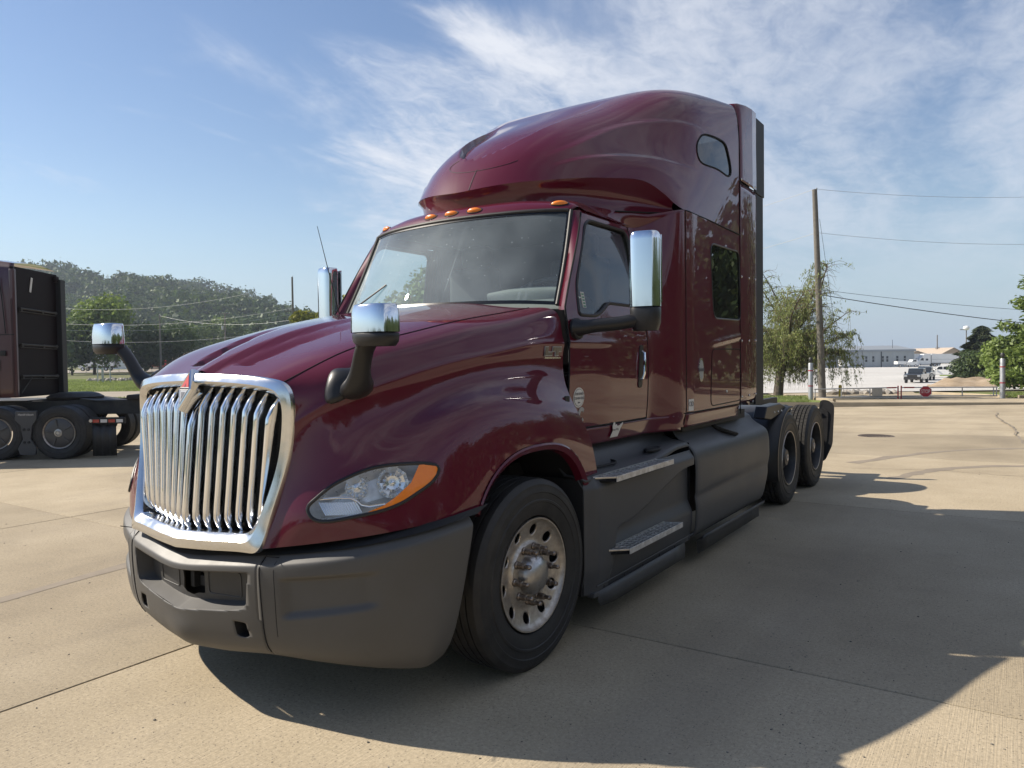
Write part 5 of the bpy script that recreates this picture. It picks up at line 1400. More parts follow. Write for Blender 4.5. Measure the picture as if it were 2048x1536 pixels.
for k, (s_, mt) in enumerate(((1.0, 'chrome_dull'), (.8, 'decal_grey'))):
    MB().prism([(s_ * (.055 * math.cos(t)), s_ * .085 * math.sin(t) - (.02 if math.sin(t) < 0 else 0)) for t in np.linspace(0, 2 * math.pi, 26, endpoint=False)], side_fn(2.447, 1.545, .001), 0, .003 + .001 * k).build('badge_layer', mt, e, smooth=0)
MB().prism([(-.055, -.012), (.055, -.012), (.055, .012), (-.055, .012)], side_fn(2.447, 1.535, .001), 0, .006).build('badge_band', 'decal_dark', e, smooth=0)
text_mb('SAFETY', .018, side_fn(2.447, 1.535, .0075), .0006).build('badge_lettering', 'decal_white', e, smooth=0) if False else None
e = empty('window_sticker'); e.parent = TR
MB().add([(float(xside(y, z)) - .013, y, z) for y, z in ((.855, 2.055), (.895, 2.055), (.895, 1.955), (.855, 1.955))], [(0, 1, 2, 3)]).build('sticker_layer', 'decal_white', e, smooth=0)
mm = MB()
for k in range(5): mm.add([(float(xside(y, z)) - .0115, y, z) for y, z in ((.862, 2.045 - k * .019), (.888, 2.045 - k * .019), (.888, 2.036 - k * .019), (.862, 2.036 - k * .019))], [(0, 1, 2, 3)])
mm.build('sticker_lines', 'decal_green', e, smooth=0)
# ================================================================== second maroon tractor, parked on the left
pk_loc = Vector((-10.60, 3.06, 0)); pk_rot = rad(37)   # local +x runs to its rear, -y is its left side
PK = empty('parked_truck', (pk_loc.x, pk_loc.y, 0), pk_rot, 'second maroon sleeper tractor seen from its rear side at the left edge', 'truck', scale=.93)
# frame: origin on the ground under the rear drive axle's left wheels; y=0 is the outer tyre face, vehicle width to y=2.44
def pbox(nm, x0, x1, y0, y1, z0, z1, m_, par=PK, bev=.01): return MB().box(((x0 + x1) / 2, (y0 + y1) / 2, (z0 + z1) / 2), (x1 - x0, y1 - y0, z1 - z0)).build(nm, m_, par, smooth=0, bevel=bev)
def parked_wheel(xc):
    w = empty('drive_wheel', (xc, 0, .505)); w.parent = PK
    for y0 in (.145, .49, 1.95, 2.295):
        t = tyre(.28, .505, .30, 5); t.V = [(b, a + y0, c) for a, b, c in t.V]; t.F = [f[::-1] for f in t.F]; t.build('tyre', 'rubber', w, smooth=28)
    MB().lathe([(.012, .302), (.004, .298), (.010, .285), (.03, .275), (.028, .05)], 48, (0, 0, 0), 'y').build('rim', 'alu', w, smooth=40)
    m = MB().lathe([(.020, .272), (.012, .262), (.002, .18), (-.006, .09), (-.004, .0)], 48, (0, 0, 0), 'y'); m.build('wheel_cover', 'wheel_cover', w, smooth=50)
    for k in range(5):
        a = k * 2 * math.pi / 5 + .5; c, s_ = math.cos(a), math.sin(a); q = Matrix.Rotation(-a, 3, 'Y')
        MB().box(Vector((c * .185, -.006, s_ * .185)), (.14, .022, .035), q).build('cover_rib', 'wheel_cover', w, smooth=0, bevel=.008)
    MB().lathe([(-.004, .075), (-.022, .070), (-.026, .05), (-.012, .045), (-.03, .03), (-.03, 0)], 24, (0, 0, 0), 'y').build('hub_centre', 'alu_bright', w, smooth=40)
parked_wheel(0.0); parked_wheel(-1.16)
# bracket between the wheels
MB().prism([(-.76, .93), (-.38, .93), (-.38, .76), (-.46, .66), (-.50, .40), (-.40, .22), (-.42, .10), (-.70, .10), (-.74, .22), (-.64, .40), (-.68, .66), (-.78, .76)], lambda u, v, w: (u + .0, w, v), -.03, .02).build('wheel_bracket', 'navy_bracket', PK, smooth=0, bevel=.012)
for z in (.58, .34):
    for x in (-.61, -.53): MB().lathe([(0, .026), (-.012, .024), (-.014, 0)], 12, (x, -.03, z), 'y').build('bolt', 'flat_black', PK)
text_mb('Hendrickson', .055, lambda u, v, w: (u - .57, -.034 - w, v + .86), .002).build('bracket_lettering', 'decal_white', PK, smooth=0)
SH = empty('sleeper_box', (.96, 0, -.02)); SH.parent = PK
# sleeper: side, rear, extender
pr = [(-6.2, 3.55), (-4.6, 3.84), (-3.2, 3.86), (-2.3, 3.80), (-1.72, 3.72)]
side = []
top = spline(pr, 6)
for (x, zt) in top: side.append([(x, .02 + .10 * max(0, (z - 3.2) / .65)**2, z) for z in np.linspace(1.20, zt, 16)])
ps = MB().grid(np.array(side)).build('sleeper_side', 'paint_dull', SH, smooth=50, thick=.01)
MB().grid(np.array([[(x, y, zt + (.0 if 0 < k < 6 else 0) + .06 * math.sin(math.pi * k / 6)) for k, y in enumerate(np.linspace(.12, 1.46, 7))] for x, zt in top])).build('roof', 'paint', SH, smooth=60)
pbox('sleeper_rear', -1.78, -1.72, .03, 1.52, 1.2, 3.66, 'paint_rear_shade', SH)
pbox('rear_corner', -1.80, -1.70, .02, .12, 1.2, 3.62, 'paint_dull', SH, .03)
pbox('side_extender', -1.74, -1.62, 1.46, 1.64, 1.12, 3.56, 'extender', SH)
pbox('side_extender_top', -1.74, -1.66, 1.36, 1.5, 3.5, 3.62, 'paint_rear_shade', SH, .02)
for z in (2.86, 2.18, 1.58):
    MB().tube([(-1.68, .16, z + .02), (-1.68, 1.40, z)], .020, 8).build('grab_rail', 'chassis', SH)
    MB().tube([(-1.70, .16, z - .03), (-1.70, 1.40, z - .05)], .012, 6).build('grab_rail', 'chassis', SH)
    for y in (.2, .9, 1.36): MB().box((-1.70, y, z), (.06, .05, .07)).build('rail_foot', 'chassis', SH, smooth=0)
MB().beam((-1.71, .55, 3.22), (-1.71, .62, 3.50), .012, .05).build('marker_strip', 'decal_white', SH, smooth=0)
for (x0, z0, x1, z1, w_) in ((-2.55, 3.60, -2.18, 3.64, .03),): MB().beam((x0, .008, z0), (x1, .008, z1), .012, .045).build('marker_strip', 'decal_white', SH, smooth=0)
for x in (-2.02,): MB().tube([(x, .012, 1.2), (x, .012, 3.55)], .006, 6).build('panel_seam', 'gap', SH)
MB().tube([(-6, .012, 2.38), (-1.72, .012, 2.38)], .008, 6).build('panel_seam', 'gap', SH)
MB().tube([(-1.95, .0, 3.45), (-1.90, -.01, 3.0), (-1.86, -.01, 2.40)], .008, 6).build('cable', 'gap', SH)
MB().lathe([(.0, 0), (-.02, .03), (0, .045)], 14, (-2.36, .015, 1.80), 'y').build('side_lamp', 'decal_white', SH)
hp = roundpoly([(-2.9, 1.28), (-2.18, 1.28), (-2.26, 1.68), (-2.9, 1.70)], .06, 4); MB().tube([(x, .012, z) for x, z in hp], .008, 6, closed=True).build('hatch_outline', 'gap', SH)
m = MB(); [m.box((-2.05, .008, 1.72 + .035 * k), (.14, .02, .016)) for k in range(6)]; m.build('air_vent', 'flat_black', SH, smooth=0)
MB().box((-1.92, .0, 2.03), (.10, .05, .10)).build('latch', 'flat_black', SH, smooth=0, bevel=.015)
MB().tube([(-1.69, .15, 1.28), (-1.69, .5, 1.58)], .010, 6).build('stay', 'chassis', SH)
# chassis, fifth wheel, flap, lamps
for y in (.76, 1.66): pbox('frame_rail', -6, 2.05, y - .04, y + .04, .80, 1.08, 'chassis')
pbox('deck_plate', -2.6, -.9, .62, 1.82, 1.06, 1.10, 'chassis'); pbox('cross_member', 1.85, 2.0, .55, 1.9, .82, 1.06, 'chassis'); pbox('tool_tray', 1.0, 1.85, .55, 1.9, 1.08, 1.18, 'flat_black', bev=.03)
m = MB().lathe([(.0, .0), (.0, .50), (.04, .52), (.10, .42), (.13, .30), (.13, 0)], 30, (-.30, 1.22, 1.10), 'z'); m.build('fifth_wheel', 'chassis', PK, smooth=40)
MB().prism([(.05, 1.12), (.75, 1.02), (.70, .98), (.0, 1.06)], lambda u, v, w: (u, w, v), .72, 1.72).build('fifth_wheel_ramp', 'chassis', PK, smooth=0, bevel=.01)
pbox('flap_bar', .56, 1.20, .02, .10, .66, .78, 'flat_black')
for k in range(4): pbox('reflective_strip', .62 + k * .145, .74 + k * .145, .010, .019, .685, .745, 'red_lens' if k % 2 == 0 else 'decal_white', bev=.001)
MB().lathe([(.0, .035), (-.02, .03), (-.022, 0)], 12, (.59, .012, .72), 'y').build('bar_end_lamp', 'alu', PK)
fg = []
for x in np.linspace(.58, 1.02, 20): fg.append([(x, .06 + .012 * math.sin(x * 45), z) for z in (.67, .4, .05)])
MB().grid(np.array(fg)).build('mud_flap', 'flap', PK, smooth=60, thick=.012)
pbox('tail_lamp', 1.68, 1.86, .40, .46, .62, .74, 'red_lens'); pbox('tail_bracket', 1.60, 2.0, .44, .80, .74, 1.04, 'chassis')
for y in (.35, 2.1): 
    MB().lathe([(-.4, .085), (.4, .085)], 16, (0, 1.22 + (y - 1.22) * .6, .5), 'y').build('axle_tube', 'chassis', PK)
pbox('belly_tanks', -4.6, -2.2, .08, 2.36, .35, 1.1, 'skirt_plastic', bev=.06)
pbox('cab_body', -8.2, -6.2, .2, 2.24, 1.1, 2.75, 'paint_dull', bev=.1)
# ================================================================== things around the yard
# ---------------- foliage tools
def leaf_mat(name, c0, c1, trans=.35, rough=.55):
    m = bpy.data.materials.new(name); m.use_nodes = True; n, l = m.node_tree.nodes, m.node_tree.links; n.clear()
    o = N(n, 'ShaderNodeOutputMaterial'); g = N(n, 'ShaderNodeNewGeometry')
    r = N(n, 'ShaderNodeValToRGB'); l.new(g.outputs['Random Per Island'], r.inputs[0])
    r.color_ramp.elements[0].color = (*c0, 1); r.color_ramp.elements[1].color = (*c1, 1)
    z = N(n, 'ShaderNodeTexNoise'); z.inputs['Scale'].default_value = .25; z.inputs['Detail'].default_value = 4; l.new(g.outputs['Position'], z.inputs['Vector'])
    mr = N(n, 'ShaderNodeMapRange'); mr.inputs['From Min'].default_value = .3; mr.inputs['From Max'].default_value = .7; mr.inputs['To Min'].default_value = .65; mr.inputs['To Max'].default_value = 1.3
    l.new(z.outputs['Fac'], mr.inputs['Value'])
    mx = N(n, 'ShaderNodeMix', data_type='RGBA', blend_type='MULTIPLY'); mx.inputs['Factor'].default_value = 1; l.new(r.outputs[0], mx.inputs['A']); l.new(mr.outputs[0], mx.inputs['B'])
    d = N(n, 'ShaderNodeBsdfDiffuse'); t = N(n, 'ShaderNodeBsdfTranslucent'); l.new(mx.outputs['Result'], d.inputs[0]); l.new(mx.outputs['Result'], t.inputs[0])
    s = N(n, 'ShaderNodeMixShader'); s.inputs[0].default_value = trans; l.new(d.outputs[0], s.inputs[1]); l.new(t.outputs[0], s.inputs[2])
    gl = N(n, 'ShaderNodeBsdfGlossy'); gl.inputs['Roughness'].default_value = rough; gl.inputs[0].default_value = (.8, .85, .8, 1)
    s2 = N(n, 'ShaderNodeMixShader'); s2.inputs[0].default_value = .035; l.new(s.outputs[0], s2.inputs[1]); l.new(gl.outputs[0], s2.inputs[2])
    l.new(s2.outputs[0], o.inputs[0]); MAT[name] = m
leaf_mat('leaf_dark', (.030, .058, .016), (.075, .110, .030))
leaf_mat('leaf_mid', (.050, .085, .018), (.110, .150, .036))
leaf_mat('leaf_light', (.10, .155, .025), (.20, .26, .06))
leaf_mat('leaf_yellow', (.15, .17, .018), (.30, .29, .04))
leaf_mat('leaf_willow', (.17, .21, .06), (.32, .35, .12), .45)
leaf_mat('leaf_pine', (.035, .058, .028), (.095, .105, .052), .2)
leaf_mat('leaf_hill', (.020, .046, .010), (.078, .115, .022), .3)
leaf_mat('grass_blade', (.12, .17, .03), (.26, .30, .08), .45)
mat('bark', (.085, .065, .048), .95, var=.8, vscale=5, vcol=(.15, .125, .10), bump=.6, bscale=25)
mat('twig', (.13, .095, .065), .9)
mat('wood_pole', (.125, .112, .095), .9, var=.8, vscale=6, vcol=(.19, .172, .15), bump=.4, bscale=30)

def leaf_cloud(blobs, n, size, seed, shell=.55, up=.35, flat=1.0):
    """leaf-sized quads through ellipsoid blobs [(cx,cy,cz,rx,ry,rz)], denser near the skin"""
    r = np.random.RandomState(seed); B = np.array(blobs, float)
    w = (B[:, 3] * B[:, 4] * B[:, 5])**(2 / 3); pick = r.choice(len(B), n, p=w / w.sum())
    d = r.normal(size=(n, 3)); d /= np.linalg.norm(d, axis=1)[:, None]
    rad_ = shell + (1 - shell) * r.rand(n)**.6; rad_ *= 1 + .12 * r.normal(size=n)
    P = B[pick, :3] + d * B[pick, 3:] * rad_[:, None]
    nn = d * .8 + r.normal(size=(n, 3)) * .7 + np.array((0, 0, up)); nn /= np.linalg.norm(nn, axis=1)[:, None]
    a = np.cross(nn, r.normal(size=(n, 3))); a /= np.linalg.norm(a, axis=1)[:, None]; b = np.cross(nn, a)
    s = size * (.55 + .9 * r.rand(n))[:, None]
    V = np.stack([P - a * s * .5, P + b * s * .32 * flat, P + a * s * .5, P - b * s * .32 * flat], 1).reshape(-1, 3)
    return V
def quads_obj(name, V, mat_, parent=None):
    n = len(V) // 4; me = bpy.data.meshes.new(name)
    me.vertices.add(n * 4); me.vertices.foreach_set('co', V.astype('f').ravel())
    me.loops.add(n * 4); me.loops.foreach_set('vertex_index', np.arange(n * 4, dtype='i'))
    me.polygons.add(n); me.polygons.foreach_set('loop_start', np.arange(0, n * 4, 4, dtype='i'))
    me.update(calc_edges=True); me.validate()
    me.materials.append(MAT[mat_]); o = bpy.data.objects.new(name, me); COL.objects.link(o)
    if parent is not None: o.parent = parent
    return o
def tree(label, base, h, w, mat_, n=5000, size=.35, seed=1, name='tree', trunk_h=.3, nb=14, cat='tree', group=None, lean=0, shape='round', tr=.02):
    r = random.Random(seed); t = empty(name, tuple(base), 0, label, cat, group)
    blobs = []
    c0 = Vector((lean * h, 0, h * (trunk_h + (1 - trunk_h) * .5)))
    for k in range(nb):
        a = r.uniform(0, 6.28); q = r.uniform(0, 1)**.6; zz = r.uniform(-1, 1)
        ww = math.sqrt(max(0.05, 1 - (zz * .9)**2)) if shape == 'round' else (1 - (zz + 1) / 2 * .85)
        br = w * r.uniform(.16, .28)
        blobs.append((c0.x + math.cos(a) * q * ww * w * .38, math.sin(a) * q * ww * w * .38, c0.z + zz * h * (1 - trunk_h) * .36, br, br, br * r.uniform(.65, .9)))
    m = MB(); m.tube([(0, 0, -.3), (lean * h * .3, 0, h * trunk_h * .6), (lean * h * .8, 0, h * trunk_h * 1.3), (c0.x, 0, c0.z + h * .15)], [h * tr * 1.3, h * tr, h * tr * .8, h * tr * .3], 8)
    for b in blobs:
        s = Vector((lean * h * .7, 0, h * trunk_h * r.uniform(.9, 1.5))); e = Vector(b[:3]); md = (s + e) / 2 + Vector((0, 0, h * .02))
        m.tube([s, md, e], [h * tr * .45, h * tr * .3, h * tr * .12], 5, caps=False)
    m.build('trunk', 'bark', t, smooth=60)
    quads_obj('crown', leaf_cloud(blobs, n, size, seed), mat_, t)
    return t

# ---------------- the wooded hill
ridge_px = [(-420, 600), (-200, 560), (-60, 534), (60, 525), (130, 524), (180, 538), (215, 556), (260, 538), (330, 542), (400, 555), (480, 582), (560, 611), (640, 640), (760, 668), (950, 690), (1200, 700)]
DH0, DH1 = 250, 560
HG = []
for t in np.linspace(0, 1, 14):
    D = DH0 + (DH1 - DH0) * t; row = []
    for px in np.linspace(-420, 1200, 70):
        ztop = z_row(px, np.interp(px, *zip(*ridge_px)) + 27, DH1)
        s_ = t ** .85 * (.92 + .08 * math.sin(t * 9 + px * .01))
        x, y = PL((px - 1024) / 1495.3 * D, D); z0 = gz(x, y) - .5
        bump_ = 4 * noise.noise(Vector((x * .012, y * .012, 0))) * math.sin(math.pi * min(1, t * 1.0))
        row.append((x, y, z0 + max(0, ztop - z0) * s_ + bump_))
    HG.append(row)
back = []
for px in np.linspace(-420, 1200, 70):
    x, y = PL((px - 1024) / 1495.3 * 760, 760); back.append((x, y, gz(x, y) - 2))
HG.append(back)
HG = np.array(HG)
tag(MB().grid(HG).build('hill', 'meadow', None, smooth=60), kind='structure')
HB = BVHTree.FromPolygons([Vector(v) for v in grid_vf(HG)[0]], grid_vf(HG)[1])
r_ = np.random.RandomState(3); VV = []
proto = [leaf_cloud([(0, 0, 0, 1, 1, .85), (.45, .2, .3, .55, .55, .5), (-.4, -.3, .25, .55, .5, .5), (.1, -.45, .45, .5, .5, .45)], 225, .25, 50 + k, .7, .4) for k in range(6)]
cnt = 0
for _ in range(2600):
    px = r_.uniform(-150, 820); t = r_.rand() ** .75; D = DH0 + 5 + (DH1 + 10 - DH0) * t
    x, y = PL((px - 1024) / 1495.3 * D, D); h = HB.ray_cast(Vector((x, y, 400)), Vector((0, 0, -1)))
    if h[0] is None: continue
    s = r_.choice([3.4, 4.4, 5.4, 7.4], p=[.25, .35, .25, .15]) * r_.uniform(.85, 1.15); a = r_.uniform(0, 6.28); ca, sa = math.cos(a), math.sin(a)
    P = proto[r_.randint(6)] * s; P = np.stack([P[:, 0] * ca - P[:, 1] * sa, P[:, 0] * sa + P[:, 1] * ca, P[:, 2] * r_.uniform(.9, 1.25)], -1)
    VV.append(P + np.array((x, y, h[0].z + s * .75)))
fo = quads_obj('hillside_wood', np.concatenate(VV), 'leaf_hill'); tag(fo, 'dense green wood covering the long hill behind the parked truck', 'wood', kind='stuff')
# woods around the rest of the yard, outside the picture, that the bodywork mirrors
VV = []
proto2 = [leaf_cloud([(0, 0, 0, 1, 1, .85), (.45, .2, .3, .55, .55, .5), (-.4, -.3, .25, .55, .5, .5), (.1, -.45, .45, .5, .5, .45)], 620, .15, 70 + k, .7, .4) for k in range(3)]
for _ in range(300):
    x, y = r_.uniform(30, 48), r_.uniform(-45, 75)
    if _ % 4 == 0: x, y = r_.uniform(-120, 80), r_.uniform(-190, -140)
    if _ % 4 == 1: D = r_.uniform(26, 75); x, y = PL(D * r_.uniform(.86, 1.9), D)
    lat, D = LD(x, y)
    if D > 0 and abs(lat / D) < .84: continue
    s = r_.uniform(2.2, 4.4); P = proto2[r_.randint(3)] * s * [1, 1, 1.5]
    VV.append(P + np.array((x, y, s * r_.uniform(.9, 1.9))))
fo = quads_obj('surrounding_wood', np.concatenate(VV), 'leaf_dark'); tag(fo, 'belt of green trees round the far side of the yard', 'wood', kind='stuff')

# ---------------- trees one can tell apart
def T(px, D, row_top, wpx, label, mat_, **k):
    b = at_px(px, D); h = z_row(px, row_top, D) - b.z; return tree(label, b, h, wpx / 1495.3 * D, mat_, **k)
T(190, 110, 612, 190, 'broad yellow-green tree beside the parked truck, in front of the wooded hill', 'leaf_light', n=9000, size=.55, seed=11, nb=20, trunk_h=.22)
T(145, 106, 655, 110, 'dark green tree with two thin trunks close to the parked truck sleeper', 'leaf_dark', n=5000, size=.5, seed=12, nb=14, trunk_h=.25)
T(320, 116, 658, 140, 'low round dark green tree behind the chrome hood mirror', 'leaf_dark', n=9000, size=.5, seed=13, nb=16, trunk_h=.15)
T(676, 75, 574, 120, 'yellow-leaved tree rising behind the hood next to the windshield', 'leaf_yellow', n=6000, size=.42, seed=14, nb=16, trunk_h=.2)
T(620, 82, 612, 80, 'small yellow-green tree peeping over the hood below the utility pole', 'leaf_yellow', n=3500, size=.42, seed=15, nb=10, trunk_h=.2)
for k, (px, D, row, wd, mt) in enumerate(((395, 190, 645, 90, 'leaf_mid'), (470, 200, 648, 100, 'leaf_mid'), (545, 190, 655, 90, 'leaf_mid'), (345, 210, 640, 80, 'leaf_hill'), (430, 215, 635, 80, 'leaf_light'), (520, 220, 640, 70, 'leaf_hill'))):
    T(px, D, row, wd, ['rounded green tree at the hill foot, just right of the thin tall pole', 'rounded green tree at the hill foot beside the pole with a transformer', 'rounded green tree at the hill foot, last one before the hood hides them',
      'leafy tree at the hill foot above the round dark tree', 'light green tree at the hill foot, left of the transformer pole', 'leafy tree at the hill foot between transformer pole and tall bare pole'][k], mt, n=2600, size=.8, seed=20 + k, nb=12, trunk_h=.15, group='trees along the hill foot')
# trees seen through the cab windows, beyond the passenger side
T(850, 60, 545, 190, 'bushy green tree seen through the windshield and passenger window', 'leaf_light', n=6000, size=.4, seed=31, nb=16, trunk_h=.15)

# right: conifer, bushes, bright green tree at the picture edge
def conifer(label, base, h, w, seed, mat_='leaf_pine', n=7000):
    r = np.random.RandomState(seed); t = empty('conifer', tuple(base), 0, label, 'tree')
    MB().tube([(0, 0, -.2), (0, 0, h * .95)], [h * .022, h * .004], 8).build('trunk', 'bark', t)
    u = r.rand(n)**.75; z = h * (.06 + .94 * (1 - u)); rr_ = w * .5 * (u**.75 * .95 + .05) * (.86 + .20 * np.sin(u * 46)) * (.35 + .65 * r.rand(n)**.45)
    a = r.rand(n) * 6.283; lob = 1 + .22 * np.sin(a * 5 + u * 9) + .15 * np.sin(a * 9 + u * 23)
    P = np.stack([rr_ * lob * np.cos(a), rr_ * lob * np.sin(a), z - rr_ * .22], -1)
    o_ = np.stack([np.cos(a), np.sin(a), -.25 + 0 * a], -1); sd = np.stack([-np.sin(a), np.cos(a), r.normal(size=n) * .5], -1); s = (.24 + .22 * r.rand(n))[:, None] * (w / 4.5)
    V = np.stack([P - o_ * s * .6, P + sd * s * .28, P + o_ * s, P - sd * s * .28], 1).reshape(-1, 3)
    quads_obj('crown', V, mat_, t); return t
b = at_px(1963, 90); conifer('tall dark conifer standing behind the right gate bollard', b, z_row(1963, 652, 90) - b.z, 112 / 1495 * 90, 5, n=11000)
T(1945, 84, 700, 80, 'dense dark green bush at the foot of the conifer, left side', 'leaf_dark', n=5000, size=.3, seed=41, nb=14, trunk_h=.02, name='bush', cat='bush')
T(1985, 82, 690, 80, 'dense green bush between conifer and right gate bollard', 'leaf_mid', n=5000, size=.3, seed=42, nb=14, trunk_h=.02, name='bush', cat='bush')
def feathery(label, base, h, w, seed, n=14000):
    r = random.Random(seed); t = empty('tree', tuple(base), 0, label, 'tree'); m = MB(); P = []
    m.tube([(0, 0, -.3), (.1, 0, h * .4), (0, .1, h * .9)], [.22, .16, .05], 8)
    for k in range(34):
        a = r.uniform(0, 6.28); z = h * r.uniform(.12, .98); L = w * .5 * (1 - .35 * z / h) * r.uniform(.55, 1.1)
        tip = Vector((math.cos(a) * L, math.sin(a) * L, z + L * r.uniform(-.05, .25))); s = Vector((0, 0, z * .85))
        m.tube([s, (s + tip) / 2 + Vector((0, 0, L * .08)), tip], [.05, .03, .012], 5, caps=False)
        for q in range(n // 34):
            u = r.uniform(.25, 1.05); c = s.lerp(tip, u) + Vector((r.gauss(0, .16), r.gauss(0, .16), r.gauss(0, .10) - .05)) * (1.0 + u); P.append(c)
    m.build('trunk', 'bark', t, smooth=60)
    P = np.array([tuple(p) for p in P]); rr_ = np.random.RandomState(seed); nn = len(P); d = rr_.normal(size=(nn, 3)) * [1, 1, .45]; d /= np.linalg.norm(d, axis=1)[:, None]
    sd = np.cross(d, rr_.normal(size=(nn, 3))); sd /= np.linalg.norm(sd, axis=1)[:, None]; s = (.16 + .16 * rr_.rand(nn))[:, None]
    quads_obj('crown', np.stack([P - d * s, P + sd * s * .3, P + d * s, P - sd * s * .3], 1).reshape(-1, 3), 'leaf_light', t); return t
b = at_px(2098, 50); feathery('bright green feathery tree reaching in at the right picture edge', b, z_row(2098, 560, 50) - b.z, 6.2, 8)
T(2030, 56, 668, 130, 'bright green bush right of the right gate bollard', 'leaf_light', n=7000, size=.26, seed=43, nb=16, trunk_h=.03, name='bush', cat='bush')

# willow left of the gate: bare limbs, hanging twigs, thin leaves
def willow(base, h, seed):
    r = random.Random(seed); t = empty('willow_tree', tuple(base), 0, 'half bare weeping willow with hanging twigs behind the truck', 'tree'); m = MB(); tw = MB(); lv = []
    rv = Vector((LX, LY, 0)); fv = Vector((FX, FY, 0)); up = Vector((0, 0, 1))
    trunk = [Vector((0, 0, -.2)), rv * .15 + up * h * .16, rv * .45 + up * h * .30, rv * .8 + up * h * .42]
    m.tube(spline(trunk, 4), [.30, .28, .27, .25, .23, .22, .21, .20, .18, .17, .16, .15, .14], 10)
    limbs = []
    for k in range(26):
        a = r.uniform(-1, 1) * 1.5 if k % 3 else r.uniform(1.2, 5.0); out = (rv * math.cos(a) + fv * math.sin(a))
        s = trunk[1].lerp(trunk[3], r.uniform(0, 1)); L = h * r.uniform(.25, .58); el = r.uniform(.15, 1.25)
        e = s + out * L * math.cos(el) + up * L * math.sin(el) * 1.05; md = (s + e) / 2 + Vector((r.gauss(0, .18), r.gauss(0, .18), r.uniform(0, .35)))
        if e.z > h: e.z = h * r.uniform(.9, 1.0)
        p = spline([s, md, e], 6); m.tube(p, list(np.linspace(.085, .018, 13)), 6, caps=False); limbs.append(p)
    for k in range(1700):
        p = limbs[r.randrange(len(limbs))]; q = Vector(p[r.randrange(3, 13)])
        a = r.uniform(0, 6.28); out = Vector((math.cos(a), math.sin(a), 0)); bare = (out.dot(rv) > -.1 and q.z > h * .45)
        L = r.uniform(.5, 1.5); drop = r.uniform(.3, 2.6) if not bare else r.uniform(-.5, .7)
        pts = spline([q, q + out * L * .5 + up * .15, q + out * L * .85 - up * drop * .35, q + out * L - up * drop], 3)
        if pts[-1][2] < .3: continue
        tw.tube(pts, list(np.linspace(.010, .003, 10)), 4, caps=False)
        if r.random() < (.25 if bare else .85):
            for i in range(12 if bare else 40):
                u = r.uniform(.2, 1); c = Vector(pts[min(9, int(u * 9))]); lv.append(c + Vector((r.gauss(0, .06), r.gauss(0, .06), r.gauss(0, .08))))
    m.build('trunk', 'bark', t, smooth=60); tw.build('twigs', 'twig', t, smooth=0, fix=False)
    P = np.array([tuple(p) for p in lv]); rr_ = np.random.RandomState(seed); nn = len(P)
    d = rr_.normal(size=(nn, 3)) * [.5, .5, .3] - [0, 0, .8]; d /= np.linalg.norm(d, axis=1)[:, None]; sd = np.cross(d, rr_.normal(size=(nn, 3))); sd /= np.linalg.norm(sd, axis=1)[:, None]; s = (.05 + .06 * rr_.rand(nn))[:, None]
    quads_obj('crown', np.stack([P - d * s, P + sd * s * .24, P + d * s, P - sd * s * .28], 1).reshape(-1, 3), 'leaf_willow', t)
b = at_px(1556, 44); willow(b, z_row(1556, 508, 44) - b.z, 4)

# ---------------- grass and stones
def grass(name, spots, label):
    r = np.random.RandomState(9); out = []
    for (l0, l1, d0, d1, n, hh) in spots:
        D = d0 + (d1 - d0) * r.rand(n); L = (l0 + (l1 - l0) * r.rand(n)) * D
        x = CX_ + LX * L + FX * D; y = CY_ + LY * L + FY * D; z = np.array([gz(a, b_) for a, b_ in zip(x, y)])
        h = hh * (.4 + r.rand(n)); a = r.rand(n) * 6.283; w = .012 + .012 * r.rand(n); dx_, dy_ = np.cos(a), np.sin(a); ln = r.normal(size=(n, 2)) * .4
        b0 = np.stack([x - dx_ * w, y - dy_ * w, z], -1); b1 = np.stack([x + dx_ * w, y + dy_ * w, z], -1)
        t0 = np.stack([x + ln[:, 0] * h + dx_ * w * .3, y + ln[:, 1] * h, z + h], -1); t1 = np.stack([x + ln[:, 0] * h - dx_ * w * .3, y + ln[:, 1] * h, z + h], -1)
        out.append(np.stack([b0, b1, t0, t1], 1).reshape(-1, 3))
    tag(quads_obj(name, np.concatenate(out), 'grass_blade'), label, 'grass', kind='stuff')
lp = lambda px: (px - 1024) / 1495.3
grass('grass', [(lp(40), lp(420), 31, 38, 16000, .07), (lp(60), lp(420), 48, 82, 26000, .09)], 'short green grass on both sides of the path at the left')
grass('grass', [(lp(1520), lp(1616), 32, 43, 12000, .16), (lp(2012), lp(2200), 39.5, 47.5, 10000, .10)], 'rough grass beside the swing gate')
def rock_mesh(seed):
    bm = bmesh.new(); bmesh.ops.create_icosphere(bm, subdivisions=1, radius=1)
    for v in bm.verts: v.co *= 1 + .45 * noise.noise(v.co * 1.3 + Vector((seed * 7.1, 0, 0)))
    me = bpy.data.meshes.new('stone'); bm.to_mesh(me); bm.free(); me.materials.append(MAT['stone']); return me
RM = [rock_mesh(k) for k in range(5)]
rb = empty('stone_bed', tuple(at_px(250, 77)), 0, 'bed of pale loose stones along the lawn behind the mirror', 'stones')
for k in range(130):
    px = rng.uniform(175, 420); D = 76 + rng.uniform(-1.6, 1.6) + (px - 250) * -.012
    p = at_px(px, D); o = bpy.data.objects.new('stone', RM[k % 5]); COL.objects.link(o); o.parent = rb
    s = rng.uniform(.12, .30); o.scale = (s * 1.3, s, s * .75); o.location = p - rb.location + Vector((0, 0, s * .3)); o.rotation_euler = (rng.uniform(0, 1), rng.uniform(0, 1), rng.uniform(0, 6))
rb2 = empty('stone_bed', tuple(at_px(1740, 50)), 0, 'row of grey rubble stones beyond the left gate arm', 'stones')
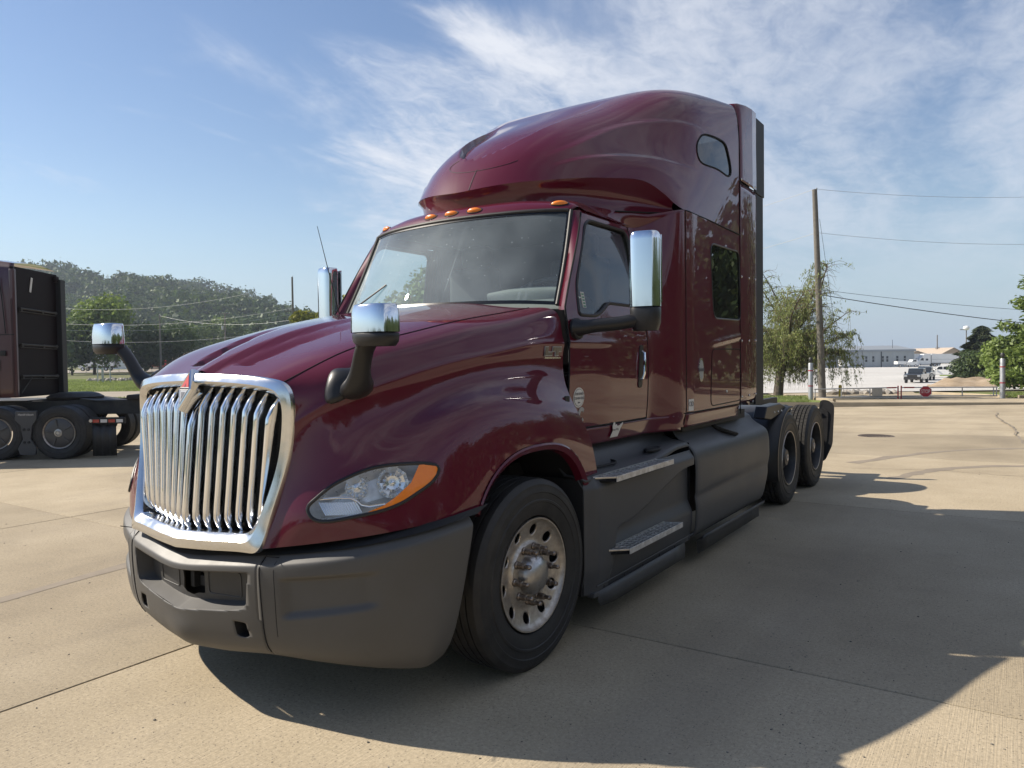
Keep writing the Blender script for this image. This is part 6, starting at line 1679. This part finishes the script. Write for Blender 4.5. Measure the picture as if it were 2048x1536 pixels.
for k in range(60):
    px = rng.uniform(1665, 1795); D = 50 + rng.uniform(-1, 1)
    p = at_px(px, D); o = bpy.data.objects.new('stone', RM[k % 5]); COL.objects.link(o); o.parent = rb2
    s = rng.uniform(.12, .32); o.scale = (s * 1.3, s, s * .75); o.location = p - rb2.location + Vector((0, 0, s * .3)); o.rotation_euler = (0, 0, rng.uniform(0, 6))
# dirt bank
DB = []
for t in np.linspace(0, 1, 9):
    row = []
    for u in np.linspace(0, 1, 40):
        D = 66 + t * 14; px = 1855 + u * 330; p = at_px(px, D)
        hgt = 1.0 * math.sin(math.pi * t)**.8 * float(smoothstep(0, .12, u)) * (.75 + .4 * noise.noise(Vector((u * 14, t * 3, 0))))
        row.append((p.x, p.y, p.z + .05 + hgt))
    DB.append(row)
tag(MB().grid(np.array(DB)).build('dirt_bank', 'dirt', None, smooth=60), kind='structure')
MD = []
for t in np.linspace(0, 1, 9):
    row = []
    for u in np.linspace(0, 1, 30):
        D = 125 + t * 30; px = 1880 + u * 120; p = at_px(px, D)
        row.append((p.x, p.y, p.z + .05 + 2.2 * math.sin(math.pi * t) * math.sin(math.pi * u)**.6 * (.8 + .3 * noise.noise(Vector((u * 8, t * 3, 4))))))
    MD.append(row)
tag(MB().grid(np.array(MD)).build('grassy_mound', 'lawn', None, smooth=60), kind='structure')

# ---------------- utility poles and wires
def pole(label, px, D, row_top, lean=0.0, r=.15, arms=(), kit=None):
    b = at_px(px, D); top = z_row(px + lean, row_top, D) - b.z; t = empty('utility_pole', tuple(b), 0, label, 'utility pole')
    ex = Vector((LX, LY, 0)) * (lean / 1495.3 * D)
    MB().tube([Vector((0, 0, -.5)), ex * .5 + Vector((0, 0, top * .5)), ex + Vector((0, 0, top))], [r * 1.25, r, r * .78], 14).build('post', 'wood_pole', t, smooth=50)
    for z, L in arms:
        q = ex * (z / top); MB().beam(q + Vector((LX, LY, 0)) * -L / 2 + Vector((0, 0, z)), q + Vector((LX, LY, 0)) * L / 2 + Vector((0, 0, z)), .10, .12).build('cross_arm', 'wood_pole', t, smooth=0)
        for k in (-.45, -.2, .2, .45):
            pp = q + Vector((LX, LY, 0)) * (L * k) + Vector((0, 0, z + .06)); MB().lathe([(0, .03), (.06, .05), (.10, .03), (.16, .05), (.2, .0)], 8, tuple(pp), 'z').build('insulator', 'galv', t)
    if kit:
        for z, off_ in kit: MB().lathe([(-.4, 0), (-.38, .2), (.38, .2), (.4, .0)], 14, tuple(ex * (z / top) + Vector((LX, LY, 0)) * off_ + Vector((0, 0, z))), 'z').build('transformer', 'galv', t)
    for z in (top - .05,):
        MB().lathe([(0, .04), (.1, .05), (.16, .0)], 8, tuple(ex + Vector((.1, 0, z))), 'z').build('insulator', 'galv', t)
    return b + ex + Vector((0, 0, top))
pole('tall leaning wooden utility pole left of the gate', 1646, 41, 382, lean=-16, r=.165)
pole('bare wooden utility pole with two lamps rising behind the hood', 589, 90, 555, r=.14, arms=((7.6, 1.8),))
pole('slim wooden utility pole behind the chrome hood mirror', 323, 108, 630, r=.13)
pole('wooden utility pole with a transformer among the hill foot trees', 453, 150, 627, r=.15, arms=((11.2, 2.2),), kit=((8.4, -.5),))
def wire(label, a, b, sag, r=.012, m_='cable', n=28, name='overhead_wire'):
    P = [a.lerp(b, t) - Vector((0, 0, sag * 4 * t * (1 - t))) for t in np.linspace(0, 1, n)]
    o = MB().tube(P, r, 5, caps=False).build(name, m_, None, smooth=60, fix=False); tag(o, label, 'wire'); return o
for k, (a, b, sag, r, lb) in enumerate((
  ((1632, 381, 41), (2300, 380, 47), .5, .010, 'topmost pale wire from the leaning pole to the right'),
  ((1635, 467, 41), (2300, 478, 47), .5, .010, 'second pale wire from the leaning pole to the right'),
  ((1641, 580, 41), (2300, 632, 46), .25, .011, 'thin dark wire from the leaning pole, upper of the low pair'),
  ((1641, 590, 41), (2300, 668, 46), .25, .022, 'thick dark cable from the leaning pole, lowest on the right'),
  ((1630, 381, 41), (1380, 452, 70), .2, .014, 'upper wire from the leaning pole going behind the sleeper'),
  ((1634, 467, 41), (1380, 530, 70), .2, .014, 'lower wire from the leaning pole going behind the sleeper'),
  ((1641, 590, 41), (1380, 660, 70), .2, .018, 'dark cable from the leaning pole behind the willow crown'))):
    wire(lb, at_pr(*a), at_pr(*b), sag, r, 'cable' if k in (2, 3, 6) else 'cable_pale')
for k, (a, b, sag, lb) in enumerate((
  ((-60, 590, 100), (500, 588, 92), 2.0, 'uppermost wire across the wooded hill'),
  ((-60, 625, 100), (589, 617, 90), 1.9, 'middle pale wire sagging across the hill towards the bare pole'),
  ((-60, 640, 100), (589, 628, 90), 1.8, 'wire just under the middle one across the hill'),
  ((-60, 660, 100), (589, 660, 90), 1.6, 'lowest pale wire across the hill foot trees'),
  ((323, 632, 108), (589, 640, 90), .9, 'short wire from the slim pole to the bare pole'))):
    wire(lb, at_pr(*a), at_pr(*b), sag, .014, 'cable_pale')
a = at_pr(1640, 440, 41); wire('guy wire running down from the leaning pole', a, at_px(1690, 43), 0, .010, 'cable', 3, 'guy_wire')

# ---------------- swing gate, bollards, stop sign
def bollard(px, D, rows, label):
    b = at_px(px, D); t = empty('gate_bollard', tuple(b), 0, label, 'bollard'); h = z_row(px, rows, D) - b.z; R = .125
    MB().lathe([(-.1, R), (h - .30, R), (h - .27, R * .9), (h - .26, .0)], 20, (0, 0, 0), 'z').build('post', 'galv', t, smooth=30)
    for z in (h * .34, h * .70): MB().lathe([(-.03, R + .001), (-.03, R + .004), (.03, R + .004), (.03, R + .001)], 20, (0, 0, z), 'z').build('red_band', 'red_band', t)
    MB().lathe([(h - .26, .03), (h - .20, .035), (h - .18, .085), (h - .14, .10), (h - .02, .10), (h + .02, .07), (h + .03, 0)], 14, (0, 0, 0), 'z').build('lamp_cap', 'wheel_black', t, smooth=40)
    return t
D0 = 40.0
bollard(1622, 39.6, 716, 'grey gate bollard with red bands on the left of the driveway')
bollard(2006, 39.4, 707, 'grey gate bollard with red bands on the right of the driveway')
def gate_arm(label, p0, p1, posts):
    g = empty('swing_gate', tuple(p0), 0, label, 'gate'); d = Vector(p1) - Vector(p0)
    for z, nm in ((.56, 'top_rail'), (.10, 'bottom_rail')): MB().tube([Vector((0, 0, z)), d + Vector((0, 0, z))], .032, 10).build(nm, 'galv', g)
    for t in posts: MB().tube([d * t + Vector((0, 0, .10)), d * t + Vector((0, 0, .56))], .028, 8).build('upright', 'galv', g)
    e = d * .999; MB().tube([e + Vector((0, 0, -.05)), e + Vector((0, 0, .66))], .035, 8).build('end_post', 'red_band', g)
    MB().beam(d * .86 + Vector((0, 0, .56)), d * .97 + Vector((0, 0, .56)), .074, .074).build('red_sleeve', 'red_band', g, smooth=0)
    return g
gl_, gr_ = at_px(1629, 39.8), at_px(1996, 39.6); gm1, gm2 = at_px(1797, 40.6), at_px(1803, 40.6)
gl_.z = gr_.z = -.66; gm1.z = gm2.z = -.66
gate_arm('left arm of the steel tube swing gate across the driveway', gl_, gm1, (0.01, .32, .66))
gate_arm('right arm of the steel tube swing gate across the driveway', gr_, gm2, (0.01, .04, .36, .74))
p = gl_.lerp(gm1, .74); q = Matrix.Rotation(math.atan2((gm1 - gl_).y, (gm1 - gl_).x), 3, 'Z')
tag(MB().box(p + Vector((0, 0, .34)) + q @ Vector((0, -.05, 0)), (.62, .012, .42), q).build('sign_plate', 'galv', None, smooth=0, bevel=.003), 'blank pale grey sign plate fixed on the left gate arm', 'sign')
# stop sign
c = gr_.lerp(gm2, .745) + Vector((0, 0, .34)); yv = math.atan2((gm2 - gr_).y, (gm2 - gr_).x) + math.pi
q = Matrix.Rotation(yv, 3, 'Z'); fwd = q @ Vector((0, -1, 0)); rt = q @ Vector((1, 0, 0))
if fwd.dot(Vector((CX_, CY_, 0)) - c) < 0: fwd = -fwd; rt = -rt
c = c + fwd * .07
ss = empty('stop_sign', tuple(c), 0, 'red octagonal stop sign mounted on the right gate arm', 'sign')
sf = lambda u, v, w: rt * u + Vector((0, 0, v)) + fwd * w
octa = lambda r: [(r * math.cos(math.pi / 8 + k * math.pi / 4), r * math.sin(math.pi / 8 + k * math.pi / 4)) for k in range(8)]
MB().prism(octa(.325), sf, -.003, .0).build('border', 'white_paint', ss, smooth=0); MB().prism(octa(.300), sf, .0005, .003).build('face', 'sign_red', ss, smooth=0)
text_mb('STOP', .25, lambda u, v, w: sf(u * .74, v * 1.12, w + .0045), .002).build('lettering', 'white_paint', ss, smooth=0)
def yellow_bollard(px, D, label, h=.9):
    b = at_px(px, D); tag(MB().lathe([(-.1, .09), (h - .06, .09), (h - .02, .07), (h, .0)], 14, tuple(b), 'z').build('yellow_bollard', 'yellow_paint', None, smooth=40), label, 'bollard', 'yellow bollards')
yellow_bollard(1681, 43, 'yellow bollard behind the left gate arm', .75)
yellow_bollard(1929, 88, 'yellow bollard on the bank left of the log pile'); yellow_bollard(1990, 80, 'yellow bollard on the bank next to the right gate bollard')
b = at_px(1962, 84); lg = empty('log_pile', tuple(b), 0, 'low pile of dark logs on the dirt bank below the bushes', 'log pile')
for k in range(7):
    o = MB().tube([Vector((LX, LY, 0)) * (-1.6 + .2 * (k % 3)) + Vector((0, 0, .5 + .26 * (k // 4))) + Vector((FX, FY, 0)) * (.3 * (k % 4)), Vector((LX, LY, 0)) * (1.7 + .15 * (k % 2)) + Vector((0, 0, .52 + .26 * (k // 4))) + Vector((FX, FY, 0)) * (.3 * (k % 4))], .15, 8).build('log', 'bark', lg, smooth=50)
# three grey posts by the stone bed
for k, (px, row, hgt, rr_) in enumerate(((196, 0, 1.75, .055), (206, 0, 1.35, .10), (221, 0, 1.5, .055))):
    b = at_px(px, 72); tag(MB().lathe([(-.2, rr_), (hgt, rr_), (hgt + .02, 0)], 12, tuple(b), 'z').build('post', 'galv', None, smooth=40), ['thin grey post by the stones, leftmost of three', 'short thick grey post by the stones, middle of three', 'thin grey post by the stones, rightmost of three'][k], 'post')
# street lamp
b = at_px(1933, 150); h = z_row(1933, 660, 150) - b.z; t = empty('lamp_post', tuple(b), 0, 'tall slim lamp post with a white round head behind the mound', 'lamp post')
MB().tube([(0, 0, -.2), (0, 0, h)], [.16, .09], 10).build('post', 'wood_pole', t); MB().lathe([(-.1, .0), (.0, .42), (.35, .62), (.7, .5), (.85, 0)], 14, (0, 0, h), 'z').build('lamp_head', 'white_paint', t, smooth=60); MB().beam(Vector((0, 0, h)), Vector((-LX, -LY, 0)) * 1.3 + Vector((0, 0, h + .1)), .18).build('lamp_arm', 'galv', t)

# ---------------- buildings and far vehicles
rv = Vector((LX, LY, 0)); fv = Vector((FX, FY, 0))
def local(b, u, v, w): return b + rv * u + fv * v + Vector((0, 0, w))
def fbox(name, b, u0, u1, v0, v1, w0, w1, mat_, parent, bevel=0):
    rot = Matrix(((LX, FX, 0), (LY, FY, 0), (0, 0, 1)))
    return MB().box(rot @ Vector(((u0 + u1) / 2, (v0 + v1) / 2, (w0 + w1) / 2)), (u1 - u0, v1 - v0, w1 - w0), rot).build(name, mat_, parent, smooth=0, bevel=bevel)
b = at_px(1700, 243); wb_ = empty('metal_warehouse', tuple(b), 0, 'long grey corrugated metal building at the back of the gravel lot', 'building')
U1 = (1829 - 1700) / 1495 * 243; U0 = (1600 - 1700) / 1495 * 243
fbox('wall', b, U0, U1, 0, 24, 0, 5.3, 'metal_wall', wb_)
rp = [(0, 5.3), (-.5, 5.1), (-.4, 5.75), (3, 6.1), (12, 7.2), (24.4, 5.2), (24, 5.2)]
rot = Matrix(((LX, FX, 0), (LY, FY, 0), (0, 0, 1)))
MB().prism(rp, lambda v, w, u: rot @ Vector((u, v, w)), U0 - .3, U1 + .4).build('roof', 'metal_roof', wb_, smooth=0)
for k in range(40): 
    u = U0 + (U1 - U0) * (k + .5) / 40; fbox('wall_rib', b, u - .06, u + .06, -.06, 0, .1, 5.2, 'metal_wall', wb_)
for k, px in enumerate((1733, 1747, 1766, 1775, 1795, 1810)):
    u = (px - 1700) / 1495 * 243
    for w in (3.2, 2.2): fbox('window', b, u - .32, u + .32, -.10, -.02, w - .42, w + .42, 'far_glass', wb_)
u = (1763 - 1700) / 1495 * 243; fbox('down_pipe', b, u - .12, u + .12, -.22, -.02, 0, 5.3, 'far_glass', wb_)
fbox('antenna', b, (1798 - 1700) / 1495 * 243 - .05, (1798 - 1700) / 1495 * 243 + .05, 4, 4.1, 6, 9, 'far_glass', wb_)
for px0, px1, ra, lab in ((1845, 1862, 703, 'tan gabled building just right of the grey warehouse'), (1878, 1936, 697, 'tan gabled building behind the white semi trailer')):
    D = 310; b = at_px(px0, D); tb_ = empty('gabled_building', tuple(b), 0, lab, 'building'); w_ = (px1 - px0) / 1495 * D; h1 = z_row(px0, 712, D) - b.z; h2 = z_row(px0, ra, D) - b.z
    ex = 8 if px0 < 1860 else 0
    MB().prism([(-ex, 0), (w_, 0), (w_, h1), ((w_ - ex) / 2, h2), (-ex, h1)], lambda u, w, v: rot @ Vector((u, v, w)), 0, 30).build('wall', 'tan_wall', tb_, smooth=0)
    mid_ = (w_ - ex) / 2
    for sg in (1, -1):
        ue = w_ + .6 if sg > 0 else -ex - .6
        MB().prism([(mid_, h2 + .02), (ue, h1 - .2), (ue, h1 + .1), (mid_, h2 + .35)], lambda u, w, v: rot @ Vector((u, v, w)), -.5, 30.5).build('roof', 'tan_roof', tb_, smooth=0)
    for k in range(6): fbox('wall_panel_joint', b, w_ * (k + .5) / 6 - .04, w_ * (k + .5) / 6 + .04, -.05, .0, 0, h1 * .9, 'tan_roof', tb_)
for px, D, row, lab in ((1875, 320, 670, 'far utility pole between the tan gabled buildings'),):
    pole(lab, px, D, row, r=.25, kit=((6.5, -.7), (6.5, .7)))
T(1868, 325, 702, 24, 'far dark tree between the tan gabled buildings', 'leaf_dark', n=900, size=1.2, seed=61, nb=8, trunk_h=.1)

def far_wheel(parent, b, u, v, r, w=.3):
    m = MB().lathe([(-w / 2, r * .5), (-w / 2, r * .95), (-w / 2 * .8, r), (w / 2 * .8, r), (w / 2, r * .95), (w / 2, r * .5)], 18, (0, 0, 0), 'y')
    m.lathe([(-w / 2 - .01, 0), (-w / 2 - .01, r * .5)], 14, (0, 0, 0), 'y'); 
    o = m.build('wheel', 'rubber', parent, smooth=40); o.location = rot @ Vector((u, v, r)); o.rotation_euler = (0, 0, math.atan2(LY, LX)); 
    h = MB().lathe([(-w / 2 - .02, 0), (-w / 2 - .02, r * .48), (-w / 2, r * .52)], 14, (0, 0, 0), 'y').build('hub', 'white_paint', o, smooth=40)
    return o
def far_semi(label, px0, D, length_px, trailer=True, flip=False, top=708):
    """white tractor facing left with an optional box trailer"""
    b = at_px(px0, D); t = empty('white_semi_truck', tuple(b), 0, label, 'truck'); s = 1
    H = z_row(px0, top, D) - b.z
    prof = [(0, .5), (0, 1.35), (.25, 1.75), (1.6, 2.0), (2.1, 2.85), (2.5, 3.0), (3.4, H - .1), (4.0, H), (5.6, H), (5.6, .9), (1.9, .9), (1.8, .55)]
    MB().prism(prof, lambda u, w, v: rot @ Vector((u, v, w)), 0, 2.4).build('cab_body', 'white_paint', t, smooth=0, bevel=.08)
    MB().prism([(2.15, 2.1), (2.55, 2.8), (3.2, 2.8), (3.25, 2.0)], lambda u, w, v: rot @ Vector((u, v, w)), -.03, .0).build('side_window', 'far_glass', t, smooth=0)
    MB().prism([(3.9, 2.0), (4.7, 2.0), (4.7, 2.6), (3.9, 2.6)], lambda u, w, v: rot @ Vector((u, v, w)), -.03, .0).build('sleeper_window', 'far_glass', t, smooth=0)
    fbox('bumper', b, -.12, .4, 0, 2.4, .35, .75, 'galv', t); fbox('chassis', b, .6, 9.2, .6, 1.8, .7, 1.05, 'chassis', t); fbox('side_tank', b, 2.3, 5.0, .0, .6, .45, .95, 'galv', t)
    for u in (1.15, 6.9, 8.2):
        for v in (.18, 2.2): far_wheel(t, b, u, v, .5)
    if trailer:
        tr_ = empty('box_trailer', tuple(b), 0, 'white box trailer coupled to the white sleeper tractor', 'trailer')
        fbox('box', b, 5.9, 5.9 + trailer, 0, 2.5, 1.15, H - .1, 'white_paint', tr_, .03); fbox('lower_rail', b, 5.9, 5.9 + trailer, -.03, 2.53, 1.1, 1.3, 'galv', tr_); fbox('box_joint', b, 5.9, 5.9 + trailer, -.02, 0, 2.3, 2.4, 'galv', tr_)
    return t
far_semi('white sleeper semi truck parked at the back of the gravel lot', 1828, 243, 80, trailer=8.0)
b = at_px(1893, 262); tr_ = empty('box_trailer', tuple(b), 0, 'lower white box trailer behind the white semi', 'trailer'); fbox('box', b, 0, 4.5, 0, 2.5, .9, 3.4, 'white_paint', tr_, .03); fbox('door_frame', b, 4.4, 4.62, -.03, 2.53, .8, 3.45, 'far_glass', tr_)
b = at_px(1815, 236); vt = empty('white_work_truck', tuple(b), 0, 'small white work truck in front of the white semi cab', 'truck')
MB().prism([(0, .6), (0, 1.6), (1.4, 1.7), (1.8, 2.4), (3.4, 2.4), (3.4, .6)], lambda u, w, v: rot @ Vector((u, v, w)), 0, 2.2).build('body', 'white_paint', vt, smooth=0, bevel=.06)
MB().prism([(1.75, 1.75), (2.0, 2.25), (2.9, 2.25), (2.9, 1.75)], lambda u, w, v: rot @ Vector((u, v, w)), -.03, 0).build('side_window', 'far_glass', vt, smooth=0)
fbox('dump_body', b, -3.0, -.2, .1, 2.3, 1.0, 1.9, 'white_paint', vt)
for u in (-2.2, .8, 2.7): far_wheel(vt, b, u, .15, .45)
b = at_px(1845, 256); sb_ = empty('box_trailer', tuple(b), 0, 'white trailer with blue lettering partly hidden behind the white semi cab', 'trailer')
fbox('box', b, -4, 4.5, 0, 2.5, 1.1, 4.2, 'white_paint', sb_, .03)
text_mb('USA', .9, lambda u, v, w: rot @ Vector((u + 1.4, -.03 - w, v + 3.6)), .02).build('lettering', 'decal_blue', sb_, smooth=0) if False else None
b = at_px(1700, 236); fd = empty('white_flatbed_truck', tuple(b), 0, 'white tractor without trailer half hidden by the willow twigs', 'truck')
MB().prism([(0, .6), (0, 1.6), (.9, 1.8), (1.2, 2.9), (2.6, 2.9), (2.6, .6)], lambda u, w, v: rot @ Vector((-u, v, w)), 0, 2.3).build('cab', 'white_paint', fd, smooth=0, bevel=.06)
MB().prism([(1.15, 2.0), (1.35, 2.7), (2.1, 2.7), (2.1, 2.0)], lambda u, w, v: rot @ Vector((-u, v, w)), -.03, 0).build('side_window', 'far_glass', fd, smooth=0)
fbox('chassis', b, -2.0, 4.5, .5, 1.8, .7, 1.0, 'chassis', fd)
for u in (-1.2, 2.6, 3.8): far_wheel(fd, b, u, .15, .48)

# pickups
def pickup(label, px, D, paint, heading, dark=False):
    b = at_px(px, D); t = empty('pickup_truck', tuple(b), heading, label, 'pickup')
    # length along local -y (front), width x
    W2 = .98
    lower = [(-2.85, .55), (-2.9, 1.10), (-2.6, 1.22), (-1.2, 1.28), (2.85, 1.28), (2.9, .62), (2.0, .5), (-2.0, .5)]
    def side(y, z, x): return (x, y, z)
    m = MB().prism(lower, side, -W2, W2); m.build('body', paint, t, smooth=0, bevel=.07)
    cab = [(-1.15, 1.25), (-.45, 1.88), (1.05, 1.90), (1.35, 1.25)]
    MB().prism(cab, side, -W2 * .86, W2 * .86).build('cab', paint, t, smooth=0, bevel=.06)
    MB().add([(-.76, -1.06, 1.33), (.76, -1.06, 1.33), (.70, -.50, 1.83), (-.70, -.50, 1.83)], [(0, 1, 2, 3)]).build('windshield', 'far_glass', t, smooth=0, thick=.02)
    for sg in (1, -1):
        for (a, c_) in ((-.72, .10), (.20, .95)): MB().add([(sg * (W2 * .86 + .015), a, 1.34), (sg * (W2 * .86 + .015), c_, 1.34), (sg * (W2 * .86 + .012), c_ - .06, 1.78), (sg * (W2 * .86 + .012), a + (.28 if a < 0 else .03), 1.78)], [(0, 1, 2, 3)]).build('side_window', 'far_glass', t, smooth=0, thick=.01)
        MB().box((sg * 1.14, -.85, 1.34), (.20, .10, .26)).build('wing_mirror', 'wheel_black', t, smooth=0, bevel=.03)
        MB().box((sg * .74, -2.885, .98), (.36, .08, .24)).build('headlight', 'galv', t, smooth=0, bevel=.02)
        for y in (-1.85, 1.80):
            MB().lathe([(-.13, .2), (-.13, .36), (-.10, .40), (.10, .40), (.13, .36), (.13, .2)], 18, (sg * .86, y, .40)).build('wheel', 'rubber', t, smooth=40)
            MB().lathe([(sg * .135, 0), (sg * .135, .21)], 12, (sg * .86, y, .40)).build('hub', 'galv' if not dark else 'wheel_black', t)
    MB().box((0, -2.90, .95), (1.10, .06, .36)).build('grille', 'wheel_black', t, smooth=0, bevel=.02)
    for z in (.87, 1.0): MB().box((0, -2.935, z), (1.05, .02, .035)).build('grille_bar', 'galv' if not dark else 'chassis', t, smooth=0)
    MB().box((0, -2.96, .62), (1.9, .14, .22)).build('front_bumper', 'wheel_black' if dark else 'galv', t, smooth=0, bevel=.03)
    MB().box((0, 2.30, 1.29), (1.6, 1.3, .02)).build('bed_cover', 'wheel_black', t, smooth=0)
    return t
ang = math.atan2(LY, LX)
pickup('dark grey pickup facing the gate on the gravel lot', 1834, 95, 'car_dark', rad(-4), True)
pickup('dark pickup parked just behind the grey one', 1851, 106, 'car_dark', rad(-2), True)
pickup('white pickup parked side on behind the dark pickups', 1884, 116, 'white_paint', rad(-84))

# box truck in the car park on the left
D = 158; b = at_px(163, D); bt = empty('box_truck', tuple(b), 0, 'white box delivery truck in the car park behind the hood mirror', 'truck')
s_ = D / 1495.3
fbox('cargo_box', b, 1.2, 6.9, 0, 2.3, 1.0, 3.5, 'white_paint', bt, .03)
MB().prism([(-.6, .6), (-.65, 1.3), (-.2, 1.55), (.25, 2.3), (1.15, 2.35), (1.15, .6)], lambda u, w, v: rot @ Vector((u, v, w)), .1, 2.2).build('cab', 'white_paint', bt, smooth=0, bevel=.06)
MB().prism([(.1, 1.6), (.38, 2.15), (.95, 2.15), (.95, 1.55)], lambda u, w, v: rot @ Vector((u, v, w)), .06, .1).build('side_window', 'far_glass', bt, smooth=0)
fbox('rear_frame', b, 6.88, 7.0, -.03, 2.33, .95, 3.55, 'galv', bt); fbox('chassis', b, 0, 6.9, .6, 1.7, .6, 1.0, 'chassis', bt)
fbox('stripe', b, 2.4, 4.2, -.02, .0, 2.35, 2.5, 'decal_red', bt); fbox('stripe', b, 2.2, 3.9, -.02, .0, 2.1, 2.18, 'decal_dark', bt)
for u in (.3, 5.2): 
    for v in (.2, 2.1): far_wheel(bt, b, u, v, .42)
# chain-link fence in front of it
fc = at_px(140, 118); fe = empty('wire_fence', tuple(fc), 0, 'low wire fence with thin posts in front of the white box truck', 'fence')
for k in range(12): 
    o = MB().tube([rv * (k * 2.6) + Vector((0, 0, -.1)), rv * (k * 2.6) + Vector((0, 0, 2.0))], .035, 6).build('fence_post', 'galv', fe)
for z in (.1, 1.05, 2.0): MB().tube([Vector((0, 0, z)), rv * 28.6 + Vector((0, 0, z))], .025, 5).build('fence_wire', 'galv', fe)
b = at_px(312, 140); rt_ = empty('red_trailer', tuple(b), 0, 'bright red machine trailer parked by the slim pole', 'trailer')
fbox('deck', b, -3.4, 3.0, 0, 2, .8, 1.15, 'red_machine', rt_, .03); fbox('frame', b, -2.4, 1.8, .2, .5, 1.15, 2.1, 'red_machine', rt_, .05); fbox('boom', b, -1.8, 2.6, .9, 1.1, 1.6, 1.9, 'red_machine', rt_, .04)
for u in (-1.8, 1.6): far_wheel(rt_, b, u, .1, .45)
for k, (px, D, w_, h_, mt, lab) in enumerate(((400, 175, 26, 4.0, 'tan_wall', 'low flat building behind the round dark tree'), (255, 190, 20, 4.5, 'white_paint', 'low pale building between trees behind the hood mirror'))):
    b = at_px(px, D); lb = empty('low_building', tuple(b), 0, lab, 'building'); fbox('wall', b, -w_ / 2, w_ / 2, 0, 10, -.3, h_, mt, lb); fbox('roof', b, -w_ / 2 - .4, w_ / 2 + .4, -.4, 10.4, h_, h_ + .5, 'metal_roof', lb)
    for q_ in range(7): fbox('window', b, -w_ / 2 + 1.5 + q_ * w_ / 8, -w_ / 2 + 3.0 + q_ * w_ / 8, -.05, .02, 1.4, 2.8, 'far_glass', lb)
# ================================================================== air
hz = MB().box((0, 0, 0), (1, 1, 1))
cx0, cx1, cy0, cy1, cz0, cz1 = -760, 420, -160, 800, -4, 105
hz = MB().box(((cx0 + cx1) / 2, (cy0 + cy1) / 2, (cz0 + cz1) / 2), (cx1 - cx0, cy1 - cy0, cz1 - cz0))
hm_ = bpy.data.materials.new('haze_air'); hm_.use_nodes = True; n, l = hm_.node_tree.nodes, hm_.node_tree.links; n.clear()
ho = N(n, 'ShaderNodeOutputMaterial'); pv_ = N(n, 'ShaderNodeVolumePrincipled')
pv_.inputs['Color'].default_value = (.70, .80, .95, 1); pv_.inputs['Density'].default_value = .00034; pv_.inputs['Anisotropy'].default_value = .2
l.new(pv_.outputs[0], ho.inputs['Volume'])
tag(hz.build('haze', hm_, None, smooth=0), kind='stuff')
